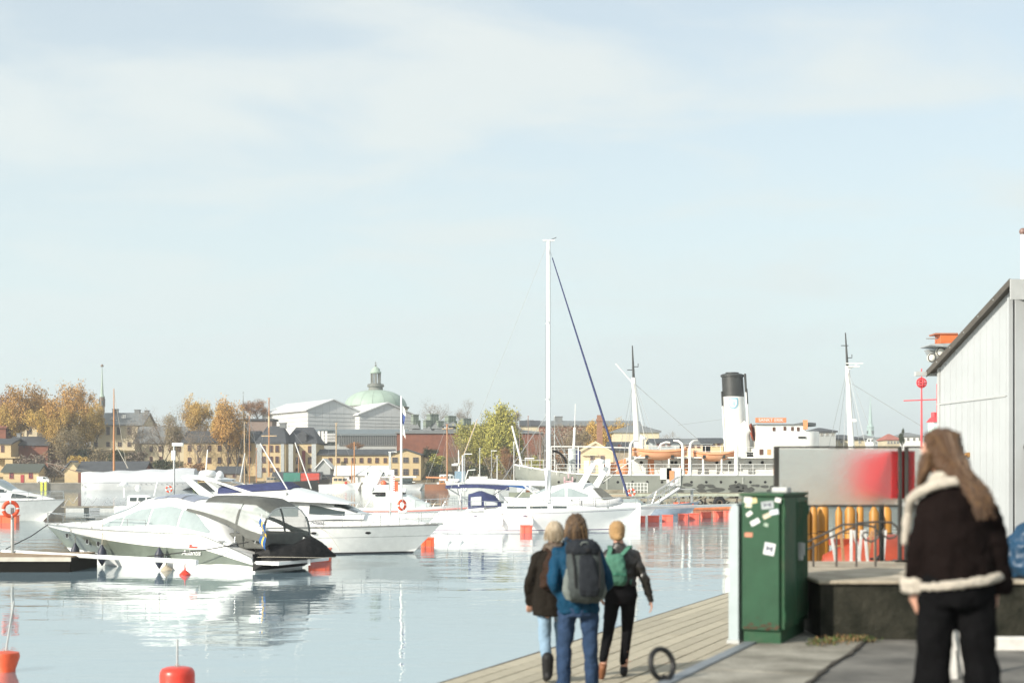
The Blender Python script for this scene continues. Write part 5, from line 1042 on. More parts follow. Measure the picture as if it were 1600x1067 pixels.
st = MB().box((PX(629, 84), 84, .9), (.5, .2, 1.0)).build('buoy_stand', M_white, None, bevel=.03); tag(st, 'white stand at the foot of the tall flagpole', 'stand')
# ---------------------------------------------------------------- icebreaker steamship
SD = 152.0
YO = -5.5      # how far from the ship's centre line the piece stands
def SX(px): return PX(px, SD + 5.5 + YO) - PX(805, SD)
def SZ(py): return PZ(py, SD + 5.5 + YO)
M_shull = mat('ship_hull_grey_green', (.17, .18, .155), .5, col2=(.24, .25, .215), scale=.35, detail=8, bump=.1, bscale=1.0)
M_swhite = mat('ship_white_paint', (.70, .70, .66), .5, var=.07, scale=.8)
M_sorange = mat('ship_ochre', (.62, .26, .12), .7, var=.12, scale=.7)
M_sgrey = mat('funnel_black', (.035, .037, .035), .45, var=.15, scale=1)
ship = thing('icebreaker_steamship', 'large steam icebreaker with grey hull, white decks and tall black topped funnel', 'ship', (PX(805, SD), SD + 5.5, 0), 0)
SL = SX(1640); DK = SZ(742)
# hull: stern at the left
rings = []
for i in range(41):
    u = i / 40; x = SL * u; zs = DK + (1.15 * max(0, 1 - u / .16) ** 1.7) + 2.2 * max(0, (u - .7) / .3) ** 2
    bb = 5.6 * (1 - max(0, 1 - u / .16) ** 2.4) ** .5 * (1 - max(0, (u - .62) / .38) ** 2.2) if 0 < u < 1 else .15; bb = max(.15, bb)
    und = max(0, 1 - u / .13)         # counter stern rises out of the water
    zk = lerp(-1.2, 2.9, und ** .8)
    half = [(bb * 1.0, zs), (bb * 1.02, lerp(zs, zk, .2)), (bb * 1.02, lerp(zs, zk, .45)), (bb * .97, lerp(zs, zk, .68)), (bb * .72, lerp(zs, zk, .88)), (0.0, zk)]
    rings.append([(x, -y, z) for y, z in half] + [(x, y, z) for y, z in half[:-1][::-1]])
hl_ = MB().ring(rings, closed=False).build('hull', M_shull, ship, 40)
MB().ring([[(r[0][0], r[0][1] * .99, r[0][2] - .05), (r[0][0], 0, r[0][2] + .02), (r[-1][0], r[-1][1] * .99, r[-1][2] - .05)] for r in rings], closed=False, cap=(False, False)).build('deck', M_teak, ship, 40)
MB().tube([(r[0][0], r[0][1] - .02, r[0][2]) for r in rings], .09, 6).build('rub_rail', M_swhite, ship, 60)
wp = MB()
random.seed(4)
for k in range(46):      # worn patches on the plating
    x = random.choice((random.uniform(SX(1145), SX(1215)), random.uniform(SX(1050), SX(1215)))); z = random.uniform(SZ(768), SZ(757)); w_, h = random.uniform(.2, .8), random.uniform(.08, .28)
    wp.prism([(x + w_ * math.cos(a) * random.uniform(.6, 1), z + h * math.sin(a) * random.uniform(.6, 1)) for a in [q * 6.283 / 9 for q in range(9)]], -5.76 - .004 * (k % 5), -5.70)
wp.build('worn_paint', mat('worn_black_paint', (.06, .062, .055), .8), hl_)
for px, w_ in ((1160, .3), (948, .35), (1040, .06)): MB().box((SX(px), -5.72, DK - 1.2), (w_ * .5, .06, 1.9)).build('plate_strip', mat('pale_strip', (.34, .35, .31), .6), ship)
for px in range(850, 1210, 23): MB().lathe([(.14, 0), (.14, .03)], (0, 0, 0), 10).build('porthole', M_black, ship, loc=(SX(px), -5.70, DK - .75)).rotation_euler = (R(90), 0, 0)
mk = MB()
for dx in (-.42, .42): mk.box((SX(888) + dx, -5.78, SZ(752)), (.16, .05, 1.0))
mk.box((SX(888), -5.78, SZ(752)), (.8, .05, .16)).box((SX(888), -5.78, SZ(752) + .6), (.14, .05, .5)); mk.build('pink_mark', mat('pink_paint', (.62, .40, .42), .6), ship)
# deck houses
YO = -3.7
def dhouse(nm_, x0, x1, y0, y1, w_, m, d=0): return MB().box(((SX(x0) + SX(x1)) / 2, d, (SZ(y0) + SZ(y1)) / 2), (SX(x1) - SX(x0), w_, SZ(y1) - SZ(y0))).build(nm_, m, ship, bevel=.04)
dh = dhouse('deckhouse', 985, 1500, 744, 716, 7.4, M_swhite)
for px, c in ((1002, 0), (1050, 0), (1056, 0), (1120, 0), (1140, 0), (1172, 0), (1191, 0)): MB().lathe([(.17, 0), (.17, .04)], n=12).build('porthole', M_black, ship, loc=(SX(px), -3.72, SZ(722.5))).rotation_euler = (R(90), 0, 0)
for px, y0, y1, w_ in ((1017, 741, 717, .95), (1072, 741, 717, 1.0), (1213, 741, 718, .8)): MB().box((SX(px), -3.74, (SZ(y0) + SZ(y1)) / 2), (w_ * .7, .08, SZ(y1) - SZ(y0))).build('door', M_sorange, ship, bevel=.02)
MB().box(((SX(985) + SX(1500)) / 2, -.0, SZ(715)), (SX(1500) - SX(985), 10.6, .14)).build('boat_deck', M_swhite, ship)
bh = dhouse('bridge_house', 1178, 1296, 714, 700, 7.0, M_swhite); dhouse('wheelhouse', 1184, 1262, 700, 663, 6.0, M_swhite)
cw = MB(); cw.ring([[(SX(1262) + (SX(1290) - SX(1262)) * math.sin(a), -3.0 * math.cos(a), z) for a in [math.pi * k / 16 for k in range(17)]] for z in (SZ(700), SZ(673))]); cw.build('curved_bridge_front', M_swhite, ship, 40)
MB().ring([[(SX(1255) + (SX(1285) - SX(1255)) * math.sin(a), -3.1 * math.cos(a), z) for a in [math.pi * k / 16 for k in range(17)]] for z in (SZ(664), SZ(659.5))]).build('bridge_roof', mat('roof_slate', (.14, .15, .15), .7), ship, 40)
dhouse('wheelhouse_roof', 1183, 1262, 663.5, 662, 6.4, MATS['roof_slate'])
for px, y0, y1 in ((1211, 667, 673), (1228, 666, 672), (1240, 666, 673), (1249, 667, 673)): MB().box((SX(px), -3.03, (SZ(y0) + SZ(y1)) / 2), (.28, .08, .42)).build('window', mat('brown_window', (.10, .05, .035), .4), ship)
for px in (1190, 1202): MB().box((SX(px), -3.53, SZ(706)), (.4, .08, .6)).build('window', M_sorange if px > 1195 else MATS['brown_window'], ship)
MB().box((SX(1255), -3.08, SZ(683)), (.8, .1, .18)).build('vent_slot', M_black, ship)
MB().box((SX(1260), -3.1, SZ(663)), (.45, .4, 1.0)).build('orange_lamp_box', M_sorange, ship)
nb = MB().box((SX(1211), -1.2, SZ(655)), (SX(1236) - SX(1187), .12, SZ(651) - SZ(659))).build('name_board', mat('name_board_orange', (.60, .22, .10), .6, var=.06), ship, bevel=.02)
o = inst('name_letters', text_mesh('name_letters', 'SANKT ERIK', .50, M_swhite, .01, offset=.004), nb, (SX(1211), -1.285, SZ(655))); o.rotation_euler = (R(90), 0, 0)
# funnel with rake
YO = 0
FB, FT = SZ(714), SZ(586); fx, r0 = SX(1149), SX(1167) - SX(1131); r0 = r0 / 2 * .93; lean = (SX(1146) - SX(1153))
def FC(z): return fx + .15 + lean * (z - FB) / (FT - FB)
def fring(r, z, n=32): return [(FC(z) + r * math.cos(2 * math.pi * k / n), r * math.sin(2 * math.pi * k / n) - .0, z) for k in range(n)]
ZB = SZ(620)
MB().ring([fring(r0 * 1.03, FB), fring(r0, FB + 1), fring(r0 * .99, ZB)]).build('funnel', M_swhite, ship, 40)
MB().ring([fring(r0 * 1.0, ZB), fring(r0 * .99, FT - .25), fring(r0 * 1.09, FT - .2), fring(r0 * 1.09, FT), fring(r0 * .9, FT + .12)]).build('funnel_top', M_sgrey, ship, 40)
MB().ring([fring(r0 * .62, FT + .1), fring(r0 * .62, FT + .28), fring(r0 * .4, FT + .3)]).build('funnel_cap', M_sgrey, ship, 40)
for k in range(7): z = lerp(FB, ZB, (k + .5) / 7); MB().ring([fring(r0 * 1.004, z), fring(r0 * 1.012, z + .03), fring(r0 * 1.004, z + .06)]).build('funnel_seam', M_swhite, ship, 40)
for dx, top_, rr in ((r0 * 1.12, FT + .1, .11), (r0 * 1.18, SZ(608), .10), (-r0 * 1.10, SZ(612), .08)):
    y_ = -.55 if dx > 0 else -.3
    MB().tube([(FC(FB) + dx, y_, FB), (FC(top_) + dx, y_, top_)], rr, 8).build('steam_pipe', M_swhite, ship, 60)
    MB().tube([(FC(lerp(FB, top_, .78)) + dx, y_ - .01, lerp(FB, top_, .78)), (FC(top_) + dx, y_ - .01, top_ + .02)], rr * 1.15, 8).build('steam_pipe_top', M_sgrey, ship, 60)
# shield emblem on the funnel
def onf(u, v, off): z = SZ(631) + v; a = u / r0; return (FC(z) + (r0 + off) * math.sin(a) - .0, -(r0 + off) * math.cos(a), z)
def shieldm(sc, off, nm_, m, par):
    mb = MB(); R2 = []
    for i in range(13):
        v = lerp(-1, 1, i / 12); w_ = (.53 if v > .1 else .53 * math.sqrt(max(0.0, 1 - ((.1 - v) / 1.1) ** 2.0))) * sc; w_ = max(w_, .01); R2.append([onf(-.25 + lerp(-w_, w_, j / 8), v * .62 * sc, off) for j in range(9)])
    return mb.ring(R2, closed=False, cap=(False, False)).build(nm_, m, par)
shd = shieldm(1.0, .03, 'shield', mat('emblem_blue', (.22, .42, .52), .5), ship); shieldm(.72, .045, 'shield_field', M_swhite, shd)
cwn = MB()
for k in (-1, 0, 1): cwn.ring([[onf(-.25 + k * .13 - .05, -.16, .06), onf(-.25 + k * .13 + .05, -.16, .06)], [onf(-.25 + k * .17 - .04, .20 + .06 * (k == 0), .06), onf(-.25 + k * .17 + .04, .20 + .06 * (k == 0), .06)]], closed=False, cap=(False, False))
cwn.ring([[onf(-.25 - .2, -.22, .06), onf(-.25 + .2, -.22, .06)], [onf(-.25 - .2, -.12, .06), onf(-.25 + .2, -.12, .06)]], closed=False, cap=(False, False)); cwn.build('crown_mark', MATS['emblem_blue'], shd)
# ventilators
YO = -2
for px, yb, yt, r in ((1003, 713, 682, .42), (1163, 713, 668, .85)):
    x = SX(px); z0, z1 = SZ(yb), SZ(yt); MB().tube([(x, -2.0, z0), (x, -2.0, z1 - r), (x + .08, -2.0, z1 - .2), (x + .5 * r, -2.05, z1 + .0)], [r * .6, r * .6, r * .9, r * 1.05], 12).build('ventilator', M_swhite, ship, 60)
    if px > 1100: o = MB().lathe([(.9, 0), (1.0, .15), (.3, .1)], n=20).build('ventilator_mouth', mat('red_brown', (.33, .08, .045), .6), ship, loc=(SX(1175), -1.6, SZ(675))); o.rotation_euler = (0, R(80), R(-20))
MB().box((SX(1169), -3.2, SZ(708)), (.7, .1, .22)).box((SX(1169), -3.2, SZ(712)), (.7, .1, .22)).build('louvre', M_black, ship)
# lifeboats + davits
YO = -5
for px0, px1, yt, lab in ((988, 1074, 700, ''), (1083, 1148, 704, '')):
    L = SX(px1) - SX(px0); zt2 = SZ(yt); x0 = SX(px0)
    R2 = []
    for i in range(17):
        u = i / 16; w_ = 1.05 * max(.04, 1 - abs(2 * u - 1) ** 2.6); sh_ = .28 * (2 * u - 1) ** 2; R2.append([(x0 + L * u, -4.7 + w_ * math.cos(a), zt2 - .45 + sh_ + (.28 if math.sin(a) > 0 else (.85 if L > 5 else .72) * (1 - .3 * abs(2 * u - 1) ** 2)) * math.sin(a)) for a in [2 * math.pi * k / 14 for k in range(14)]])
    lbt = MB().ring(R2).build('lifeboat', mat('lifeboat_cover_ochre', (.60, .27, .13), .75, col2=(.70, .38, .22), scale=.8), ship, 50)
    MB().tube([(r[0][0], -4.7 - max(.02, abs(r[0][1] + 4.7)) - .01, r[0][2]) for r in R2], .045, 5).build('gunwale', mat('ochre_edge', (.42, .14, .05), .6), lbt)
    for u in (.25, .72): MB().box((x0 + L * u, -4.7, SZ(713.5)), (.3, 1.8, .35)).build('chock', M_sgrey, lbt)
for px in (984, 1066, 1077, 1150):
    xx = SX(px); s_ = 1 if px in (984, 1077) else -1
    MB().tube([(xx, -5.5, DK), (xx, -5.5, SZ(700)), (xx + .1 * s_, -5.4, SZ(693)), (xx + .4 * s_, -5.1, SZ(689)), (xx + .9 * s_, -4.8, SZ(688))], [.17, .15, .14, .12, .09], 8).lathe([(.28, 0), (.17, .5)], (xx, -5.5, DK), 8).build('davit', M_swhite, ship, 60)
for px in (1045, 1098, 1127, 1148): MB().tube([(SX(px), -5.3, DK), (SX(px), -5.3, SZ(717))], .11, 8).lathe([(.3, 0), (.11, .35)], (SX(px), -5.3, DK), 8).build('deck_pillar', M_swhite, ship, 60)
MB().tube([(SX(1032), -3, SZ(700)), (SX(1036), -3, SZ(693)), (SX(1044), -3, SZ(690)), (SX(1050), -3, SZ(691))], .13, 6).build('skylight_arch', M_swhite, ship)
# masts
YO = 0
def shipmast(pb, yb, pm, ym, pt, yt2, cross, crow):
    xb, xm, xt = SX(pb), SX(pm), SX(pt)
    mm = MB().tube([(xb, 0, SZ(yb)), (xm, 0, SZ(ym))], .38, 10, r2=.24).build('mast', M_swhite, ship, 60)
    MB().tube([(xm, 0, SZ(ym)), (xt, 0, SZ(yt2))], .15, 8, r2=.06).build('topmast', M_sgrey, ship, 60)
    MB().tube([(xm - .0, 0, SZ(cross)), (xm + .5, 0, SZ(cross)), (xm + .5, 0, SZ(cross) + .35)], .05, 5).build('lamp_bracket', M_sgrey, mm); MB().tube([(xm - .7, 0, SZ(crow)), (xm + .1, 0, SZ(crow))], .045, 5).build('yard', M_sgrey, mm)
    g = MB()
    for sg in (-1, 1):
        for k in (-2.2, -.9, 1.0, 2.6): g.tube([(xm, 0, SZ(ym) - .2), (xb + k, sg * 5.0, DK)], .026, 3)
    g.build('shrouds', M_galv, ship); return xm
shipmast(997, 716, 990, 590, 988, 540, 573, 578); xm2 = shipmast(1331, 716, 1324, 572, 1321, 520, 559, 540)
MB().tube([(SX(962), 0, SZ(568)), (SX(990), 0, SZ(600))], .07, 5).build('gaff', M_swhite, ship)
MB().tube([(SX(990), 0, SZ(598)), (SX(1090), 0, SZ(686))], .03, 4).tube([(SX(1332), 0, SZ(600)), (SX(1440), 0, SZ(666))], .03, 4).tube([(SX(1060), 0, SZ(664)), (SX(1128), 0, SZ(655))], .02, 3).build('stay', M_galv, ship)
MB().box((SX(1332), -.3, SZ(573)), (1.3, .6, .12)).box((SX(1334), -.3, SZ(568)), (1.9, .2, .1)).tube([(SX(1325), -.3, SZ(578)), (SX(1338), -.3, SZ(570))], .06).build('radar_platform', M_swhite, ship)
MB().box((SX(1333), -.3, SZ(657)), (.5, .3, .3)).build('mast_lamp', M_swhite, ship)
# railings
YO = -5.5
def rail(px0, px1, zb, y_, hgt, step, rows_, m=M_swhite, nm_='railing'):
    g = MB(); x0, x1 = SX(px0), SX(px1); n = max(1, int((x1 - x0) / step))
    for k in range(n + 1): x = lerp(x0, x1, k / n); g.tube([(x, y_, zb), (x, y_, zb + hgt)], .03, 4, cap=False)
    for k in range(rows_): g.tube([(x0, y_, zb + hgt * (k + 1) / rows_), (x1, y_, zb + hgt * (k + 1) / rows_)], .026, 4, cap=False)
    return g.build(nm_, m, ship)
rail(870, 985, DK, -5.4, 1.15, 1.1, 3); rail(985, 1215, DK, -5.5, 1.15, 1.3, 3); rail(985, 1150, SZ(714), -5.2, 1.2, 1.6, 2); rail(1150, 1215, SZ(714), -3.4, 1.1, 1.4, 2)
rail(861, 905, SZ(716), -3.0, 1.0, 1.3, 2); rail(812, 868, DK + .6, -4.2, 1.0, 1.2, 2)
MB().tube([(SX(862), -3.5, SZ(697)), (SX(905), -3.5, SZ(697)), (SX(985), -3.5, SZ(699))], .07, 5).tube([(SX(862), -3.5, SZ(697)), (SX(862), -3.5, DK)], .07, 5).tube([(SX(905), -3.5, SZ(697)), (SX(905), -3.5, DK)], .07, 5).build('awning_frame', M_swhite, ship)
# stern gear
YO = -2
MB().tube([(SX(896), -1, DK), (SX(896), -1, SZ(700))], .55, 12).build('towing_tank', mat('pale_blue_grey', (.45, .49, .49), .6), ship, 60); MB().box((SX(904), -1.2, SZ(718)), (.5, .5, 2.0)).build('locker', M_navy, ship)
MB().tube([(SX(897), -.5, SZ(705)), (SX(899), -.5, SZ(667))], .14, 6).tube([(SX(899), -.5, SZ(667)), (SX(900), -.5, SZ(630))], .035, 4).build('stern_mast', M_swhite, ship)
MB().tube([(SX(817), 0, DK + .8), (SX(800), 0, SZ(664))], .12, 6, r2=.1).build('ensign_boom', M_swhite, ship, 60)
g = MB()
for k in range(12): a = math.pi * k / 22; g.tube([(SX(863) + (SX(884) - SX(863)) * math.sin(a), -3, DK + 1.0 + 1.6 * math.cos(a)), (SX(863) + (SX(884) - SX(863)) * math.sin(a + .15), -3, DK + 1.0 + 1.6 * math.cos(a + .15))], .12, 5)
g.build('black_hose', M_black, ship)
for px, c in ((915, M_white), (925, M_galv), (938, M_white), (948, M_white)): MB().box((SX(px), -3.6, DK + .9), (.55, .6, random.uniform(1.0, 1.7))).build('deck_locker', c, ship, bevel=.04)
for px in range(948, 980, 8):
    MB().lathe([(.5, 0), (.6, .5), (.45, 1.1), (.1, 1.4)], (SX(px), -2.8, DK), 12).build('orange_tarpaulin', M_sorange, ship, 50)
MB().prism([(SX(958), SZ(736)), (SX(980), SZ(736)), (SX(978), SZ(716)), (SX(964), SZ(722))], -2, 1).build('tarpaulin', M_sorange, ship)
YO = -5.5
MB().box((SX(1052), -5.75, SZ(745)), (1.5, .2, 1.9)).box((SX(1040), -5.75, SZ(740)), (1.2, .2, 1.2)).build('gangway_screen', M_swhite, ship); MB().box((SX(1049), -5.9, SZ(744)), (.5, .06, 1.2)).build('gangway_door', M_sorange, ship)
for k in range(5): MB().torus((SX(1020 + 14 * k) + (k % 2) * .2, -5.3, DK + .6), .3, .07, 14, 6).build('life_ring', M_sorange if k % 2 else M_white, ship) if k == 3 else None

# ---------------------------------------------------------------- wooden pier in front of the steamship
PD = 139.0
M_old = mat('old_pier_timber', (.17, .15, .11), .9, col2=(.33, .30, .23), scale=1.2, detail=8)
pr = thing('pier', 'weathered timber pier with braces and piles in front of the steamship', 'pier', (PX(925, PD), PD, 0))
def RX(px): return PX(px, PD) - PX(925, PD)
Lp = RX(1300)
pk_ = MB().box((0, 0, 0), (.38, 4.2, .08)).mesh('plank', [M_old])
for k in range(int(Lp / .4)): inst('plank', pk_, pr, (.2 + .4 * k, 2.0, PZ(770.5, PD) + random.uniform(-.015, .015)))
zp = PZ(771, PD)
MB().box((Lp / 2, -.05, zp - .12), (Lp, .3, .26)).build('edge_beam', mat('greenish_beam', (.36, .38, .30), .8, var=.15), pr)
MB().box((Lp / 2, .1, zp - .62), (Lp, .25, .3)).box((Lp / 2, .1, zp - 1.1), (Lp, .2, .16)).build('side_beam', M_old, pr)
random.seed(8)
for k in range(int(Lp / 1.5)):
    x = .6 + k * 1.5; MB().tube([(x, random.uniform(0, .3), -1), (x + random.uniform(-.1, .1), .1, zp - .1)], .16, 7).build('pile', mat('dark_wet_timber', (.05, .04, .03), .8), pr, 60)
bc = MB()
for k in range(34):
    x = random.uniform(RX(1040), RX(1130)); bc.tube([(x, random.uniform(-.2, .6), random.uniform(.0, .5)), (x + random.uniform(-1.6, 1.6), random.uniform(-.2, .6), zp - random.uniform(.1, .4))], random.uniform(.05, .11), 5)
bc.build('brace', M_old, pr)
for px, r in ((1123, .62), (1093, .3)):
    ty = thing('tyre_fender', ('big black tyre fender hanging at the middle of the pier', 'small dark tyre hanging left of the big tyre on the pier')[r < .5], 'tyre', (PX(px, PD), PD - .45, PZ(785, PD) - .0)); MB().torus((0, 0, 0), r * .68, r * .32, 20, 8).build('tyre', M_black, ty, 60); MB().torus((0, -.08, 0), r * .42, r * .1, 16, 6).build('rim', mat('rusty_rim', (.12, .09, .06), .8), ty)
rg = thing('gangway_ramp', 'steel stair ramp with railings climbing from the floats to the pier', 'gangway', (PX(1013, 122), 122, .9))
def GX(px): return PX(px, 122) - PX(1013, 122)
a0 = (0.0, PZ(796, 122) - .9); a1 = (GX(1061), PZ(764, 122) - .9)
for y_ in (-.6, .6):
    MB().tube([(a0[0], y_, a0[1] + .08), (a1[0], y_, a1[1] + .08)], .13, 6).build('stringer', M_galv, rg); g = MB().tube([(a0[0], y_, a0[1] + 1.1), (a1[0], y_, a1[1] + 1.1)], .045, 5).tube([(a0[0], y_, a0[1] + .6), (a1[0], y_, a1[1] + .6)], .03, 5)
    for k in range(7): x = lerp(a0[0], a1[0], k / 6); z = lerp(a0[1], a1[1], k / 6); g.tube([(x, y_, z), (x, y_, z + 1.1)], .035, 5)
    g.build('railing', M_steel, rg)
MB().prism([(a0[0], a0[1]), (a1[0], a1[1]), (a1[0], a1[1] + .06), (a0[0], a0[1] + .06)], -.55, .55).build('tread_deck', M_conc, rg)
MB().box((a1[0] + .6, 0, a1[1]), (1.4, 1.3, .1)).tube([(a1[0] + 1.1, 0, -1), (a1[0] + 1.1, 0, a1[1])], .12).build('landing', M_galv, rg)
# railing, planks and crates on the pier
pr2 = thing('pier_railing', 'pale tubular railing on the left end of the pier', 'railing', (PX(975, PD), PD + .3, zp)); g = MB()
for k in range(8): x = k * (PX(1012, PD) - PX(975, PD)) / 7; g.tube([(x, 0, 0), (x, 0, 1.05)], .035, 5)
for z in (.35, .7, 1.05): g.tube([(0, 0, z), (PX(1012, PD) - PX(975, PD), 0, z)], .03, 5)
g.build('rail', M_swhite, pr2)
tw = thing('timber_stack', 'stack of pale timber on the pier end left of the railing', 'timber', (PX(930, PD), PD + 1, zp))
for k in range(4): MB().box((2.2, .3 * k, .16 + .12 * (k % 2)), (4.2, .28, .2)).build('beam', M_old, tw)
pl2 = thing('low_barge', 'low pale timber barge lying left of the pier end', 'barge', (PX(905, 132), 132, 0)); MB().box((2.6, 0, .5), (5.6, 3, 1.0)).build('hull', M_old, pl2, bevel=.05); MB().box((2.6, 0, 1.03), (5.8, 3.2, .08)).build('deck', MATS['greenish_beam'], pl2); MB().tube([(.2, -1.2, 1.3), (4.6, -1.3, 1.35)], .18, 8).build('log', M_teak, pl2)
ls = thing('life_buoy', 'red and white life buoy on a stand at the foot of the gangway ramp', 'life buoy', (PX(987, 118), 118, PZ(769, 118))); MB().torus((0, 0, 0), .26, .08, 24, 8, mf=lambda i, j: 1 if i % 6 < 2 else 0).build('ring', M_lb, ls, 60); MB().tube([(.0, .1, -1.6), (.0, .1, .3)], .05).build('post', M_steel, ls)
ofl = thing('orange_boom', 'long orange floating boom under the pier', 'floating boom', (PX(1078, 134), 134, 0)); MB().tube([(0, 0, .22), (PX(1170, 134) - PX(1078, 134), 0, .22)], .28, 10).build('boom', mat('dull_orange', (.50, .16, .06), .6, var=.2), ofl, 60)
# red lightship masts on the right
M_lsr = mat('signal_red', (.68, .06, .07), .5, var=.08)
lsd = 150; rm = thing('lightship_mast', 'red mast with lattice ball and yard standing left of the shed', 'mast', (PX(1440, lsd), lsd, 0))
h = PZ(576, lsd); MB().tube([(0, 0, 0), (0, 0, h)], .17, 8, r2=.06).build('mast', M_lsr, rm)
bz = PZ(598, lsd); br = (PX(1447, lsd) - PX(1432, lsd)) / 2 * 1.0; g = MB()
for k in range(4): 
    o = MB().torus((0, 0, 0), br, .06, 20, 5, ax='x'); c_, s_ = math.cos(math.pi * k / 4), math.sin(math.pi * k / 4); g.add([(x * c_ - y * s_, x * s_ + y * c_, z + bz) for x, y, z in o.v], o.f)
for zz in (-.55, 0, .55): g.torus((0, 0, bz + zz * br), br * math.sqrt(1 - zz * zz), .06, 20, 5, ax='z')
for k in range(10): 
    a = k * .63; g.box((br * .8 * math.cos(a), br * .8 * math.sin(a), bz + br * .5 * ((k % 3) - 1)), (.16, .16, .16))
g.build('lattice_ball', M_lsr, rm)
MB().tube([(PX(1412, lsd) - PX(1440, lsd), 0, PZ(626, lsd)), (PX(1466, lsd) - PX(1440, lsd), 0, PZ(624, lsd))], .06, 5).build('yard', M_lsr, rm)
MB().tube([(PX(1464.5, lsd) - PX(1440, lsd), 0, 0), (PX(1464.5, lsd) - PX(1440, lsd), 0, PZ(600, lsd))], .09, 5).build('second_mast', M_lsr, rm)
ln = thing('lantern_house', 'small red topped glazed lantern house beside the red mast', 'lantern', (PX(1459, 148), 148, 0)); zl = PZ(652, 148)
MB().lathe([(.3, 0), (.3, zl - 1.6)], n=10).build('tower', M_lsr, ln, 50); MB().lathe([(.62, zl - 1.6), (.62, zl - .5)], n=10).build('lantern_glass', mat('pale_green_glass', (.5, .62, .58), .2), ln); MB().lathe([(.8, zl - .5), (.45, zl - .1), (.28, zl), (.28, zl + .5), (.05, zl + .55)], n=10).build('lantern_roof', M_lsr, ln, 40)
# ---------------------------------------------------------------- island terrain, far quay
def hgt(x, y):
    if y < 352: return 1.5
    t = min(1, (y - 352) / 110); h = 1.5 + 12.0 * (t * t * (3 - 2 * t))
    side = max(0, min(1, (250 - x) / 190)); h = 1.5 + (h - 1.5) * (.25 + .75 * side)
    return h + (mnoise.noise(Vector((x * .03, y * .03, 0))) * 1.0 if y > 356 else 0)
g = MB(); nx_, ny_ = 70, 26; V_ = []
for j in range(ny_ + 1):
    for i in range(nx_ + 1):
        x = lerp(-420, 420, i / nx_); y = 346 + (j / ny_) ** 1.5 * 420 if j else 346; V_.append((x, y, hgt(x, y) if y > 347 else 1.45))
g.add(V_, [(j * (nx_ + 1) + i, j * (nx_ + 1) + i + 1, (j + 1) * (nx_ + 1) + i + 1, (j + 1) * (nx_ + 1) + i) for j in range(ny_) for i in range(nx_)])
struct('hillside', g, mat('dry_autumn_grass', (.09, .065, .03), .95, col2=(.17, .13, .055), scale=.12, detail=8), smooth=60)
qw = MB().box((0, 346.6, .1), (840, 2.4, 2.9)); qv = struct('far_quay_wall', qw, mat('far_quay_concrete', (.12, .115, .10), .9, col2=(.22, .21, .185), scale=.3, detail=8))
for i in range(64): MB().box((0, 0, 0), (3.9, 2.6, .25)).build('coping_stone', M_conc, qv, loc=(-150 + i * 3.95, 346.6, 1.62 + random.uniform(-.03, .03)))
for px in (65, 71, 303, 309):
    o = MB().box((0, -.1, 0), (.5, .2, 1.9)).build('ladder_marking', mat('yellow_green_paint', (.55, .58, .06), .6), None, loc=(PX(px, 344.8), 344.9, .95)); tag(o, 'yellow green ladder marking on the far quay wall, %s' % {65: 'left by the small yellow house', 71: 'right by the small yellow house', 303: 'left pair member by covered ship', 309: 'right pair member by covered ship'}[px], 'marking', 'yellow green quay markings')
far = MB(); V_ = []
for i in range(61):
    x = lerp(-300, 1500, i / 60); h = 11 + 7 * mnoise.noise(Vector((x * .004, 3, 0))) + 3 * mnoise.noise(Vector((x * .02, 7, 0)))
    V_ += [(x, 1300, -1), (x, 1320, h * .45), (x, 1500, h), (x, 1900, h * .9)]
far.add(V_, [(4 * i + k, 4 * i + 4 + k, 4 * i + 5 + k, 4 * i + 1 + k) for i in range(60) for k in range(3)])
struct('far_shore_hills', far, mat('far_wooded_ground', (.08, .085, .06), .95, var=.3, scale=.02))

# ---------------------------------------------------------------- far buildings
M_yw = mat('yellow_plaster', (.54, .42, .235), .85, var=.07, scale=.25, rand=.04); M_py = mat('pale_yellow_plaster', (.54, .47, .32), .85, var=.08, scale=.25); M_pk = mat('peach_plaster', (.60, .46, .30), .85, var=.06, scale=.25)
M_slate = mat('dark_slate_roof', (.055, .06, .066), .7, var=.2, scale=.6); M_rgrey = mat('grey_sheet_roof', (.17, .18, .18), .6, var=.12, scale=.5); M_rgreen = mat('green_black_roof', (.065, .075, .06), .8, var=.15)
M_brick = mat('old_red_brick', (.20, .075, .045), .9, var=.2, scale=.5, detail=8); M_frame = mat('red_brown_frames', (.16, .06, .045), .6); M_wf = mat('pale_window_frame', (.45, .43, .38), .6); M_pane = mat('far_window_pane', (.055, .06, .065), .15, spec=.8)
M_gf = mat('grey_render', (.38, .40, .39), .8)
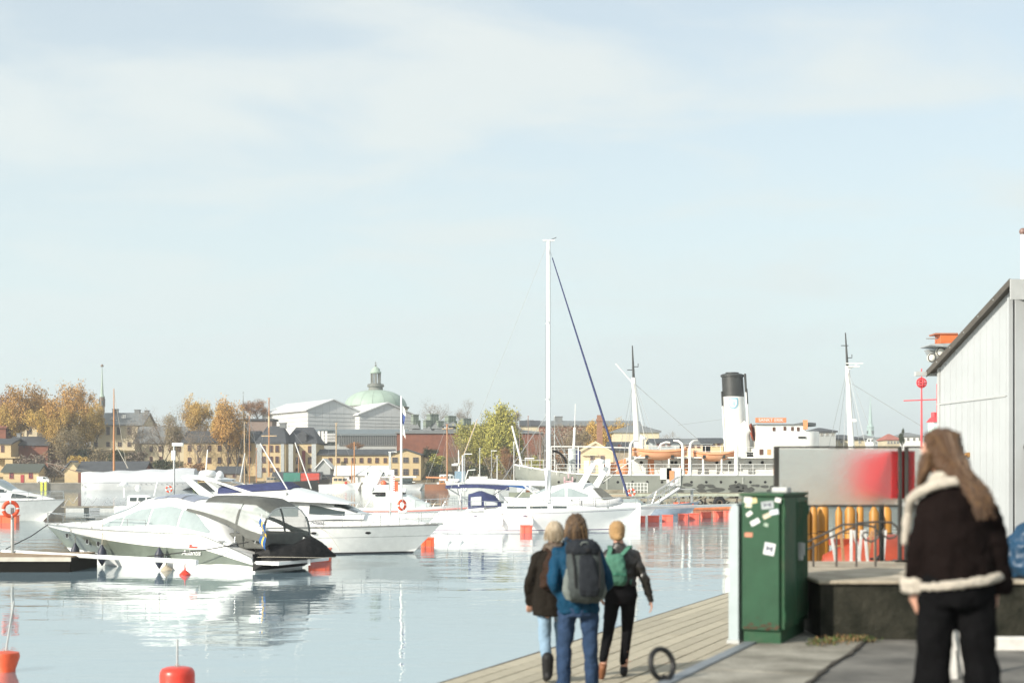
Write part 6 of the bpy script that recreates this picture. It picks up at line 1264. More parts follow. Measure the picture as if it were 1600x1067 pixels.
def roof_mesh(kind, W, D, ze, zr, ov, mb):
    x0, x1, y0, y1 = -ov, W + ov, -ov, D + ov
    if kind == 'side':      # ridge along the front
        mb.prism([(0, 0)] * 0 or [(0, 0), (1, 0), (0, 1)], 0, 0) if False else None
        ym = D / 2; v = [(x0, y0, ze), (x1, y0, ze), (x1, ym, zr), (x0, ym, zr), (x0, y1, ze), (x1, y1, ze)]; t = .35
        mb.add(v + [(a, b, c - t) for a, b, c in v], [(0, 1, 2, 3), (3, 2, 5, 4), (6, 9, 8, 7), (9, 10, 11, 8), (0, 6, 7, 1), (4, 5, 11, 10), (0, 3, 9, 6), (3, 4, 10, 9), (1, 7, 8, 2), (2, 8, 11, 5)])
    elif kind == 'front':   # gable towards the viewer
        xm = W / 2; v = [(x0, y0, ze), (xm, y0, zr), (x1, y0, ze), (x0, y1, ze), (xm, y1, zr), (x1, y1, ze)]; t = .35
        mb.add(v + [(a, b, c - t) for a, b, c in v], [(0, 1, 4, 3), (1, 2, 5, 4), (6, 9, 10, 7), (7, 10, 11, 8), (0, 3, 9, 6), (2, 8, 11, 5), (0, 6, 7, 1), (1, 7, 8, 2), (3, 4, 10, 9), (4, 5, 11, 10)])
    elif kind == 'hip':
        i = min(W, D) * (.42 if ov > .3 else .22); ym = D / 2; v = [(x0, y0, ze), (x1, y0, ze), (x1, y1, ze), (x0, y1, ze), (i, ym, zr), (W - i, ym, zr), (x0, y0, ze - .4), (x1, y0, ze - .4), (x1, y1, ze - .4), (x0, y1, ze - .4)]
        mb.add(v, [(0, 1, 5, 4), (1, 2, 5), (2, 3, 4, 5), (3, 0, 4), (0, 6, 7, 1), (1, 7, 8, 2), (2, 8, 9, 3), (3, 9, 6, 0), (6, 9, 8, 7)])
    else: mb.box((W / 2, D / 2, ze + (zr - ze) / 2), (W + 2 * ov, D + 2 * ov, zr - ze))
WINS = {}
def win_mesh(w_, h, m):
    k = (round(w_, 1), round(h, 1), m.name)
    if k not in WINS:
        w_, h = k[:2]; w_ = max(w_, .5); h = max(h, .5); g = MB(); t = .12
        g.box((0, 0, h / 2), (w_, .2, t)).box((0, 0, -h / 2), (w_ + .2, .3, t)).box((-w_ / 2, 0, 0), (t, .2, h)).box((w_ / 2, 0, 0), (t, .2, h)).box((0, .01, 0), (.08, .18, h)).box((0, .01, h * .12), (w_, .17, .08))
        WINS[k] = (g.mesh('window', [m]), MB().box((0, .05, 0), (w_, .10, h)).mesh('pane', [M_pane]))
    return WINS[k]
def house(name, label, px0, px1, ybase, yeave, yridge, d, depth, kind='side', wall=M_yw, roof=M_slate, wins=(), frame=M_frame, rz=0, side_wins=(), cat='building', chim=(), extra=None, ov=.5, W=None, sink=4):
    x0 = PX(px0, d); W = W or (PX(px1, d) - x0); z0 = PZ(ybase, d); ze = PZ(yeave, d) - z0; zr = PZ(yridge, d) - z0
    t = thing(name, label, cat, (x0, d, z0), R(rz))
    g = MB()
    if kind == 'front': g.prism([(0, -sink), (W, -sink), (W, ze), (W / 2, zr - .35), (0, ze)], 0, depth)
    elif kind == 'side':
        v = [(0, 0, -sink), (W, 0, -sink), (W, depth, -sink), (0, depth, -sink), (0, 0, ze - .2), (W, 0, ze - .2), (W, depth, ze - .2), (0, depth, ze - .2), (0, depth / 2, zr - .45), (W, depth / 2, zr - .45)]
        g.add(v, [(0, 1, 5, 4), (2, 3, 7, 6), (1, 2, 6, 9, 5), (3, 0, 4, 8, 7), (3, 2, 1, 0), (4, 5, 9, 8), (8, 9, 6, 7)])
    else: g.box((W / 2, depth / 2, (ze - sink) / 2), (W, depth, ze + sink - .02))
    wl = g.build('wall', wall, t)
    r = MB(); roof_mesh(kind, W, depth, ze, zr, ov, r); rf = r.build('roof', roof, t)
    for (wx, wy, ww, wh) in wins:
        a, b = win_mesh(ww / FPX * d, wh / FPX * d, frame); o = inst('window', a, t, (PX(wx, d) - x0, -.06, PZ(wy, d) - z0)); inst('pane', b, o)
    for (wy_, wz, ww, wh) in side_wins:
        a, b = win_mesh(ww, wh, frame); o = inst('window', a, t, (-.06, wy_, wz), (0, 0, R(-90))); inst('pane', b, o)
    for (cx, cy0, cy1, cw_) in chim:
        MB().box((PX(cx, d) - x0, depth / 2, (PZ(cy0, d) + PZ(cy1, d)) / 2 - z0), (cw_, cw_, PZ(cy0, d) - PZ(cy1, d))).box((PX(cx, d) - x0, depth / 2, PZ(cy0, d) - z0 + .1), (cw_ + .3, cw_ + .3, .2)).build('chimney', M_rgrey, rf)
    if extra: extra(t, x0, z0, d)
    return t
def row(xs, y, w_=3.4, h=8): return [(x, y, w_, h) for x in xs]
house('boat_house', 'small yellow house with red windows and door at the left end of the far quay', 5, 60, 755.5, 736, 724, 349, 7, wins=row((18, 48), 742.5, 5, 9), frame=mat('red_frames', (.35, .03, .04), .6), roof=M_rgreen, extra=lambda t, x0, z0, d: MB().box((PX(35, d) - x0, -.05, 1.1), (.8, .15, 2.2)).build('door', MATS['red_frames'], t))
house('balcony_house', 'yellow house with a roofed balcony above the small yellow house, far left', -20, 17, 735, 692, 684, 378, 12, wins=row((4,), 701, 4, 10), extra=lambda t, x0, z0, d: MB().box((PX(10, d) - x0, -1.5, PZ(715, d) - z0), (9, 3, .3)).box((PX(19, d) - x0, -1, PZ(717, d) - z0 - 2), (2.0, 3, 5)).build('balcony', M_yw, t))
house('brick_house', 'red brick house behind the balcony house at the left edge', -30, 9, 700, 667, 660, 400, 12, wall=M_brick, roof=M_brick)
house('brick_shed', 'long low red brick building with dark roof half hidden by shrubs, far left', 12, 75, 716, 694, 681, 384, 11, wall=M_brick, wins=row((24, 38, 52), 697, 3.5, 4), chim=((19, 677, 684, 1),))
house('boat_shed', 'ochre boathouse with long black roof behind the bow of the covered ship', 122, 224, 752, 735, 720, 350, 9, wall=mat('falu_red', (.17, .05, .03), .9), roof=M_slate, rz=0, extra=lambda t, x0, z0, d: (MB().prism([(-3.4, -3), (0, -3), (0, PZ(735, d) - z0), (-3.4 * .5, PZ(721, d) - z0), (-3.4, PZ(735, d) - z0)], .2, 6).build('gable_wall', M_yw, t), MB().tube([(-3.9, -.2, PZ(736, d) - z0), (-1.7, -.2, PZ(720.5, d) - z0), (.0, -.2, PZ(721, d) - z0)], .25, 5).build('gable_trim', M_slate, t)))
house('manor', 'pale yellow manor with grey roof and skylights under the church spire', 143, 222, 716, 663, 643, 428, 16, wall=M_py, roof=M_rgrey, wins=row((150, 169, 185.5, 202, 218), 673, 5, 12) + row((150, 169, 187, 202), 694, 5, 7), frame=mat('grey_violet_frames', (.20, .15, .13), .6), chim=((169, 638, 645, 1.5), (204, 639, 645, 1.5), (219, 640, 645, 1.2)), extra=lambda t, x0, z0, d: [MB().box((PX(px, d) - x0, 2.6, PZ(py, d) - z0), (1.3, .9, 1.0)).build('skylight', M_gf, t) for px, py in ((172, 653), (190, 650), (178, 658))])
house('manor_wing', 'pale yellow wing with steep grey roof between orange trees, far left', 34, 58, 695, 660, 641, 432, 12, wall=M_py, roof=M_rgrey, wins=row((46,), 671, 6, 13), frame=MATS['grey_violet_frames'])
house('low_annex', 'low pale annex with wide grey roof behind bare brown trees', 211, 290, 724, 691, 665, 405, 14, wall=M_py, roof=M_rgrey, wins=row((236, 250, 266, 280), 701, 4, 8) + row((236, 251), 717, 4, 7), frame=M_frame)
house('barracks', 'long yellow barracks behind the autumn trees left of the slate roofed block', 287, 400, 738, 690, 672, 378, 12, roof=M_slate, wins=row((296, 311, 327, 343, 358, 374, 390), 719, 4.5, 9) + row((296, 311, 327, 343, 358, 374, 390), 700, 4.5, 9))
def drains(t, x0, z0, d):
    for a, b in ((400, 409), (439, 444), (451, 458), (487, 494)): MB().box(((PX(a, d) + PX(b, d)) / 2 - x0, -.06, 3.0), (PX(b, d) - PX(a, d), .25, 8.6)).build('grey_pilaster', M_gf, t)
house('slate_roof_block', 'yellow block with steep dark slate hip roof, left half of the pair', 400, 446, 738, 691, 664, 366, 15, 'hip', ov=.25, wins=row((412, 423.5, 433), 701, 4.6, 10) + row((412, 423.5, 433), 718, 4.6, 10) + row((412, 423.5, 433), 734, 4.6, 6), chim=((435, 660, 668, 1.6),), extra=drains)
def dormer(t, x0, z0, d):
    for a, b in ((451, 458), (487, 494)): MB().box(((PX(a, d) + PX(b, d)) / 2 - x0, -.06, 3.0), (PX(b, d) - PX(a, d), .25, 8.6)).build('grey_pilaster', M_gf, t)
    MB().box((PX(473, d) - x0, 1.6, PZ(685, d) - z0), (1.9, 3, 2.2)).prism([(PX(473, d) - x0 - 1.3, PZ(683, d) - z0 + .6), (PX(473, d) - x0 + 1.3, PZ(683, d) - z0 + .6), (PX(473, d) - x0, PZ(683, d) - z0 + 1.7)], 0, 3).build('dormer', M_slate, t)
    MB().box((PX(474.5, d) - x0, -.05, PZ(722, d) - z0), (.9, .15, 6)).build('red_doors', mat('dull_red', (.25, .06, .06), .7), t)
house('slate_roof_block', 'yellow block with dormer and stacked red doors, right half of the pair', 445, 494.5, 738, 691, 666, 371, 15, 'hip', ov=.25, wins=row((465, 484), 702, 4.6, 10) + row((465, 484), 719.5, 4.6, 10) + row((465, 484), 734, 4.6, 5), extra=dormer)
house('long_yellow_hall', 'long low yellow hall with one row of eight windows', 494, 612, 745, 709, 701, 372, 12, wall=M_yw, roof=M_slate, wins=row((516, 528, 540, 552, 564.5, 577, 589, 602), 719, 5, 7))
house('gable_hall', 'yellow gable end building with two rows of barred windows beside the long hall', 608.5, 657.5, 748, 709.5, 700.5, 368, 16, 'front', wall=M_yw, roof=M_slate, wins=row((617, 634, 649.5), 718.5, 8, 8) + row((617, 634, 649.5), 737, 8, 9), frame=MATS['grey_violet_frames'])
house('white_roof_shed', 'little grey shed with bright white roof below the long hall', 495, 516, 745, 731, 716, 360, 8, 'front', wall=M_gf, roof=M_whitep)
def glassrow(t, x0, z0, d):
    n = 26
    for k in range(n): a, b = win_mesh(.0 + (PX(622, d) - PX(530, d)) / n - .15, 3.4, M_rgrey); xx = PX(530, d) - x0 + (k + .5) * (PX(622, d) - PX(530, d)) / n; o = inst('window', a, t, (xx, -.1, PZ(687, d) - z0)); inst('pane', b, o)
    for px in (499, 504.5, 510): MB().box((PX(px, d) - x0, -.5, PZ(683, d) - z0), (.7, .8, 3.6)).build('white_pier', M_white, t)
    MB().box((PX(511, d) - x0, -.4, PZ(683, d) - z0), (4.8, .3, 4.2)).build('dark_recess', M_glass, t)
    for k in range(6): MB().box((PX(515, d) - x0, -.7, PZ(678 + k * 2.3, d) - z0), (3.6, .5, .22)).build('white_louvre', M_white, t)
house('museum_gallery', 'long grey museum gallery with ribbon windows and white louvres', 470, 632, 702, 679, 669, 425, 18, 'side', wall=M_gf, roof=mat('blue_grey_sheet', (.15, .18, .19), .5), frame=M_rgrey, extra=glassrow)
house('grey_pavilion', 'brownish pavilion peeping between the golden trees and the white tent', 384, 425, 700, 657, 654, 410, 8, 'flat', wall=mat('brown_render', (.26, .20, .17), .9), roof=M_slate)
# brick museum with skylight lanterns
def cubes(t, x0, z0, d):
    for (a, b, ya, yb) in ((640, 651, 646, 662), (643, 654, 655, 668), (665, 682, 645, 662), (660, 671, 655, 668), (679, 691, 656, 668), (694, 710, 648, 660), (700, 712, 656, 668), (718, 734, 652, 667)):
        w_ = PX(b, d) - PX(a, d); h = PZ(ya, d) - PZ(yb, d); c = (PX((a + b) / 2, d) - x0, 6 + (a % 3), PZ((ya + yb) / 2, d) - z0)
        q = MB().box(c, (w_ * .86, w_ * .86, h), rz=.5).build('roof_lantern', mat('pale_copper_glass', (.22, .26, .21), .5), t); q2 = MB().box((c[0], c[1], c[2] + h * .35), (w_ * .88, w_ * .88, h * .08), rz=.5).box((c[0], c[1], c[2] - h * .2), (w_ * .88, w_ * .88, h * .06), rz=.5)
        for s_ in (-.25, .0, .25): q2.box((c[0] + s_ * w_ * math.cos(.5) + .43 * w_ * math.sin(.5), c[1] + s_ * w_ * math.sin(.5) - .43 * w_ * math.cos(.5), c[2]), (w_ * .05, w_ * .05, h), rz=.5)
        q2.build('lantern_bars', mat('dark_glazing_bars', (.09, .11, .10), .5), q)
        MB().add([(c[0] - w_ * .8, c[1] - w_ * .8, c[2] - h * .9), (c[0] + w_ * .8, c[1] - w_ * .8, c[2] - h * .9), (c[0] + w_ * .8, c[1] + w_ * .8, c[2] - h * .9), (c[0] - w_ * .8, c[1] + w_ * .8, c[2] - h * .9), (c[0], c[1], c[2] + h * .2)], [(0, 1, 4), (1, 2, 4), (2, 3, 4), (3, 0, 4)]).build('lantern_base', M_rgrey, q)
house('brick_museum', 'broad red brick museum with glazed roof lanterns right of the dome', 620, 846, 712, 675, 667, 418, 24, 'hip', wall=M_brick, roof=M_rgrey, extra=cubes)
house('roofed_hall', 'distant hall with long grey roof above brown trees right of the tall mast', 838, 1000, 700, 664, 656, 470, 14, wall=M_brick, roof=M_rgrey, chim=((874, 650, 658, 2.5), (828, 656, 664, 2.5)))
house('corner_tower', 'small pale tower building with skylight left of the tall mast', 814, 842, 690, 664, 656, 440, 8, 'side', wall=M_py, roof=M_slate)
house('dark_roof_house', 'dark roofed house right of the yellow trees behind the steamship foremast', 960, 1030, 705, 673, 663, 350, 10, 'hip', wall=M_py, roof=M_rgrey)
house('peach_gable_house', 'peach coloured gable house with a round attic window behind the ship stern', 903, 958, 738, 707, 689, 232, 9, 'front', wall=M_pk, roof=M_py, wins=row((925, 941), 715, 4, 6), frame=MATS['grey_violet_frames'], extra=lambda t, x0, z0, d: (MB().lathe([(.28, 0), (.28, .1)], n=14).build('round_window', M_rgrey, t, loc=(PX(920.5, d) - x0, -.05, PZ(697.5, d) - z0)).__setattr__('rotation_euler', (R(90), 0, 0)), MB().box((PX(922, d) - x0, -.2, PZ(711, d) - z0), (2.6, .5, .15)).build('canopy', M_py, t)), ov=.3)
house('dark_workshop', 'low dark roofed workshop between peach house and the ship foremast', 955, 1000, 735, 701, 689, 250, 9, wall=M_teak, roof=M_slate, wins=row((968,), 697, 4, 3))
ch = thing('brick_chimney', 'tall brown brick chimney rising before the yellow trees', 'chimney', (PX(937, 260), 260, 1)); MB().box((0, 0, PZ(657, 260) / 2), (1.15, 1.15, PZ(657, 260)), tap=.85).box((0, 0, PZ(658, 260) - .8), (1.3, 1.3, .4)).build('stack', mat('brown_brick', (.26, .14, .09), .9), ch)
# houses low over the steamship deck
for k, (a, b, ye, yr, lab, wl, rf_) in enumerate(((1020, 1062, 690, 684, 'low grey sheds seen through the first davits', M_gf, M_slate), (1066, 1110, 692, 684, 'low brown house seen between the lifeboats', M_pk, M_rgrey), (1098, 1130, 690, 683, 'ochre house beside the narrow dark chimney pipe', M_yw, M_slate))):
    house('harbour_shed', lab, a, b, 735, ye, yr, 300, 10, wall=wl, roof=rf_, wins=row((a + 8, a + 16, a + 25), ye + 5, 3, 4))
for (a, b, yb, ye, yr, kd, d, lab, wl, rf_) in ((1270, 1306, 705, 673, 667, 'hip', 420, 'dark roofed tower house right of the ship bridge', M_gf, M_slate), (1292, 1352, 705, 685, 678, 'hip', 430, 'broad brown grey roofed palace right of the ship bridge', M_py, M_slate), (1385, 1406, 700, 686, 677, 'hip', 600, 'distant house with red tiled roof', M_py, mat('red_tiles', (.34, .10, .07), .8)), (1404, 1443, 705, 681, 675, 'hip', 640, 'pale distant block under the red mast', M_whitep, M_rgrey), (1365, 1388, 700, 687, 683, 'flat', 900, 'pale blue grey block below the thin spire', M_gf, M_rgrey), (1344, 1366, 700, 683, 679, 'hip', 900, 'small pale block left of the thin spire', M_whitep, M_rgrey)):
    house('city_block', lab, a, b, yb, ye, yr, d, 14, kd, wall=wl, roof=rf_, wins=row([a + (b - a) * q for q in (.15, .38, .62, .85)], ye + 5, 3, 4), sink=25, frame=M_wf)

# ---- scaffold tents
M_tent = mat('white_scaffold_sheeting', (.60, .61, .60), .55, var=.05, scale=.3, bump=.5, bscale=.5, stretch=(1, 1, .25))
def tent(label, nearx, d, rz, Wg, Ls, ye, yr, yb):
    t = thing('scaffold_tent', label, 'tent', (PX(nearx, d), d, PZ(yb, d)), R(rz)); z0 = PZ(yb, d); ze = PZ(ye, d) - z0; zr = PZ(yr, d) - z0
    # local: x along the gable (to the right), y away along the long side; panels separated by seams
    n = 9
    for k in range(n):
        a, b = Ls * k / n, Ls * (k + 1) / n - .04
        MB().box((0, (a + b) / 2, ze / 2 - 4), (.18, b - a, ze + 8)).build('side_sheet', M_tent, t)
    m_ = 7
    for k in range(m_):
        a, b = Wg * k / m_, Wg * (k + 1) / m_ - .04; zz = lambda x: ze + (zr - ze) * (1 - abs(2 * x / Wg - 1)) - .3
        pts = [(a, -8), (b, -8), (b, zz(b)), (a, zz(a))]
        if a < Wg / 2 < b: pts.insert(3, (Wg / 2, zz(Wg / 2)))
        MB().prism(pts, -.09, .09).build('gable_sheet', M_tent, t)
    MB().box((Wg / 2, Ls / 2, ze / 2 - 4), (Wg - .5, Ls - .5, ze + 7.4)).build('scaffold_core', M_tent, t)
    for k in range(n):
        a, b = Ls * k / n - (.6 if k == 0 else 0), Ls * (k + 1) / n - .1; t_ = .4
        for s_ in (0, 1):
            xa, xb = (-.8, Wg / 2) if s_ == 0 else (Wg + .8, Wg / 2)
            v = [(xa, a, ze - .4), (xa, b, ze - .4), (xb, b, zr), (xb, a, zr)]; v += [(x, y, z - t_) for x, y, z in v]; MB().add(v, [(0, 1, 2, 3), (7, 6, 5, 4), (0, 4, 5, 1), (1, 5, 6, 2), (2, 6, 7, 3), (3, 7, 4, 0)]).build('roof_sheet', M_tent, t)
    g = MB()
    for k in range(1, 5): z = ze * k / 5; g.tube([(-.14, 0, z), (-.14, Ls, z)], .05, 4).tube([(0, -.14, z), (Wg, -.14, z)], .05, 4)
    g.build('scaffold_tube', M_gf, t)
tent('large white scaffold tent with a gabled roof left of the green dome', 481, 446, 33, 17.5, 36, 638, 622, 670)
tent('smaller white scaffold tent directly in front of the green dome', 562, 452, 30, 19.5, 30, 645, 627, 671)

# ---- domed church
chd = 485; dm = thing('domed_church', 'round church with pale green copper dome and columned lantern', 'church', (PX(587, chd), chd, PZ(672, chd)), 0)
def CZ(y): return PZ(y, chd) - PZ(672, chd)
rD = (PX(636, chd) - PX(538, chd)) / 2; M_cop = mat('verdigris_copper', (.33, .42, .35), .6, var=.1, scale=.3, stretch=(1, 1, .3)); M_stn = mat('grey_stone', (.20, .21, .19), .8, var=.15)
MB().lathe([(rD * 1.02, -10), (rD * 1.02, CZ(637))], n=16).build('drum', M_py, dm)
prof = [(rD * math.cos(a) ** .9, CZ(636) + (CZ(609) - CZ(636)) * math.sin(a)) for a in [math.pi / 2 * k / 9 * .93 for k in range(10)]]
for k in range(16):
    a0_, a1_ = 2 * math.pi * k / 16, 2 * math.pi * (k + 1) / 16 - .01
    MB().ring([[(r * math.cos(lerp(a0_, a1_, j / 3)), r * math.sin(lerp(a0_, a1_, j / 3)), z) for j in range(4)] for r, z in prof], closed=False, cap=(False, False)).build('dome_segment', M_cop, dm, 60)
MB().lathe([(r * .985, z - .05) for r, z in prof], n=32).build('dome_seams', M_stn, dm, 60)
MB().lathe([(rD * 1.06, CZ(638)), (rD * 1.08, CZ(636)), (rD, CZ(635))], n=32).build('cornice', M_stn, dm, 40)
MB().lathe([(2.5, CZ(611)), (2.4, CZ(605)), (2.9, CZ(604)), (2.9, CZ(602)), (1.9, CZ(601.5)), (1.9, CZ(599))], n=16).build('lantern_base', M_stn, dm, 40)
g = MB()
for k in range(16): a = k * math.pi / 8; g.tube([(2.7 * math.cos(a), 2.7 * math.sin(a), CZ(603)), (2.7 * math.cos(a), 2.7 * math.sin(a), CZ(600.5))], .08, 4)
g.torus((0, 0, CZ(600.5)), 2.7, .08, 24, 4, ax='z'); g.build('gallery_rail', M_stn, dm)
for k in range(8): a = k * math.pi / 4 + .2; MB().tube([(1.5 * math.cos(a), 1.5 * math.sin(a), CZ(599)), (1.5 * math.cos(a), 1.5 * math.sin(a), CZ(583))], .26, 8).build('column', M_stn, dm, 50)
MB().lathe([(1.9, CZ(583.5)), (1.95, CZ(581.5)), (1.6, CZ(580)), (1.4, CZ(576.5)), (.7, CZ(574)), (.2, CZ(572.5))], n=20).build('lantern_cap', M_cop, dm, 50)
MB().ball((0, 0, CZ(571)), .35, 10).box((0, 0, CZ(568)), (.14, .14, 1.6)).box((0, 0, CZ(567.5)), (.9, .14, .14)).build('cross', M_stn, dm)
# ---- spires
def spire(label, px, d, yt, yc, yb, wc, m1, m2, mast=None):
    t = thing('church_spire', label, 'spire', (PX(px, d), d, PZ(yb, d) - 12)); z0 = PZ(yb, d) - 12; w_ = wc / 2 / FPX * d
    MB().lathe([(w_, 0), (w_, PZ(yc, d) - z0), (w_ * 1.15, PZ(yc, d) - z0 + .4)], n=8).build('tower', m2, t); MB().lathe([(w_ * 1.1, PZ(yc, d) - z0 + .4), (w_ * .62, PZ(yc - (yc - yt) * .12, d) - z0), (w_ * .3, PZ(lerp(yc, yt, .55), d) - z0), (.10, PZ(yt, d) - z0)], n=8).build('needle', m1, t)
    for k in range(4): a = math.pi / 2 * k + .4; MB().box((w_ * .9 * math.cos(a), w_ * .9 * math.sin(a), PZ(yc + 7, d) - z0), (w_ * .5, w_ * .5, 3)).build('belfry_opening', M_glass, t)
    MB().lathe([(.5, 0), (.55, .5), (.1, 1)], (0, 0, PZ(yt, d) - z0), 8).build('finial', m2, t)
spire('slender green church spire rising above the pale yellow manor', 159.5, 520, 573, 622, 645, 8, M_cop, mat('brown_stone', (.22, .18, .15), .9))
spire('very faint thin spire on the hill behind the golden trees', 380, 1100, 614, 640, 660, 5, M_stn, M_stn)
spire('distant pale green spire right of the second ship mast', 1360, 1500, 621, 668, 690, 11, mat('distant_copper', (.33, .45, .42), .7), MATS['distant_copper'])

# ---------------------------------------------------------------- trees
def tree_meshes(seed, kind, H=10.0, Wd=7.0, leaf=(), dens=1.0, lf=.30, twig=True, droop=0.0):
    random.seed(seed); br = MB(); lv = MB(); tips = []
    def grow(p, d, L, r, lvl):
        n = 3; pts = [p]; rr = [r]
        for k in range(n):
            d = (d + Vector((random.gauss(0, .13), random.gauss(0, .13), random.gauss(0, .06) + (.04 - droop * .06 * lvl)))).normalized(); p = p + d * L / n; pts.append(p); rr.append(r * (1 - .42 * (k + 1) / n))
        br.tube(pts, rr, 6 if lvl < 2 else 4 if lvl < 3 else 3, cap=False)
        if lvl >= 2: tips.extend(pts[1:])
        mx_ = 4 if twig else 3
        if lvl < mx_:
            for c in range((5, 4, 3, 3)[min(3, lvl)] if lvl else 7):
                u = random.uniform(.35, 1) if lvl else random.uniform(.30, 1.0); q = pts[0].lerp(pts[-1], u); a = random.uniform(0, 6.283); sp = random.uniform(.45, .95) if lvl else random.uniform(.5, 1.05)
                nd = (d * math.cos(sp) + (Vector((math.cos(a), math.sin(a), random.uniform(-.1, .35)))).normalized() * math.sin(sp)).normalized()
                grow(q, nd, L * random.uniform(.55, .75) * (1.0 if lvl else .85), rr[-1] * random.uniform(.6, .85), lvl + 1)
    grow(Vector((0, 0, -1.5)), Vector((0, 0, 1)), H * .62, H * .024, 0)
    zs = max(v[2] for v in br.v); sx = Wd / 2 / max(.1, sorted(abs(v[0]) for v in br.v)[int(len(br.v) * .985)]); sz = H / zs
    br.v = [(x * sx, y * sx, z * sz) for x, y, z in br.v]
    for t_ in tips:
        n = int(dens) + (random.random() < dens % 1)
        for _ in range(n):
            c = Vector((t_.x * sx, t_.y * sx, t_.z * sz)) + Vector((random.gauss(0, .42), random.gauss(0, .42), random.gauss(0, .36) - droop * random.random() * 1.2)); s_ = lf * random.uniform(.6, 1.4)
            u = Vector((random.gauss(0, 1), random.gauss(0, 1), random.gauss(0, 1))).normalized(); w_ = u.orthogonal().normalized(); q = u.cross(w_)
            lv.add([c - w_ * s_ * .5, c + q * s_ * .35 + u * s_ * .1, c + w_ * s_ * .5, c - q * s_ * .35 + u * s_ * .1], [(0, 1, 2, 3)], random.choice((0, 0, 1)))
    return br, lv
M_bark = mat('bark', (.09, .07, .055), .9, var=.25); M_bark2 = mat('grey_twigs', (.20, .165, .13), .9, var=.2)
LF = dict(orange=((.50, .29, .09), (.38, .22, .07)), yellow=((.52, .35, .09), (.38, .26, .08)), rust=((.34, .18, .09), (.25, .15, .08)), lime=((.46, .42, .10), (.32, .32, .08)), dull=((.30, .235, .13), (.22, .175, .10)), gold=((.60, .40, .12), (.46, .30, .09)), dark=((.05, .065, .03), (.035, .05, .025)), bare=((.27, .215, .16), (.21, .17, .13)))
TM = {}
def tree_proto(kind, var):
    k = (kind, var)
    if k in TM: return TM[k]
    par = dict(orange=(8, .25), yellow=(11, .26), rust=(7, .25), lime=(20, .29), dull=(6, .23), gold=(10, .26), dark=(8, .28), bare=(2.8, .14))[kind]
    br, lv = tree_meshes(100 + 17 * var + len(kind), kind, 10, 8, dens=par[0], lf=par[1], droop=(1.0 if kind == 'lime' else .0), twig=True)
    ms = [mat('leaf_%s_%d' % (kind, i), c, .8, var=.25, scale=.5, rand=.1, spec=.2) for i, c in enumerate(LF[kind])]
    TM[k] = (br.mesh('trunk', [M_bark2 if kind == 'bare' else M_bark]), lv.mesh('crown', ms)); return TM[k]
def tree(kind, px, ytop, ybase, wpx, d, label, var=0, group='autumn trees on the island', cat='tree', nm_=None):
    a, b = tree_proto(kind, var); H = (ybase - ytop) / FPX * d; W = wpx / FPX * d
    t = thing(nm_ or {'bare': 'bare_tree'}.get(kind, 'autumn_tree'), label, cat, (PX(px, d), d, PZ(ybase, d)), random.uniform(0, 6.28), group)
    sc = (W / 8, W / 8, H / 10); inst('trunk', a, t, sc=sc); inst('crown', b, t, sc=sc); return t
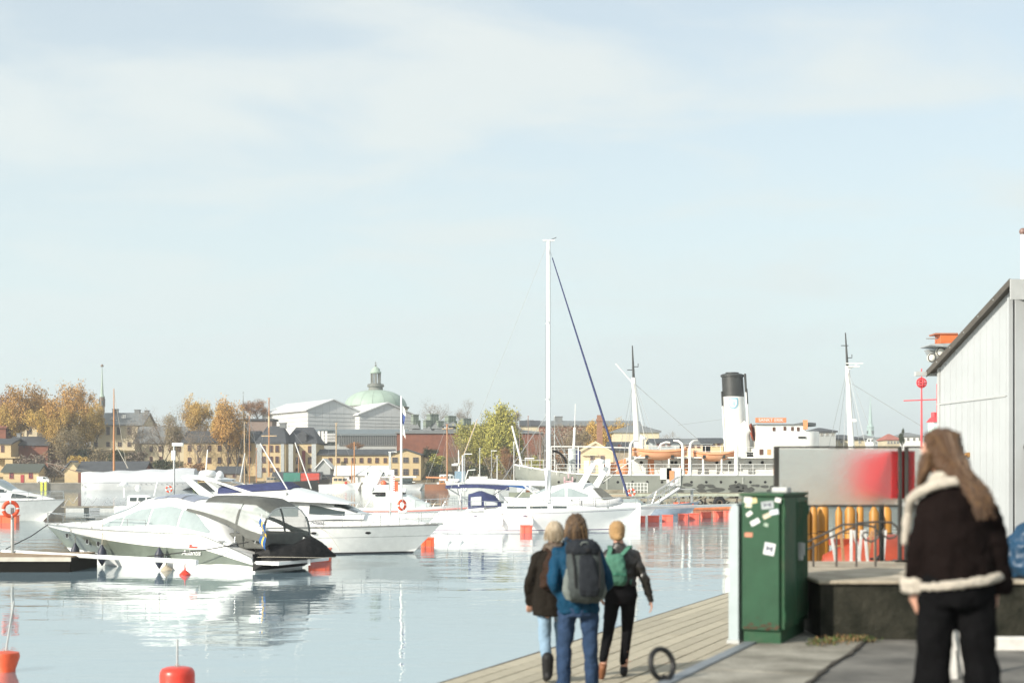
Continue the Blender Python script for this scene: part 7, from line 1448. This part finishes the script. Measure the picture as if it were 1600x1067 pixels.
TR = [('rust', 8, 603, 700, 46, 415, 'rusty red tree at the left edge above the balcony house'), ('orange', 42, 597, 712, 62, 400, 'tall brown orange tree with open branches, second from the left edge'), ('yellow', 22, 628, 705, 50, 405, 'dull yellow tree below the rusty red one'), ('orange', 88, 620, 728, 62, 392, 'golden tree in front of the red brick shed'), ('orange', 118, 596, 705, 52, 425, 'sparse pale orange tree, tallest left of the green spire'), ('yellow', 128, 640, 728, 58, 395, 'yellow tree just left of the pale manor'), ('yellow', 66, 640, 722, 48, 388, 'golden bush like tree left of the golden tree'), ('yellow', 150, 630, 715, 30, 400, 'narrow golden tree touching the manor wall'),
      ('orange', 72, 612, 706, 56, 420, 'broad tawny tree behind the golden ones, far left'), ('gold', 100, 640, 730, 44, 386, 'bright golden tree over the hedge by the brick shed'), ('dull', 104, 660, 735, 46, 380, 'low olive tree above the ochre boathouse'),
      ('bare', 226, 640, 735, 54, 385, 'bare brown tree right of the manor, left one'), ('bare', 252, 636, 735, 50, 388, 'bare brown tree before the low annex'), ('bare', 283, 630, 738, 56, 380, 'spreading bare tree with dark trunk before the barracks'), ('gold', 306, 618, 700, 44, 400, 'bright gold tree top behind the bare trees'), ('dull', 268, 648, 738, 44, 383, 'thin brown leafed tree between two bare ones'), ('bare', 315, 650, 745, 50, 372, 'bare tree with reddish leaves at its foot by the barracks'),
      ('orange', 357, 620, 742, 58, 372, 'tall orange tree in front of the barracks, left of the slate roof'), ('dull', 374, 640, 742, 46, 376, 'thin amber tree next to the slate roofed block'), ('gold', 342, 634, 735, 30, 384, 'slim golden tree left of the tall orange one'), ('rust', 405, 622, 660, 40, 470, 'low brown tree top behind the large scaffold tent'),
      ('yellow', 483, 672, 706, 18, 400, 'small yellow tree behind the dormer roof'), ('rust', 552, 690, 706, 26, 405, 'low rusty shrub tree by the museum gallery'),
      ('lime', 770, 650, 742, 76, 391, 'yellow green tree filling the middle of the pair before the brick museum'), ('lime', 752, 640, 738, 66, 395, 'yellow green tree left part of the big pair before the brick museum'), ('lime', 788, 630, 752, 74, 388, 'tall drooping yellow green tree before the brick museum'), ('bare', 676, 622, 690, 50, 450, 'thin bare tree standing behind the roof lanterns, left one'), ('bare', 730, 624, 690, 46, 450, 'thin bare tree standing behind the roof lanterns, right one'), ('bare', 706, 672, 745, 34, 385, 'dark bare tree in front of the brick museum wall'), ('dull', 808, 644, 700, 34, 420, 'pale dull tree top right of the drooping tree'),
      ('bare', 836, 668, 745, 50, 380, 'brown bare tree left of the tall yacht mast'), ('bare', 872, 660, 742, 54, 380, 'brown bare tree right of the tall yacht mast'), ('dull', 900, 662, 742, 50, 384, 'dull olive brown tree above the ship stern'), ('gold', 926, 660, 735, 50, 380, 'yellow tree left of the brown chimney'), ('gold', 965, 655, 735, 56, 376, 'golden yellow tree between chimney and foremast'), ('dull', 990, 662, 735, 46, 372, 'olive tree behind the white foremast'), ('rust', 1010, 668, 735, 30, 368, 'brown tree at the edge of the dark roofed house'), ('bare', 893, 668, 742, 46, 375, 'bare grey brown tree behind the thin stern mast'),
      ('lime', 838, 712, 746, 30, 330, 'small yellow shrub tree behind the ship stern rail'), ('rust', 790, 700, 748, 36, 350, 'rust coloured shrub behind the grey patrol boat'), ('dark', 668, 698, 722, 26, 380, 'dark evergreen shrub behind the gable hall'),
      ('dark', 1411, 670, 706, 11, 340, 'dark narrow cypress between the distant roofs'), ('bare', 1042, 672, 715, 26, 330, 'small dark bare tree between the davits, left one'), ('bare', 1052, 674, 715, 22, 330, 'small dark bare tree between the davits, right one')]
random.seed(21)
for k, (kd, px, yt, yb, w_, d, lab) in enumerate(TR): tree(kd, px, yt, yb, w_, d, lab, k % 2, 'island trees', 'tree')
# rounded shrubs and hedges: leaf clumps
def shrub(label, px, ytop, ybase, wpx, d, kind, name='shrub', n=900, group=None):
    W = wpx / FPX * d; H = (ybase - ytop) / FPX * d; t = thing(name, label, 'shrub', (PX(px, d), d, PZ(ybase, d)), 0, group)
    lv = MB(); bl = [(random.uniform(-.36, .36) * W, random.uniform(-.2, .2) * W, random.uniform(.3, .68) * H, random.uniform(.16, .28) * W) for _ in range(9)]
    for _ in range(n):
        b = random.choice(bl); u = Vector((random.gauss(0, 1), random.gauss(0, 1), random.gauss(0, 1))).normalized(); r = random.uniform(.55, 1.0); c = Vector(b[:3]) + Vector((u.x * b[3] * r, u.y * b[3] * r, u.z * min(b[3], .38 * H) * r)); c.z = max(0, c.z); s_ = .42 * random.uniform(.5, 1.3)
        w_ = Vector((random.gauss(0, 1), random.gauss(0, 1), random.gauss(0, 1))).normalized(); q = w_.orthogonal().normalized(); lv.add([c - w_ * s_ * .5, c + q * s_ * .4, c + w_ * s_ * .5, c - q * s_ * .4], [(0, 1, 2, 3)], random.choice((0, 1)))
    tree_proto(kind, 0); lv.build('foliage', [MATS['leaf_%s_0' % kind], MATS['leaf_%s_1' % kind]], t)
    s = MB()
    for _ in range(8): b = random.choice(bl); s.tube([(b[0] * .2, b[1] * .2, -1), (b[0] * .8, b[1] * .8, b[2])], .07, 4)
    s.build('stems', M_bark, t); return t
random.seed(5)
for (lab, px, yt, yb, w_, d, kd) in (('bright yellow green round shrub right of the gable hall', 683, 704, 736, 26, 362, 'lime'), ('olive shrub below the bright yellow green one', 675, 714, 749, 38, 358, 'dark'), ('olive shrub left end of the hedge before the manor', 90, 694, 722, 50, 384, 'dull'), ('dark green shrub before the manor windows, left', 125, 696, 724, 44, 382, 'dark'), ('dark olive shrub before the manor windows, middle', 160, 697, 724, 46, 382, 'dull'), ('dark green shrub before the manor windows, right', 192, 696, 726, 44, 380, 'dark'), ('brown shrub right end of the hedge before the manor', 215, 700, 728, 30, 380, 'bare'), ('yellow shrub above the ochre boathouse roof', 122, 710, 728, 40, 372, 'yellow'), ('brown thicket between small yellow house and boathouse', 80, 720, 752, 50, 356, 'bare'), ('brown thicket above the small yellow house roof', 50, 708, 735, 50, 366, 'bare'), ('dark thicket at the foot of the bare trees', 262, 716, 742, 60, 372, 'dark'), ('brown thicket right of the covered ship', 300, 722, 748, 50, 366, 'rust'),
    ('brown thicket before the brick museum, left', 730, 708, 748, 44, 366, 'bare'), ('brown thicket before the brick museum, middle', 762, 704, 750, 44, 364, 'dull'), ('grey brown thicket before the brick museum, right', 798, 706, 750, 44, 362, 'bare'), ('dark thicket behind the patrol boat', 745, 722, 752, 40, 358, 'dark'), ('brown thicket behind the ship stern', 850, 700, 745, 60, 360, 'bare'), ('brown thicket below the long grey roof', 890, 690, 745, 60, 360, 'rust')):
    shrub(lab, px, yt, yb, w_, d, kd)
# tree belt filling between trunks, a far-off mass
random.seed(31); lv = MB()
for _ in range(34000):
    x = random.uniform(-165, 42); y = random.uniform(432, 476); px = 800 + x / y * FPX
    if px < 175 and px > 60 and False: continue
    top_ = (9 if px < 330 else 3 if px < 640 else 5 if px < 830 else 7); c = Vector((x, y, hgt(x, y) + random.random() ** .8 * top_ * (.7 + .5 * mnoise.noise(Vector((x * .08, y * .05, 1)))))); s_ = random.uniform(.3, .65)
    w_ = Vector((random.gauss(0, 1), random.gauss(0, 1), random.gauss(0, 1))).normalized(); q = w_.orthogonal().normalized(); lv.add([c - w_ * s_ * .5, c + q * s_ * .4, c + w_ * s_ * .5, c - q * s_ * .4], [(0, 1, 2, 3)], random.choice((0, 0, 1)))
tag(lv.build('distant_thicket', [MATS['leaf_bare_0'], MATS['leaf_dull_1']]), 'distant brown autumn thicket behind the island buildings', 'thicket', kind='stuff')
lv = MB()
for _ in range(22000):
    x = random.uniform(200, 1100); y = random.uniform(1330, 1420); c = Vector((x, y, 2 + random.random() * 12 * (.6 + .9 * mnoise.noise(Vector((x * .02, 0, 1)))))); s_ = random.uniform(1, 2.4)
    w_ = Vector((random.gauss(0, 1), random.gauss(0, 1), random.gauss(0, .5))).normalized(); q = w_.orthogonal().normalized(); lv.add([c - w_ * s_ * .5, c + q * s_ * .4, c + w_ * s_ * .5, c - q * s_ * .4], [(0, 1, 2, 3)], 0)
tag(lv.build('far_shore_woods', [mat('far_wood_leaves', (.10, .10, .07), .9)]), 'faint woods on the farthest shore', 'woods', kind='stuff')

# ---------------------------------------------------------------- boats on the far quay
cs = thing('covered_ship', 'long white ship wrapped in winter sheeting with a tall wooden mast', 'ship', (PX(127, 341), 341, 0))
L = PX(306, 341) - PX(127, 341); R2 = []
for i in range(25):
    u = i / 24; w_ = 3.0 * min(1, (u / .22) ** .6 + .05) * (1 - .35 * max(0, (u - .7) / .3) ** 2); zt2 = lerp(PZ(738, 341), PZ(731, 341), u) + .14 * math.sin(u * 23); zk = -.3 + (1.6 * max(0, (u - .86) / .14) ** 1.2)
    R2.append([(L * u + .0, -w_ * .75, zk), (L * u, -w_, 1.6), (L * u, -w_ * 1.0, 2.1), (L * u, -w_ * .97, zt2 - .7), (L * u, -w_ * .45, zt2), (L * u, w_ * .45, zt2), (L * u, w_ * .97, zt2 - .7), (L * u, w_, 1.8), (L * u, w_ * .75, zk)])
M_wrap = mat('winter_sheeting', (.50, .52, .54), .5, var=.04, scale=.5, bump=.8, bscale=.7, stretch=(1, 1, .3)); M_chull = mat('old_white_hull', (.42, .43, .43), .6, var=.08, scale=.5)
MB().ring(R2, closed=True, mf=lambda i, j: 1 if j in (0, 7, 8) else 0).build('wrapped_hull', [M_wrap, M_chull], cs, 50)
MB().tube([(L * i / 24, R2[i][1][1] - .04, 1.75) for i in range(25)], .06, 4).build('rub_rail', M_rgrey, cs)
for k in range(9): MB().box((L * (.55 + k * .045), R2[14][1][1] - .03, 1.35), (.3, .1, .12)).build('scupper', M_glass, cs)
MB().tube([(2.0 * .3, -1.6, 1.0), (.9, -1.7, 1.4)], .12).tube([(.5, -1.7, 1.0), (1.3, -1.8, .95)], .08).build('anchor', M_galv, cs)
xm = PX(178, 341) - PX(127, 341); MB().tube([(xm, 0, 1), (xm, 0, PZ(673, 341))], .27, 8, r2=.24).tube([(xm, 0, PZ(673, 341)), (xm, 0, PZ(607, 341))], .2, 8, r2=.10).build('mast', mat('oiled_spruce', (.42, .19, .07), .5), cs, 60)
MB().tube([(.3, 0, 4.0), (-8.6, 0, PZ(722, 341))], .14, 6, r2=.07).build('bowsprit', mat('brown_spar', (.20, .13, .09), .7), cs)
MB().tube([(xm, 0, PZ(612, 341)), (xm + 3.1, 0, 5.2)], .04, 4).tube([(xm, 0, PZ(690, 341)), (xm + 3.4, 0, 5.2)], .09, 4).tube([(-8.6, 0, PZ(722, 341)), (0, -2, 1.5)], .03, 3).tube([(-8.6, 0, PZ(722, 341)), (L * .7, -2.8, 1.2)], .025, 3).build('rigging', M_rope, cs)
lp = thing('lamp_post', 'white headed lamp post with a life buoy in front of the covered ship', 'lamp post', (PX(272, 132), 132, .5)); z_ = PZ(696, 132) - .5
MB().tube([(0, 0, 0), (0, 0, z_)], .09, 8).build('post', M_galv, lp); MB().box((.35, 0, z_ + .1), (1.0, .5, .3)).box((-.05, 0, z_ - .9), (.35, .3, .9)).build('lamp_head', M_white, lp, bevel=.04)
lb = thing('life_buoy', 'red and white life buoy hanging at the lamp post before the covered ship', 'life buoy', (PX(262, 131), 131.5, PZ(764, 131)), R(20)); MB().torus((0, 0, 0), .25, .08, 24, 8, mf=lambda i, j: 1 if i % 6 < 2 else 0).build('ring', M_lb, lb, 60)
M_sp = MATS['oiled_spruce']; M_spale = mat('pale_spruce', (.52, .38, .22), .6); M_dkh = mat('tarred_hull', (.03, .028, .025), .5); M_brh = mat('brown_varnish_hull', (.22, .09, .04), .5)
def masty(x, h, r=.12, m=M_sp): return (x, h, r)
boat('tall_ship', 'black hulled tall ship with crossed yard behind the flybridge yacht', 'sailing ship', 398, 338, 18, 0, hullm=M_dkh, zb=2.6, zs=1.8, cabin=(3, 6, 1.4, M_teak), mast=(3.4, PZ(622, 338), .16), mm=M_sp, deckm=M_teak, extra=lambda t, H: (MB().tube([(1.6, 0, PZ(681, 338)), (5.2, 0, PZ(681, 338))], .14, 6).tube([(3.4, 0, PZ(668, 338)), (3.4, 0, PZ(650, 338))], .22, 8).build('yard', M_spale, t), MB().box((9, 0, 2.9), (4.0, 2.5, 2.4)).build('green_container', mat('container_green', (.03, .16, .12), .7), t), MB().box((13.2, 0, 2.9), (4.4, 2.3, 2.2)).build('red_container', mat('container_red', (.42, .05, .03), .7), t)))
boat('gaff_cutter', 'old wooden cutter with twin slim masts left of the tall ship', 'sailing boat', 365, 342, 11, 0, hullm=M_teak, zb=1.9, zs=1.3, mast=(2.6, PZ(660, 342), .11), mm=M_spale, deckm=M_teak, extra=lambda t, H: MB().tube([(8.5, 0, 1), (8.5, 0, PZ(700, 342))], .13, 6).build('mizzen_mast', M_spale, t))
boat('white_ketch', 'long white ketch with two pale masts moored below the long yellow hall', 'sailing boat', 499, 338, 10, 0, zb=1.9, zs=1.3, cabin=(3.2, 7.2, 1.9, M_pk), mast=(4.0, PZ(661, 338), .15), mm=M_spale, extra=lambda t, H: (MB().tube([(8.3, 0, 1), (8.3, 0, PZ(690, 338))], .14, 6).tube([(7.7, 0, 1), (7.7, 0, PZ(720, 338))], .14, 6).build('mizzen_mast', M_sp, t), MB().ball((6.5, -1.6, 1.7), .35, 10).build('red_buoy', M_red, t)))
boat('tour_boat', 'white harbour tour boat with sun deck and raised bridge in front of the gable hall', 'passenger boat', 566, 337, 14.5, 0, zb=1.5, zs=1.2, B=4.4, cabin=(.8, 6.2, 3.9, M_swhite), wins=5, group=None, extra=lambda t, H: (MB().box((8.8, 0, 3.1), (8.2, 3.6, .35)).box((8.8, 0, 1.9), (7.6, 3.0, .2)).build('sun_deck', M_swhite, t), MB().prism([(.2, 1.2), (3.6, 1.2), (5.0, 4.2), (1.8, 4.2)], -1.8, 1.8).build('bridge', M_swhite, t), MB().tube([(5, -1.7, 4.2), (7.0, -1.7, 5.6), (6.4, 0, 6.0)], .12).build('radar_mast', M_swhite, t), MB().ball((5.2, -1.6, 1.6), .7, 12).build('orange_fender', M_orange, t), MB().box((10.6, 0, 2.2), (2.6, 3.0, 1.4)).build('aft_cabin', M_glass, t)))
boat('open_launch', 'pale open launch right of the tour boat at the far quay', 'motor boat', 622, 338, 6.5, 0, hullm=mat('pale_green_hull', (.5, .56, .52), .6), zb=1.3, zs=1.0, B=2.4, extra=lambda t, H: MB().box((3, 0, 1.6), (2.6, 1.4, 1.2)).build('wheelhouse', M_spale, t), rail=False)
boat('wooden_gaffer', 'brown wooden sailing boat with varnished mast and orange boom by the brick museum', 'sailing boat', 664, 334, 10.5, 0, hullm=M_brh, zb=1.8, zs=1.4, cabin=(3.4, 6.4, .9, M_sp), mast=(5.2, PZ(663, 334), .19), mm=M_sp, deckm=M_teak, boom=(5.0, 2.9, .2, M_sorange), extra=lambda t, H: MB().tube([(5.2 - 1.2, 0, PZ(670, 334)), (5.2 + 1.4, 0, PZ(669, 334))], .1, 5).build('crosstree', M_spale, t))
boat('patrol_boat', 'white and blue patrol boat with a tripod radar mast behind the brown gaffer', 'motor boat', 683, 345, 13, 0, zb=2.2, zs=1.8, B=4.2, cabin=(.6, 5.4, 2.0, M_swhite), wins=5, extra=lambda t, H: (MB().tube([(5.4, 0, 2), (5.2, 0, PZ(703, 345))], .3, 6, r2=.12).tube([(4.0, 0, PZ(724, 345)), (5.2, 0, PZ(724, 345)), (5.2, 0, PZ(716, 345))], .12).box((4.3, 0, PZ(726, 345)), (1.6, 1.2, .5)).build('radar_mast', M_swhite, t), MB().box((5.6, 0, 3.2), (2.6, 2.6, 2.6)).build('blue_cover', mat('faded_blue', (.20, .30, .38), .7), t), MB().box((10, 0, 2.8), (4.5, 3, .9)).build('low_cabin', M_swhite, t)))
cr2 = thing('derrick', 'slanting white derrick boom above the patrol boat', 'derrick', (PX(718, 344), 344, PZ(727, 344))); MB().tube([(0, 0, 0), (PX(746, 344) - PX(718, 344), 0, PZ(655, 344) - PZ(727, 344))], .11, 6).build('boom', M_spale, cr2); MB().tube([(0, 0, 0), (0, 0, -3)], .2, 6).build('foot', M_swhite, cr2)
M_nav = mat('navy_grey', (.40, .42, .41), .6, var=.08)
nv = boat('patrol_vessel', 'grey patrol vessel numbered 10 at the bow, moored left of the steamship', 'ship', 808, 235, 12, 0, hullm=M_nav, zb=2.5, zs=1.7, B=3.6, flipx=True, cabin=(4.0, 8.2, 1.2, M_nav), wins=6, deckm=M_nav, extra=lambda t, H: (MB().tube([(9.0, 0, 2.0), (9.0, 0, PZ(711, 235))], .13, 6).tube([(8.7, 0, 2.2), (8.1, 0, 4.2), (6.9, 0, 4.3)], .09, 6).tube([(6.4, 0, 2.0), (6.4, 0, 3.6)], .06).build('crane', M_swhite, t), MB().box((3.0, 0, 2.2), (3.6, 2.8, .6)).build('green_tarpaulin', mat('pale_green_tarp', (.42, .52, .30), .8), t)))
Hn = Hull(12, 3.6, 2.5, 1.7, rake=.9, draft=.4, fine=.6, tm=.4, pw=2.2, flare=.12, sternw=.8, sag=.05)
a, b = Vector(Hn.side(9.0, 1.3, 1)), Vector(Hn.side(10.2, 1.3, 1)); uu = b - a
o = inst('hull_number', text_mesh('hull_number', '10', 1.25, M_white, .01, offset=.02), nv, Vector(Hn.side(8.9, 1.25, 1, .07))); o.rotation_euler = (R(90), 0, math.atan2(uu.y, uu.x) + math.pi)
boat('low_ferry', 'low pale ferry with a row of dark windows right of the slender lamp post', 'passenger boat', 722, 300, 9.5, 0, zb=1.3, zs=1.1, B=3.2, cabin=(.5, 7.5, 1.4, M_swhite), wins=7)
M_gtrim = M_rgrey
boat('grey_barge', 'slim grey barge lying under the counter stern of the steamship', 'barge', 795, 149, 9, 0, hullm=mat('barge_grey_green', (.20, .22, .17), .7), zb=1.9, zs=1.5, B=3, rail=False, deckm=M_rgrey)
boat('red_trim_launch', 'white launch with a dark red stripe behind the tall yacht mast', 'motor boat', 862, 146, 7.5, 0, zb=1.2, zs=1.0, B=2.6, rail=False, extra=lambda t, H: H.rub(.9, .1).build('red_stripe', M_frame, t))
# slender masts of moored boats along the far quay and beside the steamship
MS = ((382, 650, 342, .10, 0), (393, 700, 342, .12, 0), (459, 705, 340, .10, 0), (690.5, 684, 344, .13, 0), (742, 700, 344, .10, 1), (768, 712, 300, .10, 1), (817, 650, 320, .09, 2), (795, 690, 330, .12, 1), (833, 672, 240, .08, 2), (845, 656, 230, .10, 1), (840, 676, 235, .07, 2), (856, 650, 250, .05, 1), (803, 664, 300, .05, 2))
for k, (px, yt, d, r, c) in enumerate(MS):
    yb = 752; t = boat('moored_sloop', '%s sloop with slim %s mast, %s' % (('white', 'blue', 'brown')[k % 3], ('brown', 'pale', 'reddish')[c], ('left of the slate roofs', 'just left of the slate roofed block', 'below the dormer roof', 'by the brown gaffer', 'right of the derrick', 'behind the slim grey lamp post', 'under the drooping green tree', 'left of the ensign boom', 'first left of the tall yacht mast', 'close to the tall yacht mast on its left', 'third left of the tall yacht mast', 'hidden behind the tall yacht mast', 'at the tip of the ensign boom')[k]), 'sailing boat', px - 9 * (300 / d), d, 6.5, 0, hullm=(M_white, mat('blue_hull', (.08, .14, .24), .4), M_brh)[k % 3], zb=1.1, zs=.9, cabin=(2, 4.2, .6, M_swhite), win=False, mast=(2.4, PZ(yt, d), r), mm=(M_sp, M_swhite, mat('reddish_mast', (.32, .17, .13), .6))[c], wr=.035, rail=False)
for px, d, yt, lab in ((768, 290, 704, 'slim grey quay lamp post'), (726, 210, 709, 'slender lamp post with a short arm right of the patrol boat'), (821, 180, 716, 'short armed lamp post under the steamship stern'), (608, 205, 706, 'grey lamp post with flat arm before the gable hall')):
    t = thing('quay_lamp', lab, 'lamp post', (PX(px, d), d, .4)); z_ = PZ(yt, d) - .4; MB().tube([(0, 0, -1), (0, 0, z_)], .07, 6).build('post', M_galv, t); MB().box((.5, 0, z_), (1.2, .25, .12)).build('lamp_arm', M_whitep, t)
# little market sheds on the far quay
for k, (a, b, ye, yr, wl, lab) in enumerate(((306, 324, 744, 735, M_yw, 'tiny ochre kiosk right of the covered ship'), (322, 345, 744, 734, M_pk, 'open porch kiosk with a pale gable trim'), (338, 378, 738, 728, M_teak, 'dark roofed kiosk with brown posts left of the radar arch'), (426, 500, 748, 737, M_slate, 'dark low workshop roofs below the slate block'), (524, 604, 741, 727, M_whitep, 'long marquee with white tarpaulin roof before the yellow hall'), (500, 530, 752, 741, M_slate, 'dark arched boat shelter left of the white ketch'), (528, 562, 756, 744, M_gf, 'grey hut with two small gables behind the white ketch'))):
    house('quay_kiosk', lab, a, b, 758, ye, yr, 351 + k, 5, 'side', wall=wl, roof=(M_whitep if k == 4 else M_slate), wins=row([a + (b - a) * q for q in (.3, .7)], ye + 5, 4, 4), frame=M_frame, ov=.4, sink=2)
va = thing('parked_van', 'white van parked right of the small yellow house on the far quay', 'van', (PX(60, 349), 348.6, 1.5)); MB().prism([(0, .3), (3.0, .3), (3.0, 1.0), (2.5, 1.1), (2.0, 1.7), (0, 1.75)], -.8, .8).build('body', M_white, va, bevel=.05); MB().prism([(1.5, 1.1), (2.4, 1.1), (1.95, 1.6), (1.5, 1.6)], -.82, .82).build('window', M_glass, va)
for x in (.6, 2.4):
    MB().torus((x, -.75, .32), .22, .1, 14, 6).build('wheel', M_black, va); MB().torus((x, .75, .32), .22, .1, 14, 6).build('wheel', M_black, va)
# ---------------------------------------------------------------- air
m = bpy.data.materials.new('air'); m.use_nodes = True; t = m.node_tree
for n in list(t.nodes):
    if n.type == 'BSDF_PRINCIPLED': t.nodes.remove(n)
v = t.nodes.new('ShaderNodeVolumePrincipled'); v.inputs['Density'].default_value = 0.00034; v.inputs['Color'].default_value = (.96, .98, .99, 1); v.inputs['Anisotropy'].default_value = 0.2
t.links.new(v.outputs[0], [n for n in t.nodes if n.type == 'OUTPUT_MATERIAL'][0].inputs['Volume'])
tag(MB().box((0, 1850, 45.5), (7000, 4200, 99)).build('haze', m), 'thin autumn haze over the whole harbour', None, kind='stuff')
